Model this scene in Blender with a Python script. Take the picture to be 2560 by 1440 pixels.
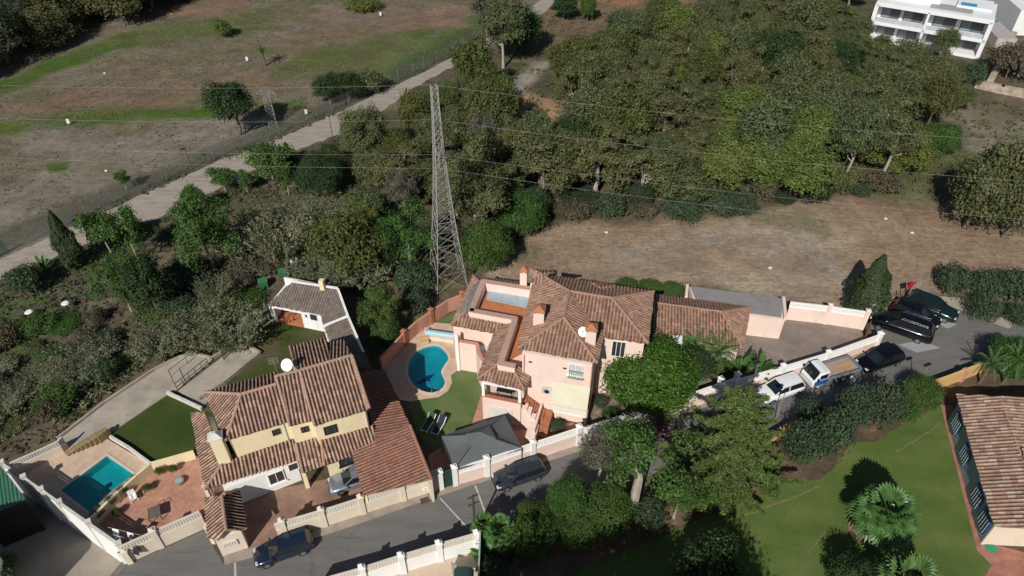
import bpy, bmesh, math, random
import numpy as np
from math import pi, sin, cos, tan, radians, sqrt, atan2
from mathutils import Vector, Matrix
from mathutils.geometry import tessellate_polygon
S = bpy.context.scene
C = S.collection
for o in list(bpy.data.objects): bpy.data.objects.remove(o)
# ------------------------------------------------------------------ camera, sky, sun
H = 52.0; PITCH = radians(40); F = 1775.0
cam = bpy.data.cameras.new('camera'); co = bpy.data.objects.new('camera', cam); C.objects.link(co)
co.location = (0, 0, H); co.rotation_euler = (pi/2-PITCH, 0, 0)
cam.sensor_width = 36; cam.lens = F/2560*36; cam.clip_end = 2000; cam.clip_start = .5
S.camera = co
SUN_EL = radians(38.5); SUN_AZ = radians(21)      # shadows run 21 degrees right of the view direction
w = bpy.data.worlds.new('World'); S.world = w; w.use_nodes = True
nt = w.node_tree; sk = nt.nodes.new('ShaderNodeTexSky'); sk.sky_type = 'NISHITA'; sk.sun_disc = False
sk.sun_elevation = SUN_EL; sk.sun_rotation = pi+SUN_AZ; sk.air_density = 1.0; sk.dust_density = .6
nt.links.new(sk.outputs[0], nt.nodes['Background'].inputs[0]); nt.nodes['Background'].inputs[1].default_value = .05
sl = bpy.data.lights.new('sun', 'SUN'); sl.energy = 4.6; sl.angle = radians(.5); sl.color = (1, .95, .87)
so = bpy.data.objects.new('sun', sl); C.objects.link(so); so.location = (0, 0, 80)
sd = Vector((sin(SUN_AZ)*cos(SUN_EL), cos(SUN_AZ)*cos(SUN_EL), -sin(SUN_EL)))
so.rotation_euler = sd.to_track_quat('-Z', 'Y').to_euler()
S.view_settings.view_transform = 'Standard'; S.view_settings.look = 'None'; S.view_settings.exposure = 0.0
S.view_settings.gamma = 1
# ------------------------------------------------------------------ helpers
sp, cp = sin(PITCH), cos(PITCH)
def ray(px, py):
    X = (px-1280)/F; Y = -(py-720)/F
    return Vector((X, Y*sp+cp, Y*cp-sp))
def P(px, py, z=0.0):
    d = ray(px, py); t = (z-H)/d.z
    return Vector((d.x*t, d.y*t, z))
def proj(p):
    z = p[2]-H; u = p[1]*sp+z*cp; q = p[1]*cp-z*sp
    return 1280+F*p[0]/q, 720-F*u/q
def hgt(bx, by, ty):
    b = P(bx, by); lo, hi = 0.05, 40
    for _ in range(40):
        m = (lo+hi)/2
        if proj((b.x, b.y, m))[1] > ty: lo = m
        else: hi = m
    return lo
def onwall(px, py, A, B, off=0.0):
    d = Vector((B[0]-A[0], B[1]-A[1], 0)).normalized(); n = Vector((d.y, -d.x, 0))
    r = ray(px, py); o = Vector((0, 0, H)); a = Vector((A[0], A[1], 0))+n*off
    t = (a-o).dot(n)/r.dot(n)
    return o+r*t
def scl(py): return F*(sp+(py-720)/F*cp)/H          # pixels per metre on the ground at row py
def tag(o, label=None, cat=None, group=None, kind=None):
    if label: o['label'] = label
    if cat: o['category'] = cat
    if group: o['group'] = group
    if kind: o['kind'] = kind
    return o
def thing(name, label, cat, loc=(0, 0, 0), rz=0, group=None):
    o = bpy.data.objects.new(name, None); C.objects.link(o); o.location = loc; o.rotation_euler = (0, 0, rz)
    o.empty_display_size = .3
    return tag(o, label, cat, group)
class MB:
    def __init__(s): s.v = []; s.f = []; s.uv = None; s.m = []; s.mi = 0
    def add(s, vs, fs):
        b = len(s.v); s.v += [tuple(x) for x in vs]; s.f += [tuple(i+b for i in f) for f in fs]; s.m += [s.mi]*len(fs)
        return s
    def box(s, c, d, rz=0, taper=1.0):
        x, y, z = d[0]/2, d[1]/2, d[2]/2; ca, sa = cos(rz), sin(rz); vs = []
        for k, t in ((-1, 1), (1, taper)):
            for a, b in ((-1, -1), (1, -1), (1, 1), (-1, 1)):
                X, Y = a*x*t, b*y*t; vs.append((c[0]+X*ca-Y*sa, c[1]+X*sa+Y*ca, c[2]+k*z))
        return s.add(vs, [(3, 2, 1, 0), (4, 5, 6, 7), (0, 1, 5, 4), (1, 2, 6, 5), (2, 3, 7, 6), (3, 0, 4, 7)])
    def prism(s, pts, z0, z1, bottom=True):
        pts = [(p[0], p[1]) for p in pts]
        ar = sum(pts[i][0]*pts[(i+1) % len(pts)][1]-pts[(i+1) % len(pts)][0]*pts[i][1] for i in range(len(pts)))
        if ar < 0: pts = pts[::-1]
        n = len(pts); vs = [(p[0], p[1], z0) for p in pts]+[(p[0], p[1], z1) for p in pts]
        fs = [(i, (i+1) % n, n+(i+1) % n, n+i) for i in range(n)]+[tuple(range(n, 2*n))]
        if bottom: fs.append(tuple(range(n-1, -1, -1)))
        return s.add(vs, fs)
    def beam(s, a, b, w, h=None):          # square bar between two points
        a = Vector(a); b = Vector(b); d = b-a
        if d.length < 1e-5: return s
        d.normalize(); h = h or w
        up = Vector((0, 0, 1)) if abs(d.z) < .95 else Vector((0, 1, 0))
        x = d.cross(up).normalized(); y = x.cross(d).normalized(); vs = []
        for p in (a, b):
            for i, j in ((-1, -1), (1, -1), (1, 1), (-1, 1)): vs.append(p+x*i*w/2+y*j*h/2)
        return s.add(vs, [(0, 1, 2, 3), (7, 6, 5, 4), (0, 4, 5, 1), (1, 5, 6, 2), (2, 6, 7, 3), (3, 7, 4, 0)])
    def tube(s, pts, rs, n=8, cap=True):
        pts = [Vector(p) for p in pts]
        if not isinstance(rs, (list, tuple)): rs = [rs]*len(pts)
        base = len(s.v); k0 = len(s.f)
        for i, p in enumerate(pts):
            d = (pts[min(i+1, len(pts)-1)]-pts[max(i-1, 0)]).normalized()
            up = Vector((0, 0, 1)) if abs(d.z) < .9 else Vector((0, 1, 0))
            x = d.cross(up).normalized(); y = d.cross(x).normalized()
            for j in range(n):
                a = 2*pi*j/n; s.v.append(tuple(p+x*cos(a)*rs[i]+y*sin(a)*rs[i]))
        for i in range(len(pts)-1):
            for j in range(n):
                a = base+i*n+j; b = base+i*n+(j+1) % n; s.f.append((a, b, b+n, a+n))
        if cap: s.f.append(tuple(base+j for j in range(n-1, -1, -1))); s.f.append(tuple(base+(len(pts)-1)*n+j for j in range(n)))
        s.m += [s.mi]*(len(s.f)-k0)
        return s
    def cyl(s, c, r, h, n=16, r2=None):
        return s.tube([c, (c[0], c[1], c[2]+h)], [r, r if r2 is None else r2], n)
    def blob(s, c, r, n=10, m=6):          # ellipsoid
        vs = []; fs = []
        for i in range(m+1):
            t = pi*i/m
            for j in range(n):
                a = 2*pi*j/n; vs.append((c[0]+r[0]*sin(t)*cos(a), c[1]+r[1]*sin(t)*sin(a), c[2]+r[2]*cos(t)))
        for i in range(m):
            for j in range(n): fs.append((i*n+j, (i+1)*n+j, (i+1)*n+(j+1) % n, i*n+(j+1) % n))
        return s.add(vs, fs)
    def build(s, name, mat, parent=None, smooth=False, local=False, bevel=0):
        me = bpy.data.meshes.new(name); off = Vector((0, 0, 0))
        if parent and not local:
            r = parent
            while r.parent: r = r.parent
            off = r.location
        me.from_pydata([tuple(Vector(v)-off) for v in s.v], [], s.f)
        mats = mat if isinstance(mat, (list, tuple)) else [mat]
        for m in mats: me.materials.append(m)
        if len(mats) > 1: me.polygons.foreach_set('material_index', s.m)
        if s.uv:
            l = me.uv_layers.new(name='UVMap'); vi = np.empty(len(me.loops), dtype=np.int32); me.loops.foreach_get('vertex_index', vi)
            l.data.foreach_set('uv', np.array(s.uv, dtype=np.float32)[vi].ravel())
        if smooth: me.polygons.foreach_set('use_smooth', [True]*len(me.polygons))
        me.update()
        o = bpy.data.objects.new(name, me); C.objects.link(o)
        if parent: o.parent = parent
        if bevel:
            b = o.modifiers.new('bevel', 'BEVEL'); b.width = bevel; b.segments = 2; b.limit_method = 'ANGLE'
        return o
# ------------------------------------------------------------------ materials
MATS = {}
def nodes(name):
    m = bpy.data.materials.new(name); m.use_nodes = True; t = m.node_tree
    return m, t, t.nodes['Principled BSDF']
def N(t, ty, **k):
    n = t.nodes.new(ty)
    for a, b in k.items():
        if a.startswith('i_'):
            key = a[2:]; n.inputs[int(key) if key.isdigit() else key].default_value = b
        else: setattr(n, a, b)
    return n
def ramp(t, fac, stops):
    r = t.nodes.new('ShaderNodeValToRGB'); e = r.color_ramp.elements
    while len(e) < len(stops): e.new(.5)
    for x, (p, c) in zip(e, stops): x.position = p; x.color = (*c, 1)
    t.links.new(fac, r.inputs[0]); return r.outputs[0]
def mixc(t, fac, a, b, mode='MIX'):
    n = t.nodes.new('ShaderNodeMix'); n.data_type = 'RGBA'; n.blend_type = mode
    for s_, x in ((0, fac), (6, a), (7, b)):
        if isinstance(x, (int, float)): n.inputs[s_].default_value = x
        elif isinstance(x, tuple): n.inputs[s_].default_value = (*x, 1)
        else: t.links.new(x, n.inputs[s_])
    return n.outputs[2]
def noise(t, scale, detail=5, rough=.6, sc=None, coord='Object'):
    tc = t.nodes.new('ShaderNodeTexCoord'); n = N(t, 'ShaderNodeTexNoise'); n.inputs['Scale'].default_value = scale
    n.inputs['Detail'].default_value = detail; n.inputs['Roughness'].default_value = rough
    src = tc.outputs[coord]
    if sc:
        mp = N(t, 'ShaderNodeMapping'); mp.inputs['Scale'].default_value = sc[:3]
        if len(sc) > 3: mp.inputs['Rotation'].default_value = (0, 0, sc[3])
        t.links.new(src, mp.inputs[0]); src = mp.outputs[0]
    t.links.new(src, n.inputs['Vector']); return n.outputs['Fac']
def bump(t, b, h, st=.3, dist=.05):
    n = N(t, 'ShaderNodeBump'); n.inputs['Strength'].default_value = st; n.inputs['Distance'].default_value = dist
    t.links.new(h, n.inputs['Height']); t.links.new(n.outputs[0], b.inputs['Normal'])
def plain(name, col, rough=.7, var=.12, scale=1.2, metal=0, spec=.4, bmp=0, stain=None):
    if name in MATS: return MATS[name]
    m, t, b = nodes(name)
    f = noise(t, scale, 6, .65)
    lo = tuple(c*(1-var) for c in col); hi = tuple(min(1, c*(1+var)) for c in col)
    out = ramp(t, f, [(.3, lo), (.7, hi)])
    if stain:
        f2 = noise(t, stain[0], 7, .7, (1, 1, .35)); g = ramp(t, f2, [(stain[1], (0, 0, 0)), (stain[1]+.16, (1, 1, 1))])
        out = mixc(t, g, out, tuple(c*stain[2] for c in col))
    t.links.new(out, b.inputs['Base Color']); b.inputs['Roughness'].default_value = rough; b.inputs['Metallic'].default_value = metal
    b.inputs['Specular IOR Level'].default_value = spec
    if bmp: bump(t, b, noise(t, 14, 4), bmp, .03)
    MATS[name] = m; return m
def tilemat(name, cols, lichen, lk=.5, dirt=.36):  # dirt: colour left in the channels, darkened for painted shade as well as grime
    m, t, b = nodes(name)
    uv = N(t, 'ShaderNodeUVMap'); fl = N(t, 'ShaderNodeVectorMath', operation='FLOOR'); t.links.new(uv.outputs[0], fl.inputs[0])
    wn = N(t, 'ShaderNodeTexWhiteNoise', noise_dimensions='2D'); t.links.new(fl.outputs[0], wn.inputs['Vector'])
    n = len(cols); c = ramp(t, wn.outputs['Value'], [(i/(n-1), k) for i, k in enumerate(cols)])
    f = noise(t, .55, 6, .7); g = ramp(t, f, [(.42, (0, 0, 0)), (.68, (lk, lk, lk))])
    c = mixc(t, g, c, lichen)
    f2 = noise(t, 5, 3, .7); c = mixc(t, .6, c, ramp(t, f2, [(.3, (.6, .6, .6)), (.7, (1.25, 1.22, 1.2))]), 'MULTIPLY')
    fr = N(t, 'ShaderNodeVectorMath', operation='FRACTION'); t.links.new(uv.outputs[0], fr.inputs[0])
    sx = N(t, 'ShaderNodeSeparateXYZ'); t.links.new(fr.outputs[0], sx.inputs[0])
    vd = ramp(t, sx.outputs[0], [(.36, (1, 1, 1)), (.50, (dirt,)*3), (.82, (dirt,)*3), (.95, (1, 1, 1))]); c = mixc(t, 1.0, c, vd, 'MULTIPLY')   # shade between the cover tiles painted into the colour, along with channel dirt
    t.links.new(c, b.inputs['Base Color']); b.inputs['Roughness'].default_value = .85; b.inputs['Specular IOR Level'].default_value = .2
    bump(t, b, sx.outputs[1], .8, .05)
    return m
def leafmat(name, cols, rough=.55, trans=.25):
    m, t, b = nodes(name)
    g = N(t, 'ShaderNodeNewGeometry'); oi = N(t, 'ShaderNodeObjectInfo')
    n = len(cols); c = ramp(t, g.outputs['Random Per Island'], [(i/(n-1), k) for i, k in enumerate(cols)])
    hs = N(t, 'ShaderNodeHueSaturation'); t.links.new(c, hs.inputs['Color'])
    mr = N(t, 'ShaderNodeMapRange'); t.links.new(oi.outputs['Random'], mr.inputs[0]); mr.inputs[3].default_value = .492; mr.inputs[4].default_value = .525
    t.links.new(mr.outputs[0], hs.inputs['Hue'])
    f = noise(t, .5, 3, .6); mr2 = N(t, 'ShaderNodeMapRange'); t.links.new(f, mr2.inputs[0]); mr2.inputs[1].default_value = .3; mr2.inputs[2].default_value = .7
    mr2.inputs[3].default_value = .72; mr2.inputs[4].default_value = 1.25; t.links.new(mr2.outputs[0], hs.inputs['Value'])
    t.links.new(hs.outputs[0], b.inputs['Base Color']); b.inputs['Roughness'].default_value = rough; b.inputs['Specular IOR Level'].default_value = .25
    tr = N(t, 'ShaderNodeBsdfTranslucent'); t.links.new(hs.outputs[0], tr.inputs[0])
    mx = N(t, 'ShaderNodeMixShader'); mx.inputs[0].default_value = trans
    t.links.new(b.outputs[0], mx.inputs[1]); t.links.new(tr.outputs[0], mx.inputs[2])
    t.links.new(mx.outputs[0], t.nodes['Material Output'].inputs[0]); return m
def paint(name, col, rough=.25, metal=.4):
    m, t, b = nodes(name); b.inputs['Base Color'].default_value = (*col, 1); b.inputs['Roughness'].default_value = rough
    b.inputs['Metallic'].default_value = metal; b.inputs['Coat Weight'].default_value = .6; b.inputs['Coat Roughness'].default_value = .08
    f = noise(t, 3, 5); r = ramp(t, f, [(.3, (rough*.8,)*3), (.8, (rough*1.5,)*3)]); t.links.new(r, b.inputs['Roughness']); return m
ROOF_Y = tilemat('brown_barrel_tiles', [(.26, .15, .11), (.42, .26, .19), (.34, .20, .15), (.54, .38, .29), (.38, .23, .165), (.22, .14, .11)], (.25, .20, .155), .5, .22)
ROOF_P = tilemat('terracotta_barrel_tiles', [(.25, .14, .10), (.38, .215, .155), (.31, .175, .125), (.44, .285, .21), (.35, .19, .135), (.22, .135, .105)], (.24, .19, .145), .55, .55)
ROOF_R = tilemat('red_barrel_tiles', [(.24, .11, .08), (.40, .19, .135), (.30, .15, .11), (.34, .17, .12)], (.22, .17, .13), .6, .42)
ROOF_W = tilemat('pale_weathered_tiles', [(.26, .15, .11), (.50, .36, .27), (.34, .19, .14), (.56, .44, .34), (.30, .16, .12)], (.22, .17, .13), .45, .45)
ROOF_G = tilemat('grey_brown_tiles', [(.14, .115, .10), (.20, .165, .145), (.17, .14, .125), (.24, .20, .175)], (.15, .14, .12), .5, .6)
CAPM = plain('ridge_mortar', (.42, .29, .22), .9, .25, 2)
PINK = plain('pink_render', (.75, .59, .515), .85, .05, .5, stain=(.45, .55, .84))
PINKD = plain('salmon_render', (.52, .26, .19), .85, .12, .8, stain=(.6, .58, .8))
YEL = plain('yellow_render', (.74, .64, .42), .85, .05, .5, stain=(.45, .55, .84))
CREAM = plain('cream_render', (.66, .57, .46), .85, .06, .6, stain=(.5, .54, .80))
WHITE = plain('white_paint', (.78, .78, .77), .7, .04, .6, stain=(.5, .56, .80))
DIRTYW = plain('weathered_white', (.58, .56, .52), .8, .12, .7, stain=(.7, .55, .6))
LAT = plain('white_block_lattice', (.80, .79, .77), .8, .05, 2)
LATC = plain('cream_block_lattice', (.62, .57, .50), .85, .08, 2)
CONC = plain('pale_concrete', (.36, .32, .27), .9, .2, .45, bmp=.2, stain=(.35, .5, .72))
CONC2 = plain('grey_concrete', (.28, .245, .20), .9, .2, .3, bmp=.2, stain=(.25, .5, .7))
KERB = plain('kerb_stone', (.34, .31, .28), .9, .15, 1)
GLASS = plain('window_glass', (.03, .035, .04), .08, .2, 1, spec=.8)
BLACK = plain('black_rubber', (.018, .018, .018), .8)
DARKM = plain('dark_metal', (.04, .04, .045), .5, metal=.6)
GALV = plain('galvanised_steel', (.33, .325, .30), .55, .2, .4, metal=.25, stain=(.5, .55, .6))
CHROME = plain('chrome', (.7, .7, .7), .2, metal=1)
BARK = plain('brown_bark', (.13, .10, .075), .9, .3, 3)
BARKP = plain('pale_bark', (.36, .32, .27), .9, .25, 2)
TERRA = plain('terracotta', (.38, .15, .08), .8, .2, 1.5)
GREENP = plain('green_paint', (.03, .13, .06), .6, .15, 1)
WOOD = plain('brown_wood', (.14, .075, .045), .8, .3, 3)
BLUEG = plain('blue_grey_paint', (.30, .38, .42), .8, .1, .8, stain=(.5, .6, .8))
def brickmat(name, a, b_, mort, sx=.3, sy=.3, off=0, rot=0, var=.3, rough=.8):
    m, t, b = nodes(name); tc = N(t, 'ShaderNodeTexCoord'); mp = N(t, 'ShaderNodeMapping'); mp.inputs['Rotation'].default_value = (0, 0, rot)
    t.links.new(tc.outputs['Object'], mp.inputs[0]); br = N(t, 'ShaderNodeTexBrick', offset=off); t.links.new(mp.outputs[0], br.inputs[0])
    br.inputs['Color1'].default_value = (*a, 1); br.inputs['Color2'].default_value = (*b_, 1); br.inputs['Mortar'].default_value = (*mort, 1)
    br.inputs['Scale'].default_value = 1; br.inputs['Brick Width'].default_value = sx; br.inputs['Row Height'].default_value = sy; br.inputs['Mortar Size'].default_value = .012
    f = noise(t, .5, 7, .7); c = mixc(t, .8, br.outputs[0], ramp(t, f, [(.3, (1-var,)*3), (.7, (1+var*.5,)*3)]), 'MULTIPLY')
    t.links.new(c, b.inputs['Base Color']); b.inputs['Roughness'].default_value = rough; return m
PATIO = brickmat('terracotta_patio_tiles', (.42, .205, .135), (.50, .26, .18), (.33, .22, .17), .33, .33, 0, radians(18), .35)
DRIVE = brickmat('driveway_tiles', (.26, .15, .11), (.32, .185, .135), (.23, .16, .125), .33, .33, 0, radians(18), .45)
DECK = brickmat('sandy_pool_tiles', (.52, .38, .28), (.58, .44, .33), (.48, .36, .27), .45, .45, 0, .3, .22)
YARD = brickmat('stone_sett_paving', (.22, .175, .15), (.275, .22, .19), (.19, .16, .14), .22, .12, .5, .2, .4)
TERFL = brickmat('orange_terrace_tiles', (.44, .155, .06), (.48, .18, .075), (.36, .15, .08), .3, .3, 0, -.12, .2)
def grassmat(name, a, b_, c_, sc=.25):
    m, t, b = nodes(name); f = noise(t, sc, 8, .6); c = ramp(t, f, [(.3, a), (.52, b_), (.72, c_)])
    f2 = noise(t, 9, 4, .8); c = mixc(t, .7, c, ramp(t, f2, [(.3, (.7, .7, .7)), (.7, (1.3, 1.3, 1.25))]), 'MULTIPLY')
    f3 = noise(t, .18, 4, .5, (1, 3.2, 1, .4)); c = mixc(t, .5, c, ramp(t, f3, [(.35, (.75, .8, .7)), (.65, (1.2, 1.15, 1.1))]), 'MULTIPLY')
    t.links.new(c, b.inputs['Base Color']); b.inputs['Roughness'].default_value = .95; b.inputs['Specular IOR Level'].default_value = .1
    bump(t, b, noise(t, 6, 6, .8), .6, .06); return m
LAWN = grassmat('lawn_grass', (.074, .112, .028), (.096, .140, .038), (.132, .152, .055))
LAWND = grassmat('dark_turf', (.034, .058, .016), (.046, .070, .018), (.066, .078, .022), .3)
LAWNP = grassmat('pool_lawn', (.085, .130, .048), (.11, .155, .06), (.15, .17, .085), .4)
# ------------------------------------------------------------------ ground sheet with painted soil zones
def px_arrays(X, Y):
    u = Y*sp+(-H)*cp; q = Y*cp+H*sp
    return 1280+F*X/q, 720-F*u/q
def vnoise(X, Y, s, seed):
    r = np.random.RandomState(seed); G = r.rand(257, 257); x = (X/s) % 256; y = (Y/s) % 256
    i = np.floor(x).astype(int); j = np.floor(y).astype(int); fx = x-i; fy = y-j; fx = fx*fx*(3-2*fx); fy = fy*fy*(3-2*fy)
    return (G[i, j]*(1-fx)+G[i+1, j]*fx)*(1-fy)+(G[i, j+1]*(1-fx)+G[i+1, j+1]*fx)*fy
def fbm(X, Y, s, seed, o=4):
    t = 0; a = .5
    for k in range(o): t = t+a*vnoise(X+17*k, Y+31*k, s/2**k, seed+k); a *= .5
    return t/.94
def inpoly(U, V, pts):
    ins = np.zeros(U.shape, bool); n = len(pts)
    for i in range(n):
        x1, y1 = pts[i]; x2, y2 = pts[(i+1) % n]
        if y1 == y2: continue
        c = ((V > min(y1, y2)) & (V <= max(y1, y2))) & (U < (V-y1)*(x2-x1)/(y2-y1)+x1); ins ^= c
    return ins
def segd(U, V, pts, closed=False):
    d = np.full(U.shape, 1e9); n = len(pts)
    for i in range(n if closed else n-1):
        x1, y1 = pts[i]; x2, y2 = pts[(i+1) % n]; dx, dy = x2-x1, y2-y1; L = dx*dx+dy*dy+1e-9
        t = np.clip(((U-x1)*dx+(V-y1)*dy)/L, 0, 1); d = np.minimum(d, np.hypot(U-x1-t*dx, (V-y1-t*dy)))
    return d
TRU = [(-400, 830), (-200, 742), (0, 650), (220, 548), (420, 458), (560, 397), (700, 345), (830, 287), (960, 227), (1060, 180), (1160, 130), (1220, 95), (1290, 42), (1362, -5), (1480, -90)]
TRL = [(-400, 905), (-200, 808), (0, 702), (120, 650), (230, 602), (400, 543), (540, 475), (640, 422), (740, 377), (850, 335), (950, 282), (1040, 217), (1130, 168), (1220, 118), (1330, 60), (1400, -5), (1520, -90)]
nx, ny = 620, 330
gx = np.linspace(-175, 175, nx); gy = np.concatenate([np.linspace(8, 190, ny-20), np.linspace(194, 420, 20)])
GX, GY = np.meshgrid(gx, gy, indexing='ij'); U, V = px_arrays(GX, GY)
wob = (fbm(GX, GY, 6, 3)-.5)*40; U2 = U+wob; V2 = V+(fbm(GX, GY, 5, 9)-.5)*26
n1 = fbm(GX, GY*1.9, 16, 21); n2 = fbm(GX, GY, 2.2, 40); n3 = fbm(GX*.8, GY*2, 8, 60)
def mixa(col, c, f): return col*(1-f[..., None])+np.array(c)*f[..., None]
col = np.zeros(GX.shape+(3,)); col[:] = (.080, .068, .048)
col = mixa(col, (.035, .050, .018), np.clip((n1-.45)*4, 0, 1)*.6)
col = mixa(col, (.13, .105, .075), np.clip((n3-.52)*5, 0, 1)*.6)
field = inpoly(U, V, TRU+[(3000, -90), (3000, -2500), (-4000, -2500), (-4000, 1400), (-1200, 1200)]) & (U < 1480)
ff = field.astype(float)
fc = np.zeros_like(col); fc[:] = (.118, .100, .074)
fc = mixa(fc, (.145, .130, .108), np.clip((n1-.50)*5, 0, 1)*.8)
fc = mixa(fc, (.085, .090, .045), np.clip((n3-.5)*5, 0, 1)*.75)
fc = mixa(fc, (.14, .088, .060), np.clip((.42-n1)*5, 0, 1)*.6)
def stroke(pts, w_, c, k=1.0, soft=.8):
    global fc
    d = segd(U2, V2, pts); f = np.clip(1-(d-w_*(1-soft*.5))/(w_*soft), 0, 1)*k*(.55+.45*np.clip(n2*2-.3, 0, 1)); fc = mixa(fc, c, f)
G1 = (.040, .078, .012); G2 = (.068, .082, .028)
stroke([(-200, 350), (0, 322), (160, 305), (330, 292), (540, 284)], 15, G1, 1)
stroke([(-100, 330), (150, 292), (300, 283)], 16, G2, .6)
stroke([(-60, 240), (60, 200), (150, 160), (260, 118), (330, 98)], 16, G1, 1)
stroke([(300, 105), (450, 78), (620, 55), (760, 20)], 26, G2, .9)
stroke([(640, 270), (720, 262), (760, 250)], 12, G1, .7)
stroke([(700, 185), (760, 150), (860, 128), (960, 110), (1060, 90)], 22, G2, .9)
stroke([(760, 165), (900, 160), (1000, 150), (1080, 130)], 30, G2, .8)
stroke([(985, 190), (1060, 150), (1120, 105), (1190, 55)], 24, (.045, .085, .018), 1)
stroke([(1030, 78), (1060, 62), (1095, 68), (1085, 85), (1040, 88)], 7, G1, .8)
stroke([(120, 418), (165, 410)], 10, G1, 1)
stroke([(440, 225), (520, 212), (640, 200)], 20, (.15, .095, .068), .6)
stroke([(700, 40), (1000, 20), (1150, 50)], 30, (.14, .10, .078), .6)
stroke([(1000, 60), (1130, 40)], 24, (.155, .10, .075), .6)
stroke([(100, 345), (300, 372), (500, 350), (620, 330)], 40, (.155, .140, .122), .7)
stroke([(340, 45), (420, 30), (600, 8)], 16, (.16, .105, .075), .8)
stroke([(0, 600), (180, 535), (420, 440), (620, 358), (820, 278), (980, 205), (1180, 100)], 24, (.045, .050, .034), .85)
col = col*(1-ff[..., None])+fc*ff[..., None]
# bare plot
def region(pts, c, k=1.0, soft=14, c2=None, nn=None):
    global col
    ins = inpoly(U2, V2, pts); d = segd(U2, V2, pts, True); f = np.where(ins, np.clip(d/soft+.5, 0, 1), np.clip(.5-d/soft, 0, 1))*k
    cc = np.zeros_like(col); cc[:] = c
    if c2 is not None: cc = mixa(cc, c2, np.clip(((nn if nn is not None else n1)-.48)*5, 0, 1))
    col = col*(1-f[..., None])+cc*f[..., None]
PLOT = [(1200, 700), (1300, 600), (1400, 560), (1490, 545), (1560, 560), (1800, 548), (2000, 505), (2180, 490), (2300, 480), (2420, 560), (2620, 600), (2700, 760), (2560, 760), (2400, 735), (2260, 750), (2150, 790), (1950, 745), (1720, 712)]
region(PLOT, (.200, .150, .106), 1, 16, (.235, .190, .145))
def str2(pts, w_, c, k=1.0):
    global col
    d = segd(U2, V2, pts); f = np.clip(1-(d-w_*.5)/(w_*.8), 0, 1)*k*(.5+.5*np.clip(n2*2-.3, 0, 1)); col = mixa(col, c, f)
str2([(1560, 640), (1750, 600), (1900, 610), (2080, 690)], 22, (.20, .17, .14), .8)
str2([(1980, 600), (2060, 640), (2110, 700)], 14, (.23, .205, .18), .8)
str2([(1880, 545), (2000, 545), (2060, 580)], 22, (.09, .10, .045), .7)
str2([(2150, 500), (2350, 540), (2480, 600)], 26, (.16, .10, .065), .7)
str2([(2180, 480), (2320, 500)], 26, (.075, .085, .04), .8)
str2([(1290, 640), (1340, 630)], 16, (.075, .085, .04), .8)
region([(1270, 250), (1330, 235), (1400, 260), (1390, 340), (1300, 330)], (.24, .155, .095), .9, 14)
region([(1210, 215), (1290, 190), (1340, 150), (1380, 150), (1300, 240), (1260, 290)], (.21, .185, .165), .9, 14)
region([(1440, 140), (1560, 110), (1570, 135), (1520, 158), (1430, 155)], (.22, .20, .185), .9, 8)
region([(1400, -80), (1900, -80), (1860, 20), (1760, 60), (1640, 30), (1500, 70), (1420, 130), (1330, 120)], (.12, .088, .058), .8, 20, (.24, .12, .075))
region([(1860, -80), (2000, -80), (1960, 20), (1880, 80), (1800, 130)], (.27, .22, .175), .9, 16)
region([(2380, 250), (2560, 300), (2700, 330), (2700, 420), (2420, 380)], (.155, .140, .105), .8, 30)
region([(2100, 430), (2300, 300), (2420, 380), (2420, 470), (2240, 480)], (.075, .085, .035), .8, 30)
str2([(480, 1440), (700, 1440)], 5, (.1, .1, .1), 0)
region([(0, 730), (160, 690), (330, 640), (420, 620), (300, 760), (160, 830), (0, 880)], (.085, .080, .060), .8, 30, (.12, .105, .085), n2)
region([(-100, 770), (60, 750), (150, 720), (110, 760), (-100, 830)], (.05, .085, .02), .6, 14)
region([(-100, 900), (60, 850), (120, 850), (0, 900), (-100, 940)], (.05, .09, .02), .7, 12)
region([(1180, 1300), (1500, 1120), (1960, 1060), (2300, 960), (2560, 900), (3000, 1400), (3000, 2200), (1180, 2200)], (.085, .062, .042), 1, 10, (.11, .075, .052), n2)
region([(1480, 900), (1560, 900), (1830, 900), (1830, 1000), (1700, 1040), (1480, 1080)], (.20, .16, .125), 1, 6, (.14, .115, .09), n2)
region([(860, 700), (1130, 690), (1180, 740), (1010, 860), (930, 960), (900, 900)], (.10, .085, .05), .8, 20)
col *= (.78+.44*n2)[..., None]; col *= (.85+.3*vnoise(GX, GY, .7, 77))[..., None]; col = np.clip(col*1.32, .01, .8)
POOL1 = [(1097, 866), (1113, 880), (1121, 897), (1111, 914), (1103, 930), (1110, 947), (1112, 960), (1101, 975), (1077, 982), (1050, 975), (1030, 957), (1020, 933), (1022, 907), (1037, 883), (1060, 870), (1080, 865)]
POOL2 = [(267, 1140), (344, 1193), (229, 1284), (153, 1226)]
def smoothloop(pts, k=4):
    out = []; n = len(pts)
    for i in range(n):
        p0, p1, p2, p3 = [Vector(pts[(i+j-1) % n]) for j in range(4)]
        for q in range(k):
            t = q/k; out.append(.5*((2*p1)+(p2-p0)*t+(2*p0-5*p1+4*p2-p3)*t*t+(3*p1-p0-3*p2+p3)*t**3))
    return out
pw1 = smoothloop([P(*p).xy for p in POOL1], 5); pw2 = [P(*p).xy for p in POOL2]
def expand(pts, d):
    c = sum((Vector(p) for p in pts), Vector((0, 0)))/len(pts); return [Vector(p)+(Vector(p)-c).normalized()*d for p in pts]
YZ = -2.2
YW = [P(4, 1156, 1.9), P(60, 1194, 1.9), P(150, 1257, 1.9), P(298, 1361, 1.9)]
YOUT = [P(314, 1412), P(262, 1468), P(180, 1700), P(-600, 1700), P(-600, 1230), P(-60, 1172)]
YPOLY = [(p.x, p.y) for p in YW+YOUT]
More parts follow.
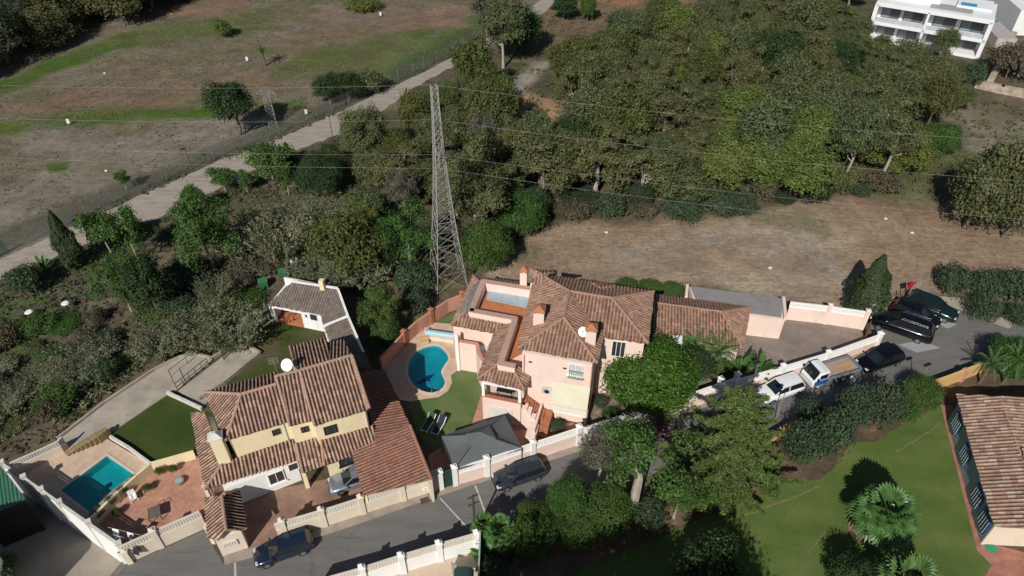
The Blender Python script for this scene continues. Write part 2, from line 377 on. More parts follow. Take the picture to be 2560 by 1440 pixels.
kill = inpoly(GX, GY, YPOLY) | inpoly(GX, GY, [tuple(p) for p in expand(pw1, .25)]) | inpoly(GX, GY, [tuple(p) for p in expand(pw2, .25)])
idx = np.arange(nx*ny).reshape(nx, ny)
q = np.stack([idx[:-1, :-1], idx[1:, :-1], idx[1:, 1:], idx[:-1, 1:]], -1)
kk = kill[:-1, :-1] | kill[1:, :-1] | kill[1:, 1:] | kill[:-1, 1:]
q = q[~kk].reshape(-1, 4)
me = bpy.data.meshes.new('ground'); me.vertices.add(nx*ny)
me.vertices.foreach_set('co', np.stack([GX, GY, np.zeros_like(GX)], -1).astype(np.float32).ravel())
me.loops.add(q.size); me.loops.foreach_set('vertex_index', q.ravel().astype(np.int32)); me.polygons.add(len(q))
me.polygons.foreach_set('loop_start', np.arange(0, q.size, 4, dtype=np.int32)); me.update(calc_edges=True)
ca = me.color_attributes.new('soil', 'FLOAT_COLOR', 'POINT'); ca.data.foreach_set('color', np.concatenate([col, np.ones(GX.shape+(1,))], -1).astype(np.float32).ravel())
m, t, b = nodes('soil_and_dry_grass'); at = N(t, 'ShaderNodeAttribute', attribute_name='soil')
f = noise(t, 1.6, 8, .75); c = mixc(t, .9, at.outputs[0], ramp(t, f, [(.3, (.62, .61, .58)), (.5, (1, 1, 1)), (.72, (1.4, 1.4, 1.36))]), 'MULTIPLY')
f = noise(t, .5, 9, .8, (1, 5, 1, .15)); c = mixc(t, .7, c, ramp(t, f, [(.38, (.70, .69, .66)), (.5, (1, 1, 1)), (.66, (1.3, 1.27, 1.22))]), 'MULTIPLY')
f = noise(t, .12, 6, .65, (1, 2.4, 1, .25)); c = mixc(t, .7, c, ramp(t, f, [(.35, (.80, .78, .76)), (.65, (1.2, 1.2, 1.18))]), 'MULTIPLY')
t.links.new(c, b.inputs['Base Color']); b.inputs['Roughness'].default_value = .95; b.inputs['Specular IOR Level'].default_value = .1; bump(t, b, noise(t, 2.5, 8, .75), .7, .15)
me.materials.append(m); go = bpy.data.objects.new('ground', me); C.objects.link(go); tag(go, kind='structure')
# sheets laid over the ground
def sheet(name, pts, z, mat, holes=(), world=False, kind='structure'):
    o = [Vector((p[0], p[1], 0)) if world else P(*p) for p in pts]; loops = [[Vector((p.x, p.y, z)) for p in o]]+[[Vector((p[0], p[1], z)) for p in h] for h in holes]
    tr = tessellate_polygon(loops); flat = [v for l in loops for v in l]; mb = MB(); fs = []
    for a in tr:
        a = list(a); p = [flat[i] for i in a]
        if (p[1]-p[0]).cross(p[2]-p[0]).z < 0: a = a[::-1]
        fs.append(tuple(a))
    mb.add(flat, fs); ob = mb.build(name, mat); return tag(ob, kind=kind)
m, t, b = nodes('dirt_track'); f = noise(t, .35, 8, .65, (1, 4, 1, -.47)); c = ramp(t, f, [(.3, (.24, .195, .155)), (.5, (.31, .27, .235)), (.7, (.35, .32, .29))])
c = mixc(t, .6, c, ramp(t, noise(t, 4, 6, .8), [(.3, (.75, .75, .75)), (.7, (1.2, 1.2, 1.2))]), 'MULTIPLY')
t.links.new(c, b.inputs['Base Color']); b.inputs['Roughness'].default_value = .95; bump(t, b, noise(t, 5, 6, .8), .5, .05); TRACK = m
def jag(pts, a, seed):
    r = random.Random(seed); out = []
    for i in range(len(pts)-1):
        n = max(2, int(math.dist(pts[i], pts[i+1])/14))
        for k in range(n):
            t = k/n; out.append((pts[i][0]+(pts[i+1][0]-pts[i][0])*t, pts[i][1]+(pts[i+1][1]-pts[i][1])*t+r.uniform(-a, a)))
    return out+[pts[-1]]
sheet('dirt_track', jag(TRU, 2.2, 1)+jag(TRL, 2.6, 2)[::-1], .015, TRACK)
m, t, b = nodes('asphalt'); f = noise(t, .25, 8, .6, (1, 4.5, 1, .33)); c = ramp(t, f, [(.3, (.118, .112, .108)), (.5, (.142, .136, .130)), (.7, (.162, .155, .148))])
c = mixc(t, .6, c, ramp(t, noise(t, 7, 6, .8), [(.3, (.82, .82, .82)), (.7, (1.14, 1.14, 1.14))]), 'MULTIPLY')
g = ramp(t, noise(t, .5, 7, .7, (.3, 2.2, 1, .33)), [(.56, (0, 0, 0)), (.66, (.7, .7, .7))]); c = mixc(t, g, c, (.088, .084, .08))
vo = N(t, 'ShaderNodeTexVoronoi', feature='DISTANCE_TO_EDGE'); vo.inputs['Scale'].default_value = .22; tcv = N(t, 'ShaderNodeTexCoord'); nzv = N(t, 'ShaderNodeTexNoise'); nzv.inputs['Scale'].default_value = .8; nzv.inputs['Detail'].default_value = 6
t.links.new(tcv.outputs['Object'], nzv.inputs['Vector']); vmv = N(t, 'ShaderNodeVectorMath', operation='MULTIPLY_ADD'); t.links.new(nzv.outputs['Color'], vmv.inputs[0]); vmv.inputs[1].default_value = (2.2, 2.2, 0); t.links.new(tcv.outputs['Object'], vmv.inputs[2]); t.links.new(vmv.outputs[0], vo.inputs['Vector'])
ck = ramp(t, vo.outputs['Distance'], [(.002, (.62, .62, .62)), (.008, (1, 1, 1))]); c = mixc(t, .55, c, ck, 'MULTIPLY')
t.links.new(c, b.inputs['Base Color']); b.inputs['Roughness'].default_value = .85; bump(t, b, noise(t, 12, 5, .8), .35, .03); ASPH = m
KERBL = [(562, 1413), (700, 1374), (840, 1330), (970, 1285), (1100, 1240), (1235, 1197), (1440, 1132), (1640, 1058), (1860, 988), (2010, 945), (2192, 878)]
sheet('road', [(170, 1560), (258, 1462), (306, 1402), (328, 1408), (420, 1366), (515, 1324), (535, 1372)]+KERBL+[(2172, 800), (2240, 752), (2330, 728), (2450, 770), (2600, 828), (2700, 850), (2700, 800), (2560, 862), (2450, 905), (2290, 960), (2080, 1010), (1930, 1075), (1600, 1200), (1400, 1248), (1190, 1330), (860, 1445), (700, 1560), (250, 1700)][:4]+[(2600, 828)]+[(2760, 800), (2560, 868), (2450, 908), (2290, 962), (2080, 1012), (1930, 1078), (1600, 1200), (1400, 1250), (1190, 1332), (860, 1448), (700, 1560), (250, 1700)], .012, ASPH)
BASEL = [(560, 1392), (700, 1349), (840, 1307), (970, 1264), (1088, 1226), (1139, 1213), (1218, 1190), (1331, 1150), (1444, 1112), (1600, 1062), (1720, 1022), (1838, 980), (1950, 948), (2060, 914), (2187, 868)]
pv = MB(); pts1 = [P(*p) for p in BASEL]; pts2 = [P(*p) for p in KERBL]
pv.add([(p.x, p.y, .13) for p in pts1]+[(p.x, p.y, .13) for p in pts2]+[(p.x, p.y, 0) for p in pts2], [])
import itertools
def strip(mb, A, B):
    a = b_ = 0; na, nb = len(A), len(B); base = len(mb.v); mb.v += [tuple(x) for x in A+B]
    while a < na-1 or b_ < nb-1:
        if b_ == nb-1 or (a < na-1 and A[a+1][0] <= B[b_+1][0]): f = (base+a, base+na+b_, base+a+1); a += 1
        else: f = (base+a, base+na+b_, base+na+b_+1); b_ += 1
        mb.f.append(f); mb.m.append(mb.mi)
pv = MB(); strip(pv, [(p.x, p.y, .13) for p in pts1], [(p.x, p.y, .13) for p in pts2]); strip(pv, [(p.x, p.y, .13) for p in pts2], [(p.x, p.y, 0) for p in pts2])
tag(pv.build('pavement', plain('pavement_slabs', (.30, .25, .21), .9, .18, .8, bmp=.2, stain=(.6, .5, .75))), kind='structure')
sheet('yard_paving', [(1876, 795), (1965, 797), (2060, 808), (2150, 822), (2172, 868), (2060, 908), (1950, 942), (1838, 975), (1838, 880)], .02, YARD)
sheet('patio', [(232, 1330), (383, 1166), (488, 1140), (700, 1130), (760, 1180), (620, 1240), (515, 1318), (322, 1404)], .012, PATIO)
sheet('driveway', [(515, 1318), (600, 1262), (640, 1235), (830, 1195), (1070, 1150), (1088, 1225), (970, 1262), (840, 1305), (700, 1347), (560, 1390)], .020, DRIVE)
sheet('upper_lawn', [(560, 975), (604, 860), (672, 800), (812, 824), (900, 900), (880, 960), (690, 985)], .012, grassmat('patchy_lawn', (.035, .060, .012), (.060, .070, .026), (.13, .095, .065), .16))
sheet('side_lawn', [(418, 987), (530, 1036), (530, 1130), (488, 1140), (383, 1166), (325, 1124), (272, 1090)], .012, LAWND)
sheet('pool_terrace', [(38, 1180), (40, 1168), (165, 1110), (268, 1098), (383, 1166), (350, 1205), (250, 1312), (322, 1386), (312, 1392), (176, 1297), (86, 1232), (30, 1192)], .022, DECK, [pw2])
sheet('concrete_path', [(20, 1168), (145, 1100), (260, 1011), (385, 928), (447, 897), (485, 885), (530, 898), (522, 912), (440, 977), (418, 986), (270, 1086), (262, 1098), (180, 1128)], .016, CONC)
sheet('concrete_pad', [(445, 978), (600, 858), (652, 886), (540, 975), (507, 1020)], .018, CONC)
sheet('concrete_yard', [tuple(p) for p in expand(YPOLY, 1.2)], YZ, CONC2, world=True)
sheet('scrub_edge', [(-700, 1000), (-60, 1100), (50, 1152), (30, 1172), (-60, 1182), (-700, 1250)], .006, plain('scrub_soil', (.09, .08, .05), .95, .3, 1))
deck_o = [(950, 920), (1013, 858), (1078, 806), (1150, 812), (1155, 925), (1143, 927), (1127, 938), (1130, 957), (1120, 978), (1097, 993), (1060, 998), (1028, 1004), (1000, 1000)]
sheet('pool_deck', deck_o, .022, DECK, [pw1])
sheet('pool_lawn', [(1026, 1001), (1060, 997), (1097, 992), (1119, 976), (1129, 956), (1126, 937), (1150, 920), (1215, 928), (1208, 1050), (1215, 1075), (1110, 1160), (1040, 1080)], .012, LAWNP)
sheet('north_lawn', [(1085, 812), (1150, 770), (1170, 780), (1150, 815)], .012, LAWNP)
sheet('paved_strip', [(1208, 970), (1215, 1080), (1180, 1060)], .018, PATIO)
sheet('stair_court', [(1190, 1060), (1215, 1040), (1310, 1055), (1470, 1060), (1470, 1104), (1331, 1148), (1139, 1211), (1090, 1226), (1070, 1140)], .024, PATIO)
sheet('garden_lawn', [(1650, 1345), (1700, 1320), (1800, 1275), (1890, 1240), (1940, 1212), (2050, 1198), (2080, 1175), (2130, 1105), (2185, 1105), (2260, 1060), (2350, 1012), (2375, 1100), (2442, 1376), (2478, 1412), (2440, 1500), (2300, 1600), (1400, 1600), (1450, 1420)], .012, LAWN)
sheet('house_walk', [(2351, 1012), (2380, 1014), (2475, 1360), (2580, 1385), (2640, 1500), (2430, 1500), (2478, 1412), (2442, 1376)], .026, plain('terracotta_walk', (.33, .15, .11), .8, .25, 1.5, stain=(.8, .5, .7)))
sheet('palm_bed', smoothloop([(2120, 1310), (2150, 1290), (2210, 1300), (2232, 1330), (2210, 1362), (2160, 1362), (2130, 1340)], 3), .03, plain('planting_soil', (.20, .13, .09), .95, .3, 3))
for k, pts in enumerate(([(2246, 862), (2300, 850), (2352, 870), (2292, 882)], [(2340, 806), (2368, 800), (2392, 812), (2368, 822)])):
    sheet('asphalt_patch', pts, .02, plain('pale_patch', (.30, .30, .31), .8, .08, 2))
for pts in ([(1098, 1246), (1102, 1245), (1168, 1316), (1164, 1318)], [(1186, 1214), (1190, 1213), (1216, 1284), (1212, 1286)], [(585, 1408), (590, 1406), (592, 1450), (586, 1450)]):
    sheet('road_marking', pts, .021, plain('worn_road_paint', (.42, .41, .39), .8, .15, 3))
sheet('villa_terrace_floor', [(880, 1470), (1195, 1372), (1200, 1500), (880, 1560)], .03, plain('beige_floor', (.52, .42, .32), .8, .08, 1))
sheet('verge', [(2320, 738), (2400, 745), (2460, 775), (2540, 812), (2520, 822), (2400, 775), (2340, 756)], .02, CONC)
def band(name, pts, w_, z, mat, a, seed):
    q_ = jag(pts, a, seed); return sheet(name, [(x, y-w_/2-abs(a)*.3) for x, y in q_]+[(x, y+w_/2) for x, y in q_[::-1]], z, mat)
WORN = plain('worn_turf', (.16, .145, .075), .95, .25, 3)
band('worn_turf', [(1700, 1340), (1760, 1318), (1840, 1295), (1900, 1278)], 3, .02, WORN, 2, 5); band('worn_turf', [(1895, 1272), (1960, 1255), (2050, 1215)], 4, .021, WORN, 2.5, 6)
band('worn_turf', [(2020, 1385), (2040, 1360), (2062, 1330)], 4, .02, WORN, 2, 7); band('worn_turf', [(2240, 1130), (2300, 1095), (2350, 1060)], 3, .02, WORN, 3, 8)
# pools: real basins below the deck with a water surface
def basin(loop, depth, wz, tile, name, label):
    th = thing(name, label, 'pool', (loop[0][0], loop[0][1], 0)); mb = MB(); n = len(loop)
    mb.add([(p[0], p[1], .02) for p in loop]+[(p[0], p[1], -depth) for p in loop], [(i, (i+1) % n, n+(i+1) % n, n+i) for i in range(n)]+[tuple(range(n, 2*n))])
    mb.build('basin', tile, th)
    mb = MB(); mb.add([(p[0], p[1], wz) for p in loop], [tuple(range(n))]); ww = mb.build('water', WATER, th)
    mb = MB()
    lp = [Vector(p) for p in loop]; c = sum(lp, Vector((0, 0)))/n
    for i in range(n):
        a, b_ = lp[i], lp[(i+1) % n]; a2 = a+(a-c).normalized()*.3; b2 = b_+(b_-c).normalized()*.3
        mb.add([(a.x, a.y, .06), (b_.x, b_.y, .06), (b2.x, b2.y, .06), (a2.x, a2.y, .06), (a.x, a.y, -.02), (b_.x, b_.y, -.02), (b2.x, b2.y, .0), (a2.x, a2.y, .0)], [(0, 1, 2, 3), (0, 4, 5, 1), (3, 2, 6, 7)])
    mb.build('coping', plain('pool_coping', (.60, .48, .38), .8, .1, 1), th)
    return th
m, t, b = nodes('pool_water'); gl = N(t, 'ShaderNodeBsdfGlossy'); gl.inputs['Roughness'].default_value = .03; tp = N(t, 'ShaderNodeBsdfTransparent'); tp.inputs[0].default_value = (.55, .86, .90, 1)
fr = N(t, 'ShaderNodeFresnel'); fr.inputs[0].default_value = 1.33; mx = N(t, 'ShaderNodeMixShader'); bp = N(t, 'ShaderNodeBump'); bp.inputs['Strength'].default_value = .15
t.links.new(noise(t, 3, 3), bp.inputs['Height']); t.links.new(bp.outputs[0], gl.inputs['Normal']); t.links.new(bp.outputs[0], fr.inputs['Normal'])
t.links.new(fr.outputs[0], mx.inputs[0]); t.links.new(tp.outputs[0], mx.inputs[1]); t.links.new(gl.outputs[0], mx.inputs[2]); t.links.new(mx.outputs[0], t.nodes['Material Output'].inputs[0]); WATER = m
TEAL = brickmat('turquoise_pool_mosaic', (.012, .31, .38), (.018, .36, .42), (.015, .28, .35), .3, .3, 0, 0, .15, .4)
TEAL2 = brickmat('blue_pool_mosaic', (.008, .34, .36), (.012, .40, .41), (.008, .29, .32), .3, .3, 0, 0, .15, .4)
p1 = basin([tuple(p) for p in pw1], 1.2, -.10, TEAL, 'swimming_pool', 'kidney-shaped turquoise swimming pool with a dark motif on its floor, beside the pink house')
p2 = basin([tuple(p) for p in pw2], .9, -.10, TEAL2, 'swimming_pool', 'rectangular blue-green swimming pool half in shade beside the tall white wall')
dm = MB(); cx = P(1064, 948, -1.18)
body = [(-.9, -.5), (-.55, -.2), (-.1, .15), (.1, .5), (.35, .45), (.75, .75), (.55, .25), (.35, .0), (.5, -.35), (.2, -.2), (-.15, -.35), (-.35, -.75), (-.5, -.45)]
dm.prism([(cx.x+x_*1.15, cx.y+y_*1.15) for x_, y_ in body], -1.195, -1.17); dm.build('mosaic_motif', plain('navy_tiles', (.01, .03, .16), .5), p1)
mb = MB()
for dx in (0, .5):
    a = P(1080, 986)+Vector((dx, 0, 0)); mb.tube([a, a+Vector((0, 0, .8)), a+Vector((0, .35, .9)), a+Vector((0, .6, .4)), a+Vector((0, .62, -.6))], .025, 6)
mb.build('ladder', CHROME, p1)
exec_parts = []
# ------------------------------------------------------------------ roofs and house pieces
def tiles(mb, poly, e=(0, 1), pitch=.31, amp=.12, row=.42, thick=.14, n=6):
    A, B = poly[e[0]], poly[e[1]]; v = Vector((B.x-A.x, B.y-A.y, 0)).normalized(); u = Vector((-v.y, v.x, 0))
    cen = sum(poly, Vector())/len(poly)
    if (cen-A).dot(u) < 0: u = -u
    nn = Vector(); m = len(poly)
    for i in range(m):
        p, q_ = poly[i], poly[(i+1) % m]; nn += Vector(((p.y-q_.y)*(p.z+q_.z), (p.z-q_.z)*(p.x+q_.x), (p.x-q_.x)*(p.y+q_.y)))
    nn.normalize()
    if nn.z < 0: nn = -nn
    V_ = [(p-A).dot(v) for p in poly]; lo, hi = min(V_), max(V_); st = pitch/n; k0 = int(math.floor(lo/st)); k1 = int(math.ceil(hi/st))
    prof = [.95, 1.0, .72, .05, 0.0, .6]
    cols = []; rt = random.Random(int(abs(A.x*31+A.y*17)*10) % 9973)
    for k in range(k0, k1+1):
        x = min(max(k*st, lo+1e-4), hi-1e-4); hit = []
        for i in range(m):
            a, b_ = V_[i], V_[(i+1) % m]
            if (a-x)*(b_-x) <= 0 and abs(a-b_) > 1e-6:
                t_ = (x-a)/(b_-a); hit.append(poly[i].lerp(poly[(i+1) % m], t_))
        if len(hit) < 2: continue
        hit.sort(key=lambda p: (p-A).dot(u)); 
        if k % n == 0 or not cols: jh, je = rt.uniform(-.014, .014), rt.uniform(-.05, .05)
        dd = (hit[-1]-hit[0]); dd = dd.normalized() if dd.length > .6 else Vector((0, 0, 0)); cols.append((x, hit[0]+dd*je, hit[-1], prof[k % n]*amp+jh))
    if mb.uv is None: mb.uv = []
    b0 = len(mb.v); vs = []; fs = []
    while len(mb.uv) < b0: mb.uv.append((0, 0))
    for x, a, b_, h_ in cols:
        vs += [a+nn*h_, b_+nn*h_, a-nn*thick, b_-nn*thick]
        ua, ub = (a-A).dot(u)/row, (b_-A).dot(u)/row; mb.uv += [(x/pitch-.42+.5, ua), (x/pitch-.42+.5, ub)]*2
    for i in range(len(cols)-1):
        a = i*4; c_ = a+4; fs += [(a, c_, c_+1, a+1), (a+2, a+3, c_+3, c_+2), (a, a+2, c_+2, c_), (a+1, c_+1, c_+3, a+3)]
    if len(cols) > 1: fs += [(0, 1, 3, 2), (len(cols)*4-4, len(cols)*4-2, len(cols)*4-1, len(cols)*4-3)]
    mb.add(vs, fs)
def caps(mb, *lines, r=.13, dz=.06):
    for a, b_ in lines:
        mb.tube([a+Vector((0, 0, dz)), b_+Vector((0, 0, dz))], r, 8)
        if mb.uv is not None:
            while len(mb.uv) < len(mb.v): mb.uv.append((7.15, 3.2))
def R(*l): return [P(*p) for p in l]
def inset(pts, d):
    c_ = sum((Vector((p[0], p[1])) for p in pts), Vector((0, 0)))/len(pts); return [Vector((p[0], p[1]))+(c_-Vector((p[0], p[1]))).normalized()*d for p in pts]
def fn(A, B):
    d = Vector((B[0]-A[0], B[1]-A[1], 0)).normalized(); return d, Vector((d.y, -d.x, 0)), atan2(d.y, d.x)
def window(par, A, B, px, py, w_, h_, name='window', fm=None, bars=1, deep=.08, sill=True, pane=None):
    c_ = onwall(px, py, A, B, .03); d, n_, rz = fn(A, B); fm = fm or WHITE; mb = MB(); t_ = .07
    mb.box(c_+d*(w_/2)+n_*deep/2, (t_, deep, h_+t_), rz); mb.box(c_-d*(w_/2)+n_*deep/2, (t_, deep, h_+t_), rz)
    for s_ in (1, -1): mb.box(c_+Vector((0, 0, s_*h_/2))+n_*deep/2, (w_-t_, deep-.01, t_), rz)
    for k in range(bars): mb.box(c_+d*(w_*((k+1)/(bars+1)-.5))+n_*deep*.4, (.05, deep*.7, h_-t_), rz)
    o = mb.build(name, fm, par); mb = MB(); mb.box(c_+n_*.02, (w_-t_, .03, h_-t_), rz); mb.build('pane', pane or GLASS, o)
    if sill: mb = MB(); mb.box(c_+Vector((0, 0, -h_/2-.08))+n_*.08, (w_+.25, .2, .06), rz); mb.build('sill', fm, o)
    return o
def lattice(mb, a, b_, z0, z1, t_=.12, pitch=.21):
    d = Vector((b_[0]-a[0], b_[1]-a[1], 0)); L = d.length; d.normalize(); rz = atan2(d.y, d.x); n_ = max(1, round(L/pitch)); a = Vector((a[0], a[1], 0))
    for k in range(n_+1): mb.box(a+d*(L*k/n_)+Vector((0, 0, (z0+z1)/2)), (.07, t_, z1-z0-.13), rz)
    r_ = max(1, round((z1-z0)/.2))
    for k in range(1, r_): mb.box(a+d*L/2+Vector((0, 0, z0+(z1-z0)*k/r_)), (L, t_-.02, .07), rz)
    for z_ in (z0+.035, z1-.035): mb.box(a+d*L/2+Vector((0, 0, z_)), (L, t_+.04, .07), rz)
def boundary(name, label, cat, base, solid, lat, wallm, latm, capm=None, piers=(), pierm=None, ph=None, thick=.22, ball=False, group=None, plat=True):
    th = thing(name, label, cat, P(*base[0]), group=group); pts = R(*base); mb = MB()
    for i in range(len(pts)-1):
        d, n_, rz = fn(pts[i], pts[i+1]); L = (pts[i+1]-pts[i]).length; mb.box((pts[i]+pts[i+1])/2+Vector((0, 0, solid/2)), (L+.05*(i % 2), thick, solid), rz)
    mb.build('wall_base', wallm, th)
    if lat:
        mb = MB()
        for i in range(len(pts)-1): lattice(mb, pts[i], pts[i+1], solid, solid+lat)
        mb.build('lattice_band', latm, th)
    for p in piers:
        q_ = P(*p); best = min(range(len(pts)-1), key=lambda i: abs((pts[i+1]-pts[i]).cross(q_-pts[i]).z)/(pts[i+1]-pts[i]).length+(0 if -.5 < (q_-pts[i]).dot((pts[i+1]-pts[i]).normalized()) < (pts[i+1]-pts[i]).length+.5 else 99))
        rz = fn(pts[best], pts[best+1])[2]; h_ = ph or solid+lat+.15; mb = MB(); mb.box(q_+Vector((0, 0, h_/2)), (.42, .42, h_), rz); mb.box(q_+Vector((0, 0, h_+.03)), (.54, .54, .08), rz)
        mb.box(q_+Vector((0, 0, h_+.13)), (.46, .46, .14), rz, .25)
        if ball: mb.blob(q_+Vector((0, 0, h_+.3)), (.13, .13, .16))
        mb.build('pier', pierm or latm, th)
    return th
def chimney(par, px, py, z0, w_, h_, body, cap_, rz=0, slope_=True, capc=.18):
    p = P(px, py, z0); mb = MB(); mb.box(p+Vector((0, 0, h_/2-.3)), (w_, w_, h_+.6), rz); o = mb.build('chimney', body, par)
    mb = MB()
    for a in (-1, 1):
        for b_ in (-1, 1): mb.box(p+Vector((a*w_*.36*cos(rz)-b_*w_*.36*sin(rz), a*w_*.36*sin(rz)+b_*w_*.36*cos(rz), h_+.12)), (.14, .14, .26), rz)
    mb.box(p+Vector((0, 0, h_+.27)), (w_+capc, w_+capc, .07), rz); mb.box(p+Vector((0, 0, h_+.48)), (w_+capc*.7, w_+capc*.7, .36), rz, .18)
    mb.build('chimney_cap', cap_, o); return o
def dish(name, label, c_, r, mast, az=-.3, group=None):
    th = thing(name, label, 'satellite dish', c_); mb = MB(); mb.tube([c_, c_+Vector((0, 0, mast))], .04, 6); mb.build('mast', GALV, th)
    mb = MB(); ax = Vector((sin(az)*.75, -cos(az)*.75, .66)).normalized(); x_ = ax.cross(Vector((0, 0, 1))).normalized(); y_ = x_.cross(ax); o = c_+Vector((0, 0, mast+r*.3))+ax*.15
    vs = [o-ax*.12]; fs = []
    for k, rr in enumerate((.5, 1)):
        for j in range(20): a = 2*pi*j/20; vs.append(o+(x_*cos(a)+y_*sin(a))*r*rr+ax*(.12*(rr**2)-.12))
    for j in range(20): fs.append((0, 1+j, 1+(j+1) % 20)); fs.append((1+j, 21+j, 21+(j+1) % 20, 1+(j+1) % 20))
    mb.add(vs, fs); mb.build('reflector', WHITE, th, smooth=True)
    mb = MB(); mb.tube([o-y_*r*.9, o+ax*r*.9], .012, 5); mb.box(o+ax*r*.9, (.07, .07, .07)); mb.build('feed_arm', DIRTYW, th); return th
# ================= yellow house
EZ = 5.8; RZ_ = 7.7
yh = thing('house', 'yellow house with a stepped brown tile roof, left of the kidney-shaped pool', 'house', P(770, 1150))
CL, CR = P(567, 1103, EZ), P(718, 1056, EZ); BL, BR = P(724, 1067, EZ), P(781, 1052, EZ); AL, AR = P(789, 1064, EZ), P(923.5, 1022, EZ)
foot = [CL, CR, BL, BR, AL, AR, P(858, 852, EZ), P(728, 868, EZ), P(735, 925, EZ), P(690, 932, EZ), P(514, 985, EZ)]
ins = inset(foot, .32)
mb = MB(); mb.prism(ins, 0, EZ-.06, False); mb.build('wall', YEL, yh)
def offl(A, B, o): d, n_, rz = fn(A, B); return A-n_*o, B-n_*o
mb = MB()
c1, c2, c3, c4, c5 = P(511, 981, EZ), P(603, 986, RZ_), P(690, 961, RZ_), P(718, 1056, EZ), P(564, 1103, EZ)
tiles(mb, [c5, c4, c3, c2]); tiles(mb, [c1, c5, c2]); tiles(mb, [c1, P(692, 930, EZ), c3, c2])
b1, b2, b3, b4 = P(725, 1066, EZ+.1), P(781, 1052, EZ+.1), P(748, 927.5, RZ_+.35), P(690, 941, RZ_+.35)
tiles(mb, [b1, b2, b3, b4])
a1, a2, a3, a4 = P(787, 1065, EZ+.2), P(924, 1022, EZ+.2), P(880, 889, RZ_+.5), P(750, 926, RZ_+.5)
tiles(mb, [a1, a2, a3, a4])
ab = EZ+.1; tiles(mb, [P(725, 867, ab), P(816, 844, ab), P(824, 905, RZ_+.5), P(742, 927, RZ_+.5)]); tiles(mb, [P(818, 857, ab), P(859, 850, ab), a3, P(822, 905, RZ_+.5)])
caps(mb, (c1, c2), (c2, c3), (c5, c2), (b4, b3), (a4, a3), (b1, b4), (a1, a4), (a2, a3), (P(725, 867, ab), P(742, 927, RZ_+.5)))
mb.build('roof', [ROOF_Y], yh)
ow = lambda px, py, A, B: onwall(px, py, A, B, .02)
wC = (ins[0], ins[1]); wB = (ins[2], ins[3]); wA = (ins[4], ins[5])
LZ = 2.5
tC1 = ow(575, 1149, *wC); tC2 = ow(731, 1097, *wC)
print('lower roof top z', tC1.z, tC2.z, ow(745, 1108, *wB).z, ow(802, 1101, *wA).z, ow(930, 1065, *wA).z)
lw = [P(511, 1225, LZ), P(748, 1154, LZ), tC2, P(557, 1157, LZ+.85)]
lb = [P(757, 1182, LZ-.15), P(811, 1165, LZ-.15), ow(790, 1093, *wB), ow(740, 1109, *wB)]
la = [P(811, 1165, LZ), P(944, 1117, LZ), ow(932, 1064, *wA), ow(803, 1101, *wA)]
lo = [P(478, 1032, LZ), P(511, 1225, LZ), P(557, 1157, LZ+.85), P(513, 1030, LZ+.85)]
mb = MB(); tiles(mb, lw); tiles(mb, lb, amp=.07); tiles(mb, la); tiles(mb, lo)
caps(mb, (lw[0], lw[3]), (lb[0], lb[3]), (la[0], la[3]))
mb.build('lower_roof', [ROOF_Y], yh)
# ground floor walls under the lower roof
g1, g2, g3 = P(640, 1243, 0)+Vector((-.2, .3, 0)), P(768, 1212, 0), P(812, 1172, LZ)
mb = MB(); f0 = [lw[0].lerp(lw[3], .45), lw[1].lerp(lw[2], .42), lw[2], lw[3]]
mb.prism([P(560, 1225, LZ), P(741, 1156, LZ), tC2, tC1], 0, 2.55, False)
mb.prism([P(498, 1060, LZ), P(520, 1190, LZ), tC1, P(530, 1040, LZ)], 0, 2.6, False); mb.build('ground_floor_wall', WHITE, yh)
mb = MB(); gA, gB = P(816, 1158, LZ), P(943, 1112, LZ); mb.prism([gA, gB, ow(930, 1064, *wA), ow(803, 1101, *wA)], 0, 2.55, False); mb.build('front_wall', YEL, yh)
fA, fB = P(560, 1225, LZ), P(741, 1156, LZ)
window(yh, fA, fB, 691, 1193, 1.25, 1.35, bars=1, fm=LAT); window(yh, fA, fB, 733, 1166, .8, .9, bars=0, fm=LAT, sill=False)
window(yh, gA, gB, 870, 1150, 1.5, .9, bars=1, fm=DARKM)
window(yh, *wC, 690, 1080, .55, .6, bars=1, fm=DARKM, sill=False); window(yh, *wB, 762, 1073, .55, .6, bars=1, fm=DARKM, sill=False); window(yh, *wA, 826, 1074, 1.0, .95, bars=1, fm=DARKM, sill=False)
for (x_, y_, tp_) in ((770, 1217, 2.35), (533, 1240, 2.35)):
    mb = MB(); p = P(x_, y_); mb.box(p+Vector((0, 0, tp_/2)), (.34, .34, tp_), .3); mb.build('column', YEL, yh)
cb = P(566, 1158, 2.9); mb = MB(); mb.box((cb.x, cb.y, 3.2), (.95, .75, 6.4), .32); o = mb.build('chimney', YEL, yh)
mb = MB(); mb.box((cb.x, cb.y, 6.45), (1.15, .95, .1), .32); mb.box((cb.x, cb.y, 6.72), (1.1, .9, .44), .32, .25); mb.build('chimney_cap', DIRTYW, o)
for ww_, t_, zz_ in ((wA, .97, 3.4), (wC, .9, 3.4)):
    c_ = ww_[0].lerp(ww_[1], t_); c_ = Vector((c_.x, c_.y, 0))+fn(Vector((*ww_[0], 0)), Vector((*ww_[1], 0)))[1]*.07; mb = MB(); mb.tube([c_+Vector((0, 0, zz_-.3)), c_+Vector((0, 0, 5.7))], .045, 6); mb.build('downpipe', DIRTYW, yh)
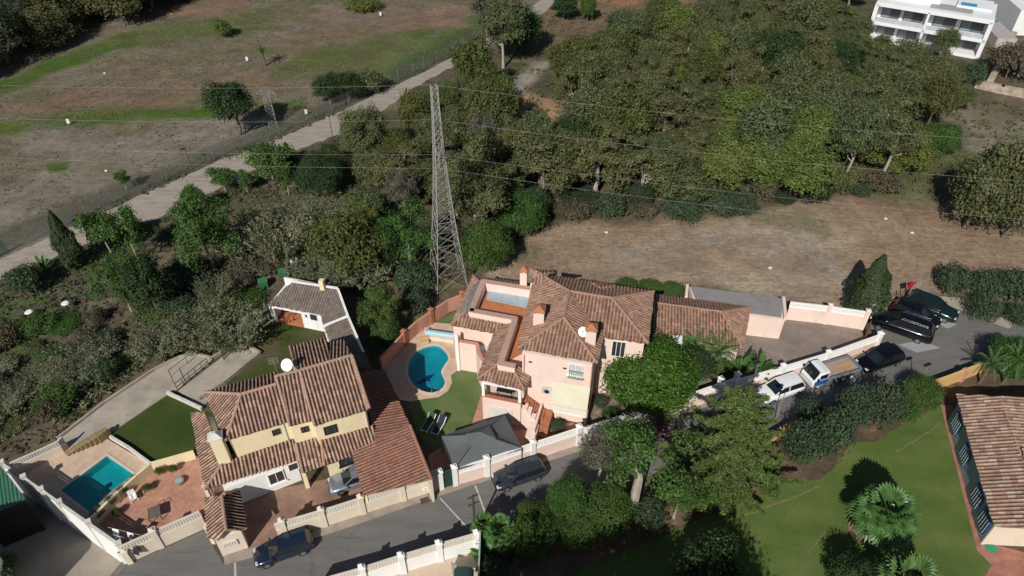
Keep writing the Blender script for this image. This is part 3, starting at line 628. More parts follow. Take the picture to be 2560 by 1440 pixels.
# side roof and carport
mb = MB(); s1 = R((962, 926, 2.4), (1023, 1062, 2.4), (938, 1102, 3.1), (900, 932, 3.1)); tiles(mb, s1, (0, 1)); caps(mb, (s1[1], s1[2]), r=.1)
mb.build('side_roof', [ROOF_R], yh); mb = MB(); mb.prism(inset(s1, .35), 0, 2.4, False); mb.build('side_wall', YEL, yh)
cpt = thing('carport', 'open carport roofed with reddish barrel tiles, over the silver car', 'carport', P(980, 1220))
s2 = R((879, 1130, 2.6), (909, 1238, 2.6), (1078, 1197, 3.4), (1025, 1064, 3.4)); mb = MB(); tiles(mb, s2, (0, 1)); caps(mb, (s2[2], s2[3]), r=.13); mb.build('roof', [ROOF_R], cpt)
mb = MB(); d_, n_, rz = fn(s2[3], s2[2]); L_ = (s2[2]-s2[3]).length; c_ = (s2[2]+s2[3])/2; mb.box((c_.x, c_.y, 1.6), (L_-.2, .2, 3.15), rz); mb.build('back_wall', CREAM, cpt)
for k in (.04, .96):
    p = s2[0].lerp(s2[1], k); mb = MB(); mb.box((p.x+.2, p.y, 1.25), (.2, .2, 2.4)); mb.build('post', YEL, cpt)
# gate porch
gp = thing('gate_porch', 'small tiled porch over the cream street gate, left end of the driveway', 'gate porch', P(570, 1380))
r0, r1 = P(555, 1240, 3.7), P(566, 1326, 3.7); mb = MB()
tiles(mb, [P(512, 1243, 2.6), P(519, 1345, 2.6), P(545, 1352, 2.75), r1, r0], (0, 1)); mb2 = [P(600, 1226, 2.5), P(617, 1322, 2.5), r1, r0]
tiles(mb, mb2, (0, 1)); caps(mb, (r0, r1)); mb.build('roof', [ROOF_Y], gp)
gw0, gw1 = P(558, 1392), P(622, 1371); d_, n_, rz = fn(gw0, gw1); L_ = (gw1-gw0).length
mb = MB(); mb.box((gw0+gw1)/2-n_*.3+Vector((0, 0, 1.25)), (L_, .6, 2.5), rz); mb.box((gw0+gw1)/2-n_*.3+Vector((0, 0, 2.75)), (L_*.98, .58, .5), rz, .55); mb.build('front_wall', CREAM, gp)
mb = MB(); q0 = gw0+d_*.4+n_*.06; lattice(mb, q0, q0+d_*1.0, 1.1, 1.75, .1, .2); mb.build('lattice_panel', LATC, gp)
for k in (.05, .95):
    p = P(525, 1250).lerp(P(530, 1362), k); mb = MB(); mb.box((p.x+.2, p.y, 1.3), (.3, .3, 2.6)); mb.build('pillar', CREAM, gp)
# walls around the yellow plot
boundary('garden_wall', 'cream street wall with a lattice band, in front of the yellow house driveway', 'wall', BASEL[1:5], 1.5, .75, CREAM, LATC, piers=[(718, 1343), (814, 1315), (910, 1284), (1010, 1251), (1086, 1227)], pierm=CREAM, ball=True)
boundary('garden_wall', 'cream street wall with a lattice band, beside the patio with the white garden chair', 'wall', [(326, 1404), (420, 1360), (517, 1317)], 1.5, .75, CREAM, LATC, piers=[(404, 1367)], pierm=CREAM)
bw = thing('boundary_wall', 'tall bright white wall running diagonally between the pool and the concrete yard', 'wall', P(180, 1300)); w00, w1, w2, w3 = [Vector((p.x, p.y, YZ)) for p in YW]; mb = MB()
for a, b_, h_ in ((w00, w1, 3.45), (w1, w2, 3.65), (w2, w3, 3.65)):
    d_, n_, rz = fn(a, b_); L_ = (b_-a).length; mb.box((a+b_)/2+Vector((0, 0, h_/2)), (L_+.03, .25, h_), rz)
mb.build('wall_face', WHITE, bw); mb = MB()
for a, b_, h_ in ((w00, w1, 1.25), (w1, w2, 1.45), (w2, w3, 1.45)): lattice(mb, a, b_, h_, h_+.45, .12, .3)
mb.build('lattice_band', DIRTYW, bw)
for p, h_ in ((w00, 4.2), (w1, 4.3), (w1.lerp(w2, .5), 4.3), (w2, 4.3), (w2.lerp(w3, .5), 4.3), (w3, 4.3)): mb = MB(); mb.box((p.x, p.y, h_/2+YZ), (.34, .34, h_), .6); mb.box((p.x, p.y, h_+.05+YZ), (.44, .44, .1), .6); mb.build('pier', DIRTYW, bw)
ry = thing('retaining_wall', 'dark retaining wall at the road end of the sunken concrete yard', 'wall', w3); ryp = [w3]+[Vector((p.x, p.y, YZ)) for p in YOUT[:3]]; mb = MB()
for i in range(3): a, b_ = ryp[i], ryp[i+1]; d_, n_, rz = fn(a, b_); mb.box((a+b_)/2+Vector((0, 0, 1.12)), ((b_-a).length+.3, .4, 2.26+.002*i), rz)
mb.build('wall_face', plain('dark_render', (.16, .14, .12), .9, .25, 1), ry)
boundary('end_wall', 'short stub wall with a pale blue face joining the white wall to the street', 'wall', [(320, 1386), (312, 1408), (326, 1404)], 1.5, 0, WHITE, LATC, piers=[(328, 1405)], pierm=CREAM)
boundary('garden_wall', 'low cream wall with a lattice band at the far edge of the rectangular pool', 'wall', [(40, 1185), (100, 1158), (160, 1130), (170, 1118)], .9, .6, CREAM, DIRTYW)
boundary('retaining_wall', 'cream wall between the rectangular pool and the terracotta patio', 'wall', [(238, 1312), (300, 1250), (350, 1205), (385, 1175), (490, 1145)], 1.0, 0, YEL, LATC)
hw = MB(); tag(boundary('hedge_planter', 'narrow stone planter topped with dry plants along the pool edge', 'planter', [(232, 1296), (290, 1238), (345, 1196)], .5, 0, CONC2, LATC, thick=.5))
boundary('low_wall', 'low white kerb wall on the far side of the dark green lawn, next to the tiled roof', 'wall', [(420, 986), (468, 1008), (506, 1026)], .45, 0, DIRTYW, LATC)
boundary('low_wall', 'low white kerb wall between the dark green lawn and the rectangular pool', 'wall', [(278, 1096), (325, 1124), (384, 1168)], .4, 0, DIRTYW, LATC)
boundary('low_wall', 'low pale coping around the upper concrete pad beside the patchy lawn', 'wall', [(530, 900), (601, 857), (652, 886), (560, 960), (500, 1000)], .4, 0, CONC, LATC)
boundary('low_wall', 'thin pale kerb along the outer edge of the curved concrete path', 'wall', [(145, 1099), (260, 1010), (385, 927), (447, 896), (485, 884), (528, 897)], .3, 0, CONC, LATC, thick=.2)
boundary('low_wall', 'thin pale kerb between the curved concrete path and the dark green lawn', 'wall', [(270, 1087), (345, 1036), (418, 987)], .12, 0, CONC, LATC, thick=.18)
fs_ = thing('stone_steps', 'curved rough yellowish stone steps beside the rectangular pool', 'steps', P(215, 1115)); mb = MB()
for k in range(8):
    p = P(182+k*11.5, 1128-k*4.6); mb.box((p.x, p.y, .12+.05*k), (.5, 1.1, .24+.1*k), -.5)
mb.build('treads', plain('rough_stone', (.26, .19, .10), .9, .35, 4, bmp=.6), fs_)
rl = thing('railing', 'dark metal railing on the curved concrete path', 'railing', P(470, 930))
rp = R((444, 976), (480, 946), (522, 912)); rq = R((428, 942), (470, 910), (508, 886)); mb = MB()
for A_, B_ in ((rp[0], rp[2]),):
    for z_ in (.45, .95): mb.tube([A_+Vector((0, 0, z_)), B_+Vector((0, 0, z_))], .035, 6)
    for k in range(6): p = A_.lerp(B_, k/5); mb.tube([p, p+Vector((0, 0, .95))], .03, 6)
mb.tube([rp[0]+Vector((0, 0, .95)), rq[0]+Vector((0, 0, .95)), rq[1]+Vector((0, 0, .95)), rq[2]+Vector((0, 0, .95))], .03, 6)
for p in rq: mb.tube([p, p+Vector((0, 0, .95))], .03, 6)
mb.build('rails', DARKM, rl)
# ================= pool house with grey roof
ph_ = thing('pool_house', 'small white garden house with a grey tiled roof and an open terracotta porch', 'outbuilding', P(740, 800))
e1, e2, t1, t2 = P(668, 762, 2.3), P(801, 787, 2.3), P(845, 722, 3.7), P(731, 705, 3.7); mb = MB(); tiles(mb, [e1, e2, t1, t2], amp=.05, pitch=.3)
e3, e4 = P(809, 817, 2.3), P(870, 792, 3.0); tiles(mb, [e2, e3, e4, P(852, 742, 3.5), t1], (0, 1), amp=.05)
caps(mb, (e2, t1), r=.06, dz=.02); mb.build('roof', [ROOF_G], ph_)
mb = MB(); e5, e6, e7 = P(816, 840, 2.2), P(845, 905, 2.2), P(908, 880, 2.9); tiles(mb, [P(811, 820, 2.25), e6, P(930, 925, 2.95), P(872, 795, 2.95)], (0, 1), amp=.05); mb.build('wing_roof', [ROOF_G], ph_)
mb = MB()
for a, b_ in ((t2, t1), (e3, e4), (e4, P(908, 880, 2.95)), (P(845, 724, 3.6), e4)): mb.beam(a+Vector((0, 0, .1)), b_+Vector((0, 0, .1)), .22, .16)
mb.build('white_trim', WHITE, ph_)
wA_, wB_ = P(671, 765, 2.2), P(806, 792, 2.2); d_, n_, rz = fn(wA_, wB_); L_ = (wB_-wA_).length; b0_ = Vector((wA_.x, wA_.y, 0)); mb = MB()
for s_, t__ in ((0, .09), (.60, 1.0)): mb.box(b0_+d_*(L_*(s_+t__)/2)-n_*.12+Vector((0, 0, 1.05)), (L_*(t__-s_), .22, 2.1), rz)
mb.box(b0_+d_*L_/2-n_*.12+Vector((0, 0, 2.15)), (L_, .24, .22), rz); mb.box(b0_-n_*1.9+d_*.1+Vector((0, 0, 1.15)), (.2, 3.6, 2.3), rz); mb.box(b0_-n_*3.7+d_*L_/2+Vector((0, 0, 1.6)), (L_, .2, 3.2), rz)
mb.box(b0_-n_*1.9+d_*L_*.62+Vector((0, 0, 1.1)), (.2, 3.4, 2.2), rz)
mb.prism([e3, P(835, 880, 2.2), P(880, 880, 2.2), P(860, 800, 2.2)], 0, 2.25, False); mb.build('wall', WHITE, ph_)
mb = MB(); mb.box(b0_+d_*L_*.34-n_*1.8+Vector((0, 0, .06)), (L_*.52, 3.6, .1), rz); mb.build('porch_floor', TERFL, ph_)
window(ph_, wA_, wB_, 784, 793, .65, .65, bars=1, fm=plain('maroon_frame', (.12, .03, .03), .6), sill=False)
for px_, py_ in ((677, 773), (765, 790)):
    c_ = onwall(px_, py_, wA_, wB_, .05); mb = MB(); mb.box(c_, (.16, .12, .3), rz); mb.build('wall_lamp', plain('blue_glass', (.05, .10, .25), .3), ph_)
p = P(808, 722, 3.55); mb = MB(); mb.box(p+Vector((0, 0, .45)), (.5, .5, 1.5), -.2); mb.build('chimney', YEL, ph_)
# ================= pink house
pk = thing('house', 'large pink house with terracotta hip roofs and a roof terrace, behind the grey canopy', 'house', P(1400, 1000)); PE = 7.9
PL, PR_ = P(1293, 872, PE), P(1494, 909, PE); AP, RN = P(1410, 795, 9.6), P(1425, 729, 9.75); WR = P(1530, 746, 9.3)
mb = MB(); tiles(mb, [PL, PR_, AP], pitch=.32)
wv = P(1508, 843, PE); tiles(mb, [PR_, wv, RN, AP], (0, 1), pitch=.32)
pw = P(1312, 805, PE); pt = P(1330, 712, PE); tiles(mb, [PL, pt, P(1363, 694, 9.2), RN, AP], (0, 1), pitch=.32)
we, wb = P(1621, 859, PE), P(1635, 729, PE); tiles(mb, [wv, we, WR, RN], (0, 1), pitch=.32); tiles(mb, [we, wb, WR], (0, 1), pitch=.32)
tiles(mb, [P(1390, 691, PE+.4), wb, WR, RN, P(1363, 694, 9.2)], (0, 1), pitch=.32)
caps(mb, (PL, AP), (PR_, AP), (AP, RN), (RN, WR), (we, WR), (wb, WR), (RN, P(1363, 694, 9.2)))
dz_ = R((1318, 705, 8.9), (1352, 706, 8.9), (1345, 681, 9.7)); tiles(mb, [P(1320, 706, 8.7), P(1362, 712, 8.7), P(1357, 684, 9.6)], (0, 1)); tiles(mb, [P(1320, 706, 8.7), P(1326, 672, 9.0), P(1357, 684, 9.6)], (0, 1)); tiles(mb, [P(1326, 672, 8.9), P(1388, 680, 8.9), P(1357, 684, 9.6)], (0, 1))
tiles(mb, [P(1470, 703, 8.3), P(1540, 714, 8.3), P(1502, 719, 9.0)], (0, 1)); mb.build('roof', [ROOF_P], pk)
fl_, fr_ = P(1306, 880, PE), P(1481, 912, PE); d_, n_, rz = fn(fl_, fr_); FA, FB = fl_, fr_
mb = MB(); mb.prism([fl_, fr_, P(1496, 846, PE), P(1425, 740, PE), P(1338, 716, PE), P(1322, 800, PE)], 0, PE, False)
mb.prism([P(1430, 800, PE), P(1500, 836, PE), P(1612, 850, PE), P(1624, 740, PE), P(1440, 712, PE)], 0, PE-.04, False); mb.build('wall', PINK, pk)
WA, WB = P(1500, 836, PE), P(1612, 850, PE)
window(pk, FA, FB, 1439, 925, 1.25, 1.35, bars=1, pane=plain('pale_blind', (.5, .52, .52), .4)); window(pk, WA, WB, 1546, 872, 1.2, 1.9, bars=2, name='balcony_door', sill=False)
c_ = onwall(1439, 938, FA, FB, .3); mb = MB()
for k in range(7): mb.box(c_+d_*(k-3)*.18, (.03, .03, .8), rz)
mb.box(c_+Vector((0, 0, .4)), (1.3, .04, .04), rz); mb.box(c_+Vector((0, 0, -.4))-n_*.1, (1.4, .4, .06), rz); mb.build('window_grille', plain('green_grey_iron', (.18, .24, .22), .6), pk)
a0, a1_ = onwall(1383, 953, FA, FB, .05), onwall(1476, 968, FA, FB, .05); L_ = (a1_-a0).length; mb = MB(); dn = Vector((0, 0, -2.0))+n_*.95
mb.add([a0, a1_, a1_+dn, a0+dn, a0-Vector((0, 0, .05)), a1_-Vector((0, 0, .05)), a1_+dn-Vector((0, 0, .05)), a0+dn-Vector((0, 0, .05))], [(0, 3, 2, 1), (4, 5, 6, 7), (0, 1, 5, 4), (1, 2, 6, 5), (2, 3, 7, 6), (3, 0, 4, 7)])
mb.box(a0+dn+d_*L_/2, (L_, .07, .09), rz); mb.build('awning', plain('pale_green_canvas', (.60, .57, .44), .85, .07, .8, stain=(.8, .6, .85)), pk)
l0, l1 = onwall(1384, 1014, FA, FB, .12), onwall(1465, 1028, FA, FB, .12); mb = MB(); zc = l0.z-.25; lattice(mb, l0, l1, zc-.55, zc+.75, .1, .25); mb.build('balcony_lattice', LAT, pk)
c_ = onwall(1368, 975, FA, FB, .2); mb = MB(); mb.box(c_, (.95, .4, .65), rz); o = mb.build('air_conditioner', DIRTYW, pk, bevel=.03); mb = MB(); mb.tube([c_+n_*.2, c_+n_*.22], .24, 14); mb.build('fan', DARKM, o)
chimney(pk, 1347, 805, 8.55, .95, 1.35, PINK, TERRA, -.12); chimney(pk, 1476, 846, 8.7, .9, 1.1, PINK, TERRA, -.12); chimney(pk, 1309, 715, 5.9, .7, 1.9, PINK, TERRA, -.12)
p = P(1336, 733, 6.4); mb = MB(); mb.box(p+Vector((0, 0, .2)), (.8, .8, 2.4), -.12); mb.build('stair_turret', WHITE, pk)
dish('satellite_dish', 'small white satellite dish beside the right chimney of the pink house', P(1457, 845, 8.7), .45, .6)
# small porch right of main block
mb = MB(); mb.prism([P(1491, 925, 3.6), P(1520, 938, 3.6), P(1545, 905, 3.6), P(1510, 890, 3.6)], 0, 3.4, False); mb.build('side_porch_wall', PINK, pk)
for (px_, py_, A_, B_) in ((1476, 960, FA, FB), (1310, 930, FA, FB)):
    c_ = onwall(px_, py_, A_, B_, .07); mb = MB(); mb.tube([Vector((c_.x, c_.y, .1)), Vector((c_.x, c_.y, 7.7))], .05, 6); mb.build('downpipe', PINKD, pk)
for t_ in (.12, .62):
    a = fl_.lerp(fr_, t_)+fn(fl_, fr_)[1]*.06; mb = MB(); mb.box((a.x, a.y, 6.9), (.3, .06, .12), rz); mb.build('wall_vent', DARKM, pk)
# west wing: skirt roofs, terrace, parapets
k1, k2 = P(1127, 813, 5.0), P(1183, 690, 5.0); j1, j2 = P(1163, 780, 5.75), P(1203, 708, 5.75)
mb = MB(); tiles(mb, [k1, k2, j2, j1], (0, 1), pitch=.32); k3 = P(1234, 833, 5.0); j3 = P(1285, 800, 5.75); tiles(mb, [k1, k3, j3, j1], (0, 1), pitch=.32)
k4 = P(1192, 949, 5.0); j4 = P(1243, 912, 5.75); tiles(mb, [k3, k4, j4, j3], (0, 1), pitch=.32)
k5 = P(1311, 977, 5.0); j5 = P(1282, 921, 5.75); tiles(mb, [k4, k5, j5, j4], (0, 1), pitch=.32); k6 = P(1331, 936, 5.0); tiles(mb, [k5, k6, P(1286, 912, 5.75), j5], (0, 1), pitch=.32)
k7 = P(1312, 722, 5.0); tiles(mb, [P(1183, 690, 5.0), P(1312, 707, 5.0), P(1320, 724, 5.6), P(1205, 706, 5.6)], (0, 1), pitch=.32)
caps(mb, (k1, j1), (k4, j4), (k5, j5), (k2, j2)); mb.build('skirt_roof', [ROOF_P], pk)
mb = MB(); mb.prism([P(1133, 812, 5), P(1186, 696, 5), P(1320, 730, 5), P(1310, 900, 5), P(1250, 912, 5), P(1290, 800, 5), P(1236, 828, 5)], 0, 4.95, False)
mb.prism([P(1249, 822, 5), P(1300, 812, 5), P(1310, 900, 5), P(1262, 920, 5), P(1206, 938, 5)], 0, 4.97, False); mb.build('wing_wall', PINK, pk)
mb = MB(); mb.prism([P(1200, 770, 5.2), P(1220, 712, 5.2), P(1335, 730, 5.2), P(1318, 800, 5.2), P(1298, 850, 5.2), P(1306, 880, 5.2), P(1262, 903, 5.2), P(1290, 800, 5.2)], 4.9, 5.2); mb.build('terrace_floor', TERFL, pk)
PT = 6.25
def para(pts, w_=.5, top=PT, base=4.9):
    for i in range(len(pts)-1):
        a, b_ = pts[i], pts[i+1]; d, n__, r_ = fn(a, b_); mb.box(((a.x+b_.x)/2, (a.y+b_.y)/2, (top+base)/2), ((b_-a).length+w_*.5, w_, top-base+.003*i), r_)
mb = MB(); para(R((1178, 776, PT), (1208, 703, PT), (1330, 722, PT))); para(R((1178, 776, PT), (1288, 796, PT), (1251, 908, PT), (1285, 915, PT)), .5, PT-.01); mb.build('parapet', PINK, pk)
mb = MB()
for pts in (R((1178, 776, PT), (1208, 703, PT), (1330, 722, PT)), R((1178, 776, PT), (1288, 796, PT), (1251, 908, PT), (1285, 915, PT))):
    for i in range(len(pts)-1): a, b_ = pts[i], pts[i+1]; d, n__, r_ = fn(a, b_); mb.box(((a.x+b_.x)/2, (a.y+b_.y)/2, PT+.03+.003*i), ((b_-a).length+.3, .56, .06), r_)
mb.build('parapet_coping', plain('salmon_coping', (.44, .29, .23), .9, .12, 1.2, stain=(.7, .5, .8)), pk)
sr = P(1218, 728, 5.25); mb = MB(); q4 = R((1221, 724, 5.27), (1331, 742, 5.27), (1324, 770, 5.27), (1216, 748, 5.27)); mb.add(q4+[v-Vector((0, 0, .08)) for v in q4], [(3, 2, 1, 0), (0, 1, 5, 4), (1, 2, 6, 5), (2, 3, 7, 6), (3, 0, 4, 7)])
for k in (.33, .68): a = q4[0].lerp(q4[1], k); b_ = q4[3].lerp(q4[2], k); mb.beam(a+Vector((0, 0, .02)), b_+Vector((0, 0, .02)), .05, .03)
tag(mb.build('roof_matting', plain('pale_blue_matting', (.33, .42, .48), .6, .15, 2, stain=(1.2, .5, .75))), 'pale blue-grey matting laid on the orange roof terrace', 'matting')
tw = MB(); tw.tube([P(1205, 706, 5.95), P(1190, 722, 5.95), P(1172, 756, 5.9), P(1160, 784, 5.7)], [.3, .45, .5, .42], 8); tag(tw.build('tarpaulin_roll', plain('grey_tarpaulin', (.20, .19, .18), .7, .4, 4, bmp=.6)), 'crumpled grey tarpaulin lying along the left edge of the pink house roof', 'tarpaulin')
# patio terrace at middle level with curved wall
mb = MB(); cw = [P(1149, 853, 3.9), P(1192, 860, 3.9), P(1196, 880, 3.9), P(1203, 895, 3.9), P(1212, 905, 3.9), P(1225, 900, 3.5), P(1240, 830, 3.9), P(1155, 820, 3.9)]
mb.prism(cw, 0, 2.9, False); mb.build('patio_block', PINK, pk)
mb = MB(); cwp = cw[:5]
for i in range(4): a, b_ = cwp[i], cwp[i+1]; d, n__, r_ = fn(a, b_); mb.box(((a.x+b_.x)/2, (a.y+b_.y)/2, 1.95), ((b_-a).length+.06, .26+.004*i, 3.9), r_)
a, b_ = cw[0], P(1150, 835, 3.9); d, n__, r_ = fn(a, b_); mb.box(((a.x+b_.x)/2, (a.y+b_.y)/2, 1.95), ((b_-a).length, .25, 3.88), r_); mb.build('patio_wall', PINK, pk)
mb = MB()
for i in range(4): a, b_ = cwp[i], cwp[i+1]; d, n__, r_ = fn(a, b_); mb.box(((a.x+b_.x)/2, (a.y+b_.y)/2, 3.94+.003*i), ((b_-a).length+.08, .34, .07), r_)
mb.build('patio_wall_coping', PINKD, pk)
mb = MB(); mb.prism([P(1172, 828, 3.0), P(1228, 838, 3.0), P(1221, 876, 3.0), P(1205, 876, 3.0), P(1206, 856, 3.0), P(1164, 846, 3.0)], 2.9, 2.96); mb.build('patio_floor', plain('pale_slabs', (.50, .52, .52), .6, .1, 1.5), pk)
for x_, y_ in ((1148, 925),): p = P(x_, y_); mb = MB(); mb.box(p+Vector((0, 0, 2.5)), (.28, .28, 5.0), rz); mb.build('column', WHITE, pk)
# front terrace under the porch roof
b1_, b2_ = P(1208, 1047), P(1301, 1066); d2, n2_, r2 = fn(b1_, b2_); dep = 3.4
mb = MB(); mb.prism([b1_, b2_, b2_-n2_*dep, b1_-n2_*dep], 0, 2.35, False); mb.build('garage_block', PINK, pk)
mb = MB(); L_ = (b2_-b1_).length
mb.box((b1_+b2_)/2-n2_*.14+Vector((0, 0, 2.75)), (L_, .28, .8), r2); mb.box(b1_-n2_*dep/2+d2*.14+Vector((0, 0, 2.74)), (.28, dep-.3, .8), r2); mb.build('terrace_parapet', PINK, pk)
mb = MB(); mb.box((b1_+b2_)/2-n2_*.14+Vector((0, 0, 3.18)), (L_+.04, .36, .07), r2); mb.build('terrace_coping', TERRA, pk)
mb = MB(); mb.box((b1_+b2_)/2-n2_*dep/2+Vector((0, 0, 2.38)), (L_-.6, dep-.6, .05), r2); mb.build('terrace_slabs', plain('beige_slabs', (.42, .36, .28), .8, .15, 2), pk)
for k in (.03, .97):
    for j in (.14, dep-.3): p = b1_.lerp(b2_, k)-n2_*j; mb = MB(); mb.box(p+Vector((0, 0, 3.95)), (.26, .26, 1.9), r2); mb.build('column', WHITE, pk)
mb = MB(); mb.box((b1_+b2_)/2-n2_*.14+Vector((0, 0, 4.88)), (L_, .2, .2), r2); mb.build('porch_beam', WHITE, pk)
mb = MB(); c_ = b1_+d2*1.75+n2_*.05+Vector((0, 0, 1.1)); mb.box(c_, (2.1, .08, 1.9), r2)
for k in range(7): mb.box(c_+Vector((0, 0, (k-3)*.27))+n2_*.05, (2.0, .03, .04), r2)
mb.build('garage_door', DIRTYW, pk)
tt = thing('dining_table', 'dark table with chairs under the porch roof of the pink house', 'table', (b1_+b2_)/2-n2_*1.4+Vector((0, 0, 2.4))); tc_ = (b1_+b2_)/2-n2_*1.4+Vector((0, 0, 2.4)); mb = MB(); mb.box(tc_+Vector((0, 0, .75)), (1.5, .9, .06), r2); mb.build('tabletop', DARKM, tt)
for a in (-.65, .65):
    for b_ in (-.35, .35): mb = MB(); mb.box(tc_+d2*a+n2_*b_+Vector((0, 0, .36)), (.06, .06, .72), r2); mb.build('leg', DARKM, tt)
# outside stair right of the porch
st = thing('outdoor_staircase', 'terracotta outdoor stairs with pink side walls climbing beside the porch of the pink house', 'staircase', P(1330, 1085)); mb = MB()
s0 = onwall(1318, 1008, FA, FB, .7); s1_ = onwall(1352, 1030, FA, FB, .7)
fq = Vector((fl_.x, fl_.y, 0)); 
for k in range(9):
    p = P(1312+k*5.5, 1000+k*4.2, 2.6-k*.16); mb.box((p.x, p.y, p.z/2), (.34, 1.15, p.z), rz)
lp_ = P(1363, 1040, 1.1); mb.box((lp_.x, lp_.y, .55), (1.15, 1.7, 1.1), rz)
for k in range(5): p = lp_-Vector((0, 0, 1.1))+n_*(1.05+k*.36)*1+Vector((0, 0, 0)); mb.box((p.x, p.y, (1.0-.2*k)/2), (1.15, .36, 1.0-.2*k), rz)
mb.build('treads', TERRA, st); mb = MB()
for k, (x_, y_, h_) in enumerate(((1312, 1072, 2.6), (1322, 1076, 2.3), (1333, 1080, 1.8))): p = P(x_, y_); mb.box(p+Vector((0, 0.5, h_/2)), (.5, .8, h_), rz)
p = lp_+d_*-.72; mb.box((p.x, p.y-.8, .95), (.2, 3.4, 1.9), rz); p = P(1330, 1098); mb.box(p+Vector((0, 0, .65)), (.9, 1.6, 1.3), rz); mb.build('side_wall', PINK, st)
# annex and garage
an = thing('annex', 'long low tiled annex of the pink house, left of the paved yard', 'outbuilding', P(1740, 900)); mb = MB()
z0, z1_ = 3.0, 4.35; f1, f2, r1_, r2_ = P(1625, 850, z0), P(1858, 873, z0), P(1637, 758, z1_), P(1804, 780, z1_); bk1, bk2 = P(1632, 735, z0), P(1877, 768, z0)
tiles(mb, [f1, f2, r2_, P(1625, 756, z1_)], (0, 1)); tiles(mb, [f2, bk2, r2_], (0, 1)); tiles(mb, [P(1620, 733, z0), bk2, r2_, P(1625, 756, z1_)], (0, 1)); caps(mb, (P(1625, 756, z1_), r2_), (f2, r2_), (bk2, r2_), r=.1)
tiles(mb, [P(1632, 905, z0), P(1684, 866, z0), P(1634, 812, 4.0)], (1, 2)); mb.build('roof', [ROOF_P], an)
mb = MB(); mb.prism(inset([f1, f2, bk2, P(1620, 733, z0)], .5), 0, z0, False); mb.build('wall', PINK, an)
ii = inset([f1, f2, bk2, P(1620, 733, z0)], .5); A_, B_ = ii[0], ii[1]
dw = thing('x', 'x', 'x'); bpy.data.objects.remove(dw)
c_ = P(1692, 862, 2.9); mb = MB(); mb.box(c_+Vector((0, 0, -.2)), (.7, .9, 1.7), -.1); mb.box(c_+Vector((0, 0, .72)), (.9, 1.1, .12), -.1); o = mb.build('dormer_window', WHITE, an); mb = MB(); mb.box(c_+Vector((0, -.46, -.1)), (.5, .04, 1.1), -.1); mb.build('pane', GLASS, o)
gr = thing('garage', 'flat grey-roofed garage with pink walls between the annex and the paved yard', 'garage', P(1900, 830)); q5 = R((1724, 716, 2.8), (1957, 747, 2.8), (1952, 796, 2.8), (1872, 786, 2.8)); mb = MB()
ins5 = [q5[0], q5[1], q5[2], P(1872, 789, 2.8)]; mb.prism([q5[0], q5[1], P(1963, 798, 2.8), P(1881, 789, 2.8), P(1740, 770, 2.8)], 0, 2.75, False); mb.build('wall', PINK, gr)
mb = MB(); mb.add([v+Vector((0, 0, .06)) for v in (q5[0], q5[1], P(1953, 795, 2.8), P(1880, 785, 2.8), P(1745, 765, 2.8))], [(4, 3, 2, 1, 0)]); mb.build('roof', plain('grey_roof_felt', (.235, .225, .225), .8, .12, .7, stain=(.5, .55, .8)), gr)
mb = MB(); mb.beam(P(1958, 746, 3.0), P(1963, 797, 3.0), .3, .5); mb.beam(P(1718, 716, 3.0), P(1715, 745, 3.0), .3, .6); mb.build('parapet', PINK, gr)
boundary('garden_wall', 'pink wall with a white lattice top at the far side of the paved yard', 'wall', [(1963, 797), (2057, 808), (2150, 822)], 1.75, .7, PINK, LAT, piers=[(2060, 808), (2152, 822)], pierm=PINK)
boundary('garden_wall', 'pink wall with a white lattice top along the road beside the white car and the flatbed truck', 'wall', BASEL[11:15], 1.0, .85, PINK, LAT, piers=[(1948, 948), (2060, 914), (2187, 868)], pierm=LAT, ph=2.0)
boundary('garden_wall', 'pink wall with a white lattice band along the road in front of the pink house and grey canopy', 'wall', BASEL[5:9], 1.6, .8, PINK, LAT, piers=[(1139, 1213), (1218, 1190), (1331, 1150), (1444, 1112)], pierm=WHITE, ph=2.6)
boundary('garden_wall', 'white lattice wall half hidden by shrubs between the two street trees', 'wall', BASEL[8:12], 1.4, .8, PINK, LAT, piers=[(1830, 984), (1790, 996)], pierm=WHITE, ph=2.8)
g_ = thing('garden_gate', 'dark green metal gate between two white posts on the street', 'gate', P(1118, 1218)); ga, gb = P(1106, 1222), P(1132, 1214); d_, n_, rz_ = fn(ga, gb); mb = MB(); mb.box((ga+gb)/2+Vector((0, 0, 1.2)), ((gb-ga).length, .08, 2.3), rz_); mb.build('panel', plain('dark_green_gate', (.02, .07, .05), .5), g_)
mb = MB()
for k in range(5): mb.box(ga.lerp(gb, (k+.5)/5)+n_*.05+Vector((0, 0, 1.2)), (.04, .04, 2.2), rz_)
mb.build('bars', DARKM, g_)
boundary('gate_pillar', 'pink and white gate wall with a small tile plaque left of the green gate', 'wall', [(1090, 1227), (1103, 1222)], 1.9, .3, PINK, LAT, piers=[(1103, 1223)], pierm=WHITE, ph=2.5)
yg = thing('yard_gate', 'brown wooden gate leaf at the entrance of the paved yard', 'gate', P(2160, 845)); mb = MB(); ya, yb = P(2158, 858), P(2164, 832); d_, n_, rz_ = fn(ya, yb)
for k in range(9): a = ya.lerp(yb, (k+.5)/9); h_ = 1.5+.6*sin(pi*(k+.5)/9); mb.box(a+Vector((0, 0, h_/2+.1)), ((yb-ya).length/9*.92, .08, h_), rz_)
mb.build('boards', WOOD, yg); p = P(2172, 800); mb = MB(); mb.box(p+Vector((0, 0, 1.1)), (.5, .5, 2.2), .3); mb.blob(p+Vector((0, 0, 2.4)), (.42, .42, .5)); tag(mb.build('gate_post', WHITE), 'white gate post with a bulging top beside the black cars', 'gate post')
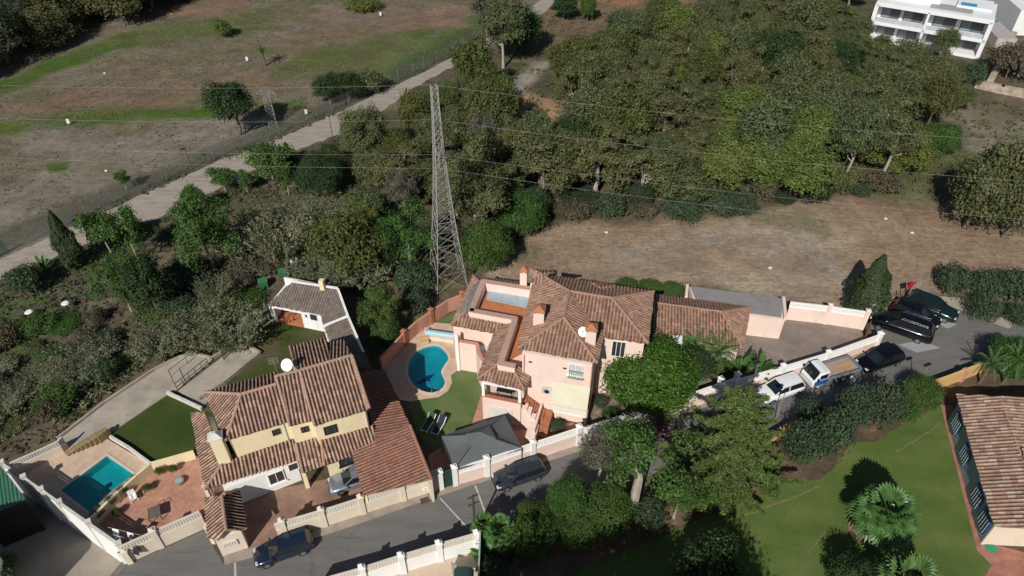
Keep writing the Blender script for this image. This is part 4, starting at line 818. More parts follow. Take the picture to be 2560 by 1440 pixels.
# curved wall around the kidney pool
boundary('pool_wall', 'curved salmon wall with brick piers around the kidney-shaped pool', 'wall', [(955, 925), (985, 892), (1013, 862), (1045, 832), (1080, 808), (1120, 780), (1160, 764)], 1.7, 0, PINKD, LAT, piers=[(1013, 862), (1080, 808), (1157, 765)], pierm=TERRA, ph=2.0)
# ================= house at right edge
rh = thing('house', 'cream and blue-grey house with a weathered pale tile roof at the right edge', 'house', P(2480, 1360)); mb = MB(); z0, z1_ = 3.0, 4.6
q1, q2, q3 = P(2390, 986, z0), P(2484, 1315, z0), P(2620, 1320, z0+1.6); tiles(mb, [q1, q2, P(2620, 1322, 4.5), P(2500, 992, 4.3)], (0, 1), pitch=.36, row=.45)
tiles(mb, [P(2500, 992, 4.3), P(2540, 1118, 4.35), P(2720, 1118, 5.4), P(2700, 996, 5.4)], (0, 1), pitch=.36)
tiles(mb, [P(2552, 1122, 4.6), P(2620, 1322, 4.5), P(2760, 1322, 5.2), P(2740, 1122, 5.2)], (0, 1), pitch=.36); mb.beam(P(2500, 994, 4.3), P(2620, 1320, 4.5), .1, .12)
while len(mb.uv) < len(mb.v): mb.uv.append((.3, .3))
mb.build('roof', [ROOF_W], rh); mb = MB(); ra, rb = P(2400, 1000, z0), P(2491, 1305, z0); mb.prism([ra, rb, P(2800, 1318, z0), P(2800, 1010, z0)], 0, z0-.1, False); mb.build('wall', [BLUEG], rh)
d_, n_, rz_ = fn(ra, rb); mb = MB(); fa = P(2491, 1306, z0); fb = P(2800, 1319, z0); dd, nn_, rr = fn(fa, fb); mb.box(((fa.x+fb.x)/2+nn_.x*.05, (fa.y+fb.y)/2+nn_.y*.05, 1.45), ((fb-fa).length, .12, 2.9), rr); mb.build('front_wall', CREAM, rh)
for t_ in (.13, .40, .74, .92):
    a = ra.lerp(rb, t_); nw = Vector((d_.y, -d_.x, 0)); 
    mb = MB(); c_ = Vector((a.x, a.y, 1.55))+nw*.06; mb.box(c_, (1.7, .08, 1.5), rz_); o = mb.build('window', plain('deep_blue_frame', (.04, .07, .20), .5), rh)
    mb = MB()
    for k in range(5): mb.box(c_+d_*(k-2)*.32+nw*.07, (.05, .05, 1.5), rz_)
    mb.build('window_grille', BLUEG, o)
mt = P(2477, 1370); mb = MB(); mb.cyl(mt+Vector((0, 0, .03)), .42, .06, 20); tag(mb.build('green_mat', plain('bright_green', (.02, .25, .12), .6, .25, 3)), 'round bright green mat at the corner of the right-hand house', 'mat')
# garden wall along road right side (yellow ochre)
boundary('garden_wall', 'ochre garden wall with a brown stripe, seen past the hedge on the far road side', 'wall', [(2240, 1010), (2290, 990), (2360, 965), (2450, 930)], 1.5, 0, plain('ochre_render', (.60, .40, .16), .85, .12, .6), LAT, piers=[(2400, 952)], pierm=PINKD, ph=1.55)
boundary('garden_wall', 'ochre garden wall fragment showing between the conifer and the dark hedge', 'wall', [(1915, 1110), (1960, 1085), (2050, 1050), (2110, 1025)], 1.4, 0, plain('ochre_render', (.60, .40, .16), .85, .12, .6), LAT)
# ================= villa at the bottom: street wall and terrace
boundary('garden_wall', 'bright white wall with a beige lattice band at the bottom of the picture', 'wall', [(780, 1498), (905, 1462), (1003, 1430), (1095, 1402), (1198, 1372)], 1.6, .75, WHITE, LATC, piers=[(915, 1460), (1010, 1430), (1102, 1400), (1194, 1374)], pierm=WHITE, ph=2.5, ball=True)
sw = thing('shade_awning', 'dark green arched awning on a pale frame on the white terrace', 'awning', P(1160, 1440)); mb = MB(); aw = P(1160, 1425, 1.4)
for k in range(9):
    a0_ = pi*k/9; a1__ = pi*(k+1)/9; mb.add([aw+Vector((-.75*cos(a0_), 0, .55*sin(a0_))), aw+Vector((-.75*cos(a1__), 0, .55*sin(a1__))), aw+Vector((-.75*cos(a1__), -1.1, .35*sin(a1__))), aw+Vector((-.75*cos(a0_), -1.1, .35*sin(a0_)))], [(0, 3, 2, 1)])
mb.build('canopy', plain('dark_green_canvas', (.015, .04, .035), .8), sw)
mb = MB(); mb.prism([P(1128, 1408, .9), P(1146, 1420, .9), P(1150, 1450, .9), P(1132, 1440, .9)], .0, 1.2); mb.build('support', CONC, sw)
mb = MB(); mb.box(P(1184, 1440)+Vector((.5, .2, 1.3)), (.12, 6, 2.6), 0); tag(mb.build('side_wall', plain('grey_green_render', (.35, .42, .36), .8)), 'narrow grey-green side wall of the white villa beside the palms', 'wall')
# house out of frame at the lower left whose shadow falls across the concrete yard
nb = thing('house', 'white neighbouring house beyond the lower left corner', 'house', P(-60, 1500)); mb = MB(); mb.box((-43.5, 24.5, 1.5), (9, 7, 7.4), .3); mb.build('wall', WHITE, nb); mb = MB(); zz = 5.2
tiles(mb, [Vector((-48.5, 19.5, zz)), Vector((-38.5, 21.5, zz)), Vector((-40, 25.5, 6.8)), Vector((-47, 24, 6.8))], (0, 1)); tiles(mb, [Vector((-49, 27, zz)), Vector((-39.5, 29.5, zz)), Vector((-40, 25.5, 6.8)), Vector((-47, 24, 6.8))], (0, 1)); mb.build('roof', [ROOF_Y], nb)
# green shed roof at left edge
gs = thing('shed', 'shed with a green corrugated roof at the left edge', 'shed', P(20, 1250)); mb = MB(); q6 = R((-60, 1205, 2.2), (12, 1178, 2.2), (66, 1250, 2.2), (-60, 1302, 2.2)); GCR = plain('green_corrugated_sheet', (.05, .15, .10), .5, .15, .6, stain=(.5, .6, .7))
tiles(mb, [q6[3], q6[2], q6[1]+Vector((0, 0, .25)), q6[0]+Vector((0, 0, .25))], (0, 1), pitch=.26, amp=.05, thick=.04); mb.build('roof', [GCR], gs); mb = MB(); mb.prism(inset(q6, .3), YZ, 2.1, False); mb.build('wall', DARKM, gs)
# ================= white modern villa, upper right
mv = thing('house', 'white modern villa with wide glazed terraces in the top right corner', 'house', P(2300, 120)); va, vb = P(2165, 100), P(2440, 150); d_, n_, rz_ = fn(va, vb); L_ = (vb-va).length; VW = plain('villa_white', (.72, .73, .75), .7, .04, .3)
mb = MB(); mb.box((va+vb)/2-n_*7+Vector((0, 0, 3.3)), (L_-.6, 8, 6.6), rz_); mb.build('wall', VW, mv)
for z_, dd_, nm in ((6.9, 0, 'roof_slab'), (3.4, 0, 'floor_slab'), (.3, -.5, 'base_slab')): mb = MB(); mb.box((va+vb)/2-n_*(5-dd_*.5)+Vector((0, 0, z_)), (L_+.4, 10, .75 if z_ > 6 else .55), rz_); mb.build(nm, VW, mv)
for t_ in (0, .47, 1): mb = MB(); a = va.lerp(vb, t_); mb.box(a-n_*1.6+Vector((0, 0, 3.5)), (.7 if t_ != .47 else .4, 3.2, 6.7), rz_); mb.build('side_fin', VW, mv)
mb = MB()
for t0_, t1_ in ((.05, .22), (.25, .43), (.52, .72), (.76, .96)):
    for z_ in (5.0, 1.7):
        c_ = va.lerp(vb, (t0_+t1_)/2)-n_*2.95+Vector((0, 0, z_)); w_ = L_*(t1_-t0_); mb = MB(); mb.box(c_, (w_, .1, 2.4), rz_); o = mb.build('window', plain('grey_frame', (.10, .11, .12), .5), mv)
        mb = MB(); mb.box(c_+n_*.07-d_*w_*.24, (w_*.4, .04, 2.1), rz_); mb.build('pane', plain('villa_glass', (.22, .25, .28), .1), o)
mb = MB(); mb.box((va+vb)/2-n_*.15+Vector((0, 0, 4.1)), (L_-1, .05, .9), rz_); mb.build('glass_balustrade', plain('balustrade_glass', (.45, .48, .52), .15), mv)
mb = MB(); mb.box(va.lerp(vb, .3)-n_*6+Vector((0, 0, 8.2)), (L_*.45, 5, 2.0), rz_); mb.box(va.lerp(vb, .82)-n_*6.5+Vector((0, 0, 7.6)), (L_*.3, 5.5, .5), rz_); mb.build('upper_storey', VW, mv)
mb = MB(); mb.box(P(2423, 12, 7.9), (2.6, 1.6, .2), rz_); mb.build('plunge_pool', plain('pool_blue', (.04, .30, .42), .1), mv)
mb = MB(); mb.box(P(2380, 20, 7.4), (7, 3, .1), rz_); mb.build('roof_deck', plain('grey_deck', (.33, .31, .31), .8), mv)
mv2 = thing('house', 'white block-like villa wing at the right end of the top edge', 'house', P(2520, 110)); mb = MB(); mb.box(P(2545, 70)+Vector((2, 3, 2.4)), (9, 15, 4.8), -.15); mb.box(P(2545, 70)+Vector((5, 6, 4.4)), (4, 9, 4.8), -.15); mb.build('wall', VW, mv2); mb = MB(); mb.box(P(2500, 110)+Vector((0, 2, 1.0)), (3.5, 9, 2.0), -.15); mb.build('terrace_block', plain('grey_terrace', (.38, .36, .35), .8, .1, 1), mv2)
sc_ = thing('stone_wall', 'rough stone retaining wall descending from the white villas', 'wall', P(2500, 200)); mb = MB(); SW = plain('rough_rubble', (.36, .30, .24), .9, .4, 1.2, bmp=.8)
for a, b_ in (((2530, 95), (2500, 160)), ((2500, 160), (2470, 215)), ((2440, 218), (2500, 232)), ((2500, 232), (2600, 250))):
    A_, B_ = P(*a), P(*b_); dd, nn_, rr = fn(A_, B_); mb.box((A_+B_)/2+Vector((0, 0, .6)), ((B_-A_).length+.4, 1.0, 1.3), rr)
mb.build('rubble', SW, sc_)
# ------------------------------------------------------------------ vehicles
CGL = plain('car_glass', (.012, .016, .02), .06, .1, 1, spec=.8); LAMP = plain('headlamp_glass', (.55, .57, .6), .15); TAIL = plain('tail_lamp', (.25, .01, .01), .2); PLATE = plain('plate', (.6, .6, .58), .5)
def loft(mb, st, ring):
    b0 = len(mb.v); n = None
    for s_ in st: r = ring(s_); n = len(r); mb.v += r
    k = len(st)
    fs = [(b0+i*n+j, b0+(i+1)*n+j, b0+(i+1)*n+(j+1) % n, b0+i*n+(j+1) % n) for i in range(k-1) for j in range(n)]
    fs += [tuple(b0+j for j in range(n)), tuple(b0+(k-1)*n+j for j in range(n-1, -1, -1))]; mb.f += fs; mb.m += [0]*len(fs)
def car(label, front, rear, col, L=4.4, W=1.82, Hc=1.5, suv=0, boot=0, group=None, metal=.45, rack=False, ro=.25):
    f_, r_ = P(*front), P(*rear); c_ = (f_+r_)/2; ang = atan2(f_.y-r_.y, f_.x-r_.x)
    th = thing('car', label, 'car', c_, ang, group); pm = paint('car_paint_%d' % len(MATS), col, ro, metal); MATS[pm.name+label] = pm
    hb = Hc*(.60 if not suv else .62); zb = .22+.06*suv; h = W/2
    st = [(-.5, .80, hb*.78, zb+.18), (-.49, .90, hb*.93, zb+.05), (-.44, .97, hb*.99, zb), (-.25, 1, hb, zb), (.0, 1, hb, zb), (.20, 1, hb*.985, zb), (.30, .99, hb*.95, zb), (.40, .96, hb*.88, zb), (.455, .90, hb*.80, zb), (.485, .80, hb*.70, zb+.05), (.5, .66, hb*.58, zb+.15)]
    def ring(s_):
        x, k, zt, z0 = s_; x *= L; w_ = h*k
        return [(x, -w_*.92, z0), (x, -w_, z0+.18), (x, -w_*1.0, zt*.72), (x, -w_*.94, zt*.95), (x, -w_*.80, zt), (x, 0, zt+.035), (x, w_*.80, zt), (x, w_*.94, zt*.95), (x, w_*1.0, zt*.72), (x, w_, z0+.18), (x, w_*.92, z0)]
    mb = MB(); loft(mb, st, ring); body = mb.build('body', pm, th, smooth=True, local=True)
    xr, xf = -.475*L if not boot else -.33*L, .24*L; tr, tf = (-.40*L if not boot else -.20*L), .06*L; wb, wt = h*.86, h*.68; zt = Hc-.03; hb2 = hb+.01
    B = [(xr, -wb, hb2), (xf, -wb, hb2-.02), (xf, wb, hb2-.02), (xr, wb, hb2)]; T = [(tr, -wt, zt), (tf, -wt, zt), (tf, wt, zt), (tr, wt, zt)]
    B[1] = (xf, -wb*.93, hb2-.02); B[2] = (xf, wb*.93, hb2-.02)
    for nm, q_ in (('windscreen', (B[1], B[2], T[2], T[1])), ('rear_window', (B[3], B[0], T[0], T[3])), ('side_window', (B[0], B[1], T[1], T[0])), ('side_window', (B[2], B[3], T[3], T[2]))):
        mb = MB(); mb.add(q_, [(0, 1, 2, 3)]); mb.build(nm, CGL, th, local=True)
    mb = MB(); n_ = 7; vs = []
    for i in range(n_):
        x = tr-.08+(tf-tr+.14)*i/(n_-1)
        for j in range(7):
            y = (wt+.03)*(j/3-1); vs.append((x, y, zt+.055*(1-(j/3-1)**2)+.035*(1-(2*i/(n_-1)-1)**2)))
    fs = [(i*7+j, (i+1)*7+j, (i+1)*7+j+1, i*7+j+1) for i in range(n_-1) for j in range(6)]; mb.add(vs, fs)
    for a, b_ in ((B[1], T[1]), (B[2], T[2]), (B[0], T[0]), (B[3], T[3])): mb.beam(a, (b_[0], b_[1], b_[2]+.01), .09, .06)
    for s_ in (-1, 1):
        mb.beam((-.08*L, s_*wb*.99, hb2), (-.10*L, s_*wt*1.01, zt), .07, .05); mb.beam((tr, s_*(wt+.02), zt+.01), (tf, s_*(wt+.02), zt+.01), .07, .06)
    mb.build('roof', pm, th, local=True, smooth=False)
    for s_ in (-1, 1):
        mb = MB(); mb.box((xf-.25, s_*(h+.08), hb+.02), (.12, .2, .14)); mb.build('mirror', pm, th, local=True)
        mb = MB(); mb.beam((xr+.1, s_*wb*1.03, hb2+.01), (xf, s_*wb*.98, hb2+.0), .03, .03); 
        if rack: mb.beam((tr+.2, s_*wt*.9, zt+.13), (tf-.1, s_*wt*.9, zt+.13), .04, .04)
        mb.build('trim', CHROME, th, local=True)
        mb = MB(); mb.box((.462*L, s_*h*.66, hb*.74), (.22, .34, .12)); mb.build('headlight', LAMP, th, local=True, bevel=.03)
        mb = MB(); mb.box((-.488*L, s_*h*.72, hb*.80), (.14, .30, .22)); mb.build('tail_light', TAIL, th, local=True)
        for x in (-.30*L, .31*L):
            mb = MB(); mb.tube([(x, s_*(h-.20), .33), (x, s_*(h+.015), .33)], .345, 20); wh = mb.build('wheel', BLACK, th, local=True)
            mb = MB(); mb.tube([(x, s_*(h-.1), .33), (x, s_*(h+.03), .33)], .215, 10); mb.build('rim', plain('alloy', (.32, .32, .33), .35, metal=.7), wh, local=True)
    mb = MB(); mb.box((.49*L, 0, hb*.55), (.12, W*.55, .16)); mb.build('grille', BLACK, th, local=True)
    mb = MB(); mb.box((-.503*L, 0, hb*.6), (.03, .5, .12)); mb.build('number_plate', PLATE, th, local=True)
    return th
GC = 'cars parked along the road'
car('dark blue parked car with bright chrome side trim, at the bottom of the picture', (655, 1400), (768, 1360), (.022, .034, .062), 4.5, 1.8, 1.45, group=GC, ro=.15)
car('dark grey blue parked car below the grey garden canopy', (1247, 1212), (1347, 1178), (.05, .06, .08), 4.7, 1.85, 1.45, group=GC, ro=.2)
car('white parked car in front of the flatbed truck', (1898, 1000), (1992, 967), (.75, .76, .78), 4.75, 1.95, 1.6, 1, group=GC, metal=.0)
car('black parked estate car behind the flatbed truck', (2148, 925), (2240, 894), (.006, .006, .008), 5.0, 2.0, 1.55, 1, group=GC, ro=.15)
car('long black off-roader with a red tail light, nearest of three cars beside the gate', (2190, 806), (2305, 846), (.006, .006, .01), 6.3, 2.3, 2.1, 1, group=GC, rack=True, ro=.15)
car('black car wedged between two other dark cars', (2325, 815), (2245, 782), (.006, .006, .007), 4.9, 2.05, 1.75, 1, group=GC, ro=.2)
car('dark green car farthest from the pink house', (2368, 796), (2280, 762), (.012, .032, .035), 5.3, 2.05, 1.75, 1, group=GC, ro=.2)
car('silver car parked nose out under the tiled carport', (836, 1222), (945, 1186), (.33, .36, .42), 4.6, 1.8, 1.45, group=GC, metal=.6)
# flatbed truck
tf_, tr_ = P(2006, 962), P(2133, 925); tcn = (tf_+tr_)/2; ta = atan2(tf_.y-tr_.y, tf_.x-tr_.x); tk = thing('flatbed_truck', 'small white and blue flatbed truck with an empty wooden bed', 'truck', tcn, ta); L = 6.3; hw_ = 1.05
WPT = paint('truck_white', (.72, .73, .75), .3, 0); BPT = paint('truck_blue', (.02, .10, .38), .3, 0); GPT = plain('bed_blue_grey', (.16, .19, .24), .6, .15, 1)
def tring(s_):
    x, w_, z0, z1 = s_; return [(x, -w_, z0), (x, -w_, z1-.15), (x, -w_*.88, z1), (x, w_*.88, z1), (x, w_, z1-.15), (x, w_, z0)]
mb = MB(); loft(mb, [(1.25, hw_*.95, .5, 2.25), (1.9, hw_, .5, 2.3), (2.45, hw_, .5, 2.2), (2.95, hw_*.97, .5, 1.35), (3.12, hw_*.9, .5, 1.1)], tring); mb.build('cab', WPT, tk, local=True)
mb = MB(); mb.add([(2.50, -.86, 2.14), (2.50, .86, 2.14), (2.98, .90, 1.36), (2.98, -.90, 1.36)], [(0, 3, 2, 1)]); o = mb.build('windscreen', CGL, tk, local=True); o.location = (.03, 0, .02)
for s_ in (-1, 1):
    mb = MB(); mb.box((1.95, s_*(hw_+.005), 1.75), (.95, .03, .6)); mb.build('side_window', CGL, tk, local=True)
    mb = MB(); mb.box((2.1, s_*(hw_+.01), .95), (1.7, .03, .7)); mb.build('door', BPT, tk, local=True)
    mb = MB(); mb.box((2.75, s_*(hw_+.15), 1.6), (.1, .2, .35)); mb.build('mirror', BLACK, tk, local=True)
    mb = MB(); mb.box((3.1, s_*.7, .85), (.08, .35, .18)); mb.build('headlight', LAMP, tk, local=True)
    mb = MB(); mb.box((-1.0, s_*hw_, 1.2), (4.2, .06, .42)); mb.build('side_board', GPT, tk, local=True)
    for x in (2.25, -1.1, -2.15):
        mb = MB(); mb.tube([(x, s_*(hw_-.3), .38), (x, s_*(hw_-.02), .38)], .38, 18); wh = mb.build('wheel', BLACK, tk, local=True); mb = MB(); mb.tube([(x, s_*(hw_-.1), .38), (x, s_*hw_, .38)], .2, 10); mb.build('rim', DIRTYW, wh, local=True)
mb = MB(); mb.box((2.55, 0, 2.32), (.16, 1.7, .1)); mb.build('visor', BLACK, tk, local=True)
mb = MB(); mb.box((-1.0, 0, .97), (4.2, 2.05, .1)); mb.build('bed_floor', plain('bed_plywood', (.36, .25, .18), .85, .2, 2), tk, local=True)
mb = MB(); mb.box((-3.1, 0, 1.2), (.06, 2.1, .42)); mb.box((1.12, 0, 1.25), (.08, 2.1, .5)); mb.build('end_board', GPT, tk, local=True)
mb = MB(); mb.box((-1.0, 0, .7), (4.4, .7, .3)); mb.build('chassis', BLACK, tk, local=True)
mb = MB(); mb.box((-1.72, 0, 1.03), (1.3, 1.0, .06)); o = mb.build('plywood_sheet', plain('plywood', (.42, .25, .15), .85, .15, 2)); o.location = tcn; o.rotation_euler = (0, 0, ta); tag(o, 'brown plywood sheet lying on the bed of the flatbed truck', 'board')
tk.scale = (.9, .92, .95); o.location = tcn-Vector((cos(ta), sin(ta), 0))*0
# ------------------------------------------------------------------ pylon and wires
PY = P(1121, 703)
PH = hgt(1121, 703, 212)
def mast(name, label, base, Hh, hb_, ht_, rot, bars, arms, r_leg, r_b, mat, waist=None):
    th = thing(name, label, 'pylon', base); ca_, sa_ = cos(rot), sin(rot)
    def W(z):
        t_ = z/Hh; w_ = ht_+(hb_-ht_)*(1-t_)**(1.7 if Hh > 12 else 1)
        return w_
    def cn(i, z):
        a, b_ = ((-1, -1), (1, -1), (1, 1), (-1, 1))[i]; w_ = W(z); x, y = a*w_, b_*w_; return Vector((base.x+x*ca_-y*sa_, base.y+x*sa_+y*ca_, z))
    z = 0; zs = [0]
    while z < Hh-.3: z += max(.7, W(z)*1.25); zs.append(min(z, Hh))
    for i in range(4):
        mb = MB()
        for k in range(len(zs)-1): mb.beam(cn(i, zs[k]), cn(i, zs[k+1]), r_leg)
        mb.build('leg', mat, th)
    mb = MB()
    for k in range(len(zs)-1):
        for i in range(4):
            j = (i+1) % 4; mb.beam(cn(i, zs[k]), cn(j, zs[k+1]), r_b); mb.beam(cn(j, zs[k]), cn(i, zs[k+1]), r_b)
            if k % 2 == 1: mb.beam(cn(i, zs[k]), cn(j, zs[k]), r_b)
    mb.build('lattice_bracing', mat, th)
    tips = []
    for z_, ln, an_ in arms:
        d = Vector((cos(an_), sin(an_), 0)); c_ = Vector((base.x, base.y, z_)); tip = c_+d*ln; n_ = Vector((-d.y, d.x, 0)); w_ = W(z_)*1.1; mb = MB()
        for s_ in (-1, 1): mb.beam(c_+n_*w_*s_, tip, r_b*1.1); mb.beam(c_+n_*w_*s_+Vector((0, 0, .9)), tip, r_b*1.1); mb.beam(c_+n_*w_*s_*.5+d*ln*.5, c_+n_*w_*s_*.5+d*ln*.5+Vector((0, 0, .45)), r_b)
        mb.beam(c_+n_*w_+d*w_*.3, c_-n_*w_*.5+d*ln*.5, r_b); mb.build('cross_arm', mat, th)
        mb = MB(); mb.tube([tip, tip-Vector((0, 0, 1.1))], .07, 6); mb.build('insulator', plain('grey_insulator', (.25, .27, .28), .3), th); tips.append(tip-Vector((0, 0, 1.1)))
    return th, tips, Vector((base.x, base.y, Hh))
py_, tips, top = mast('electricity_pylon', 'tall lattice steel electricity pylon behind the pink house', PY, PH, 1.8, .28, .35, .1, [(PH*.855, 2.0, pi/2+.1), (PH*.725, 2.2, -pi/2+.1), (PH*.68, 2.4, pi/2+.1)], .085, .04, GALV)
mast('lattice_mast', 'small lattice mast beside the dark tree at the field fence', P(683, 315), hgt(683, 315, 226), .6, .45, .3, .1, [(5.4, 1.4, 0), (5.4, 1.4, pi)], .05, .03, GALV)
WIRE = plain('aluminium_wire', (.26, .26, .26), .7)
def wire(a, b_, sag, label):
    mb = MB(); pts = []
    for i in range(25): t_ = i/24; p = a.lerp(b_, t_); pts.append(p-Vector((0, 0, sag*4*t_*(1-t_))))
    mb.tube(pts, .009, 4); tag(mb.build('power_cable', WIRE), label, 'cable', 'cables running from the big pylon')
def far(px, py, z): return P(px, py, z)
att = [top, tips[0], tips[2], tips[1]]
print('attach px', [tuple(round(c) for c in proj(p)) for p in att], PH)
names = ['topmost', 'second', 'third', 'lowest']
for i, (a, ly, ry) in enumerate(zip(att, (203, 286, 352, 376), (372, 475, 574, 622))):
    wire(a, far(-300, ly, a.z), .5, names[i]+' thin cable running left from the tall pylon over the dry field')
    wire(a, far(2900, ry, a.z), .8, names[i]+' thin cable running right from the tall pylon over the wood')
# poles and lamps
def pole(name, label, cat, px, py, ty, r_=.07, mat=DARKM, arm=None, head=False, group=None):
    b = P(px, py); h_ = hgt(px, py, ty); th = thing(name, label, cat, b, group=group); mb = MB(); mb.tube([b, b+Vector((0, 0, h_))], [r_, r_*.7], 8); mb.build('pole', mat, th)
    if arm:
        mb = MB()
        for z_ in arm: mb.box(b+Vector((0, 0, h_*z_)), (.9, .1, .1), .5)
        mb.build('cross_arm', mat, th)
    if head: mb = MB(); mb.box(b+Vector((-.25, -.1, h_+.02)), (.75, .3, .14), .4); mb.build('lamp_head', DARKM, th, bevel=.04)
pole('utility_pole', 'dark utility pole with short cross arms on the lower road edge', 'pole', 1188, 1338, 1238, .11, plain('dark_pole', (.07, .05, .04), .8), (.97, .8))
pole('street_lamp', 'slim street lamp rising from the hedge left of the ochre wall', 'street lamp', 2283, 985, 910, .05, GALV, head=True)
pole('street_lamp', 'slim street lamp standing beside the white parked car', 'street lamp', 1937, 1052, 977, .05, GALV, head=True)
pole('street_lamp', 'slim street lamp in front of the pink wall left of the white car', 'street lamp', 1872, 986, 905, .05, GALV, head=True)
pole('utility_pole', 'leaning thin pole at the near edge of the dirt track beside the cypress', 'pole', 222, 590, 515, .07, WOOD)
pole('utility_pole', 'thin dark pole on the near edge of the dirt track, left of the pylon', 'pole', 832, 345, 285, .07, WOOD, (.97,))
pole('floodlight_pole', 'short floodlight pole beside the track fence, left part of the field', 'pole', 476, 412, 372, .05, DARKM, head=True)
pole('utility_pole', 'thin pole at the far end of the track fence', 'pole', 1076, 165, 122, .06, WOOD)
pole('utility_pole', 'short dark pole beside the dirt track near the brown trees', 'pole', 1163, 137, 118, .06, WOOD)
# track fence: posts as parts, wire mesh
fe = thing('chain_link_fence', 'long chain-link fence along the far side of the dirt track', 'fence', P(420, 452)); fl = [Vector((p[0], p[1]-7)) for p in TRU[1:12]]; fp = [P(p.x, p.y) for p in fl]
mesh_m, t, b = nodes('wire_mesh'); b.inputs['Base Color'].default_value = (.22, .23, .22, 1); tp = N(t, 'ShaderNodeBsdfTransparent'); mx = N(t, 'ShaderNodeMixShader'); mx.inputs[0].default_value = .22
t.links.new(tp.outputs[0], mx.inputs[1]); t.links.new(b.outputs[0], mx.inputs[2]); t.links.new(mx.outputs[0], t.nodes['Material Output'].inputs[0])
gm, t, b = nodes('green_shade_net'); b.inputs['Base Color'].default_value = (.03, .10, .055, 1); tp = N(t, 'ShaderNodeBsdfTransparent'); mx = N(t, 'ShaderNodeMixShader'); mx.inputs[0].default_value = .6
t.links.new(tp.outputs[0], mx.inputs[1]); t.links.new(b.outputs[0], mx.inputs[2]); t.links.new(mx.outputs[0], t.nodes['Material Output'].inputs[0])
mb = MB(); n_ = 0
for i in range(len(fp)-1):
    a, b_ = fp[i], fp[i+1]; mb.add([a, b_, b_+Vector((0, 0, 2.2)), a+Vector((0, 0, 2.2))], [(0, 1, 2, 3)])
mb.build('wire_mesh', mesh_m, fe)
mb = MB(); a, b_ = fp[0].lerp(fp[1], .2), fp[1].lerp(fp[2], .1); mb.add([a, fp[1], fp[1]+Vector((0, 0, 1.9)), a+Vector((0, 0, 1.9)), b_, b_+Vector((0, 0, 1.9))], [(0, 1, 2, 3), (1, 4, 5, 2)])
for v in range(len(mb.v)): mb.v[v] = (mb.v[v][0], mb.v[v][1]+.05, mb.v[v][2])
mb.build('green_net', gm, fe); cnt = 0
for i in range(len(fp)-1):
    a, b_ = fp[i], fp[i+1]; L_ = (b_-a).length
    for k in range(int(L_/3.6)+1):
        p = a.lerp(b_, min(1, k*3.6/L_)); mb = MB(); mb.tube([p, p+Vector((0, 0, 2.35))], .035, 5); cnt += 1; mb.build('post', plain('grey_post', (.17, .17, .16), .8), fe)
        if cnt > 95: break
gf = thing('mesh_fence', 'green mesh fence dividing the patchy lawn from the tall canes', 'fence', P(600, 855)); a, b_ = P(560, 900), P(672, 800)
mb = MB(); mb.add([a, b_, b_+Vector((0, 0, 1.7)), a+Vector((0, 0, 1.7))], [(0, 1, 2, 3)]); mb.build('green_net', gm, gf)
for k in range(5): p = a.lerp(b_, k/4); mb = MB(); mb.tube([p, p+Vector((0, 0, 1.8))], .04, 5); mb.build('post', GREENP, gf)
# golf markers and small white things
for (x, y), lab in (((175, 312), 'small white upright board standing on the green strip at the left of the field'), ((620, 155), 'small white upright board beside the little palm'), ((953, 42), 'small white upright board below the wide shrub'), ((768, 288), 'small white upright board behind the track fence')):
    b = P(x, y); th = thing('sign_board', lab, 'sign', b, group='white boards on the dry field'); mb = MB(); mb.box(b+Vector((-.1, 0, .6)), (.4, .1, .75), .3); mb.build('board', WHITE, th); mb = MB(); mb.beam(b, b+Vector((0, 0, .3)), .08); mb.build('stake', DARKM, th)
for (x, y), lab in (((266, 428), 'small pale stone lying on the lower part of the dry field'), ((262, 184), 'small pale stone lying in the middle of the dry field'), ((2280, 583), 'white stone lying on the bare brown plot, upper right'), ((1925, 671), 'white stone lying on the bare brown plot, above the garage'), ((2214, 548), 'flat pale stone near the top edge of the bare plot'), ((1516, 582), 'pale stone on the bare plot near the dark bushes')):
    mb = MB(); b = P(x, y); mb.blob(b+Vector((0, 0, .08)), (.26, .18, .14), 7, 4); tag(mb.build('stone', plain('pale_stone', (.6, .58, .54), .8)), lab, 'stone', 'pale stones on bare ground')
# round white lamps in the scrub
for (x, y), lab in (((172, 775), 'round white disc lamp on a post in the scrub, right one of the two'), ((82, 797), 'round white disc lamp on a post in the scrub, left one of the two')):
    b = P(x, y); th = thing('garden_lamp', lab, 'lamp', b, group='disc lamps in the scrub'); mb = MB(); mb.tube([b, b+Vector((0, 0, 1.0))], .05, 6); mb.build('post', DARKM, th); mb = MB(); mb.cyl(b+Vector((0, 0, 1.0)), .42, .1, 18, .3); mb.build('shade', WHITE, th)
# sheds and box near the pool house
for (x, y, w_, lab) in ((659, 722, .95, 'green metal bin cabinet, left of the pair above the pool house'), (710, 697, 1.0, 'green metal bin cabinet, right of the pair above the pool house')):
    b = P(x, y); th = thing('storage_cabinet', lab, 'cabinet', b); mb = MB(); mb.box(b+Vector((0, .3, .5)), (w_, .8, 1.0), .35); mb.build('body', GREENP, th); mb = MB(); mb.box(b+Vector((0, .3, 1.03)), (w_+.1, .9, .06), .35); mb.build('lid', plain('faded_green', (.04, .17, .08), .6), th)
b = P(737, 668); th = thing('beehive_stand', 'white box on legs in the brush behind the pool house', 'box', b); mb = MB(); mb.box(b+Vector((0, .2, .95)), (.85, .8, .45), .3); mb.build('box', WHITE, th)
for a in (-.35, .35): mb = MB(); mb.beam(b+Vector((a, -.1, 0)), b+Vector((a, 0, .75)), .1); mb.build('leg', WHITE, th)
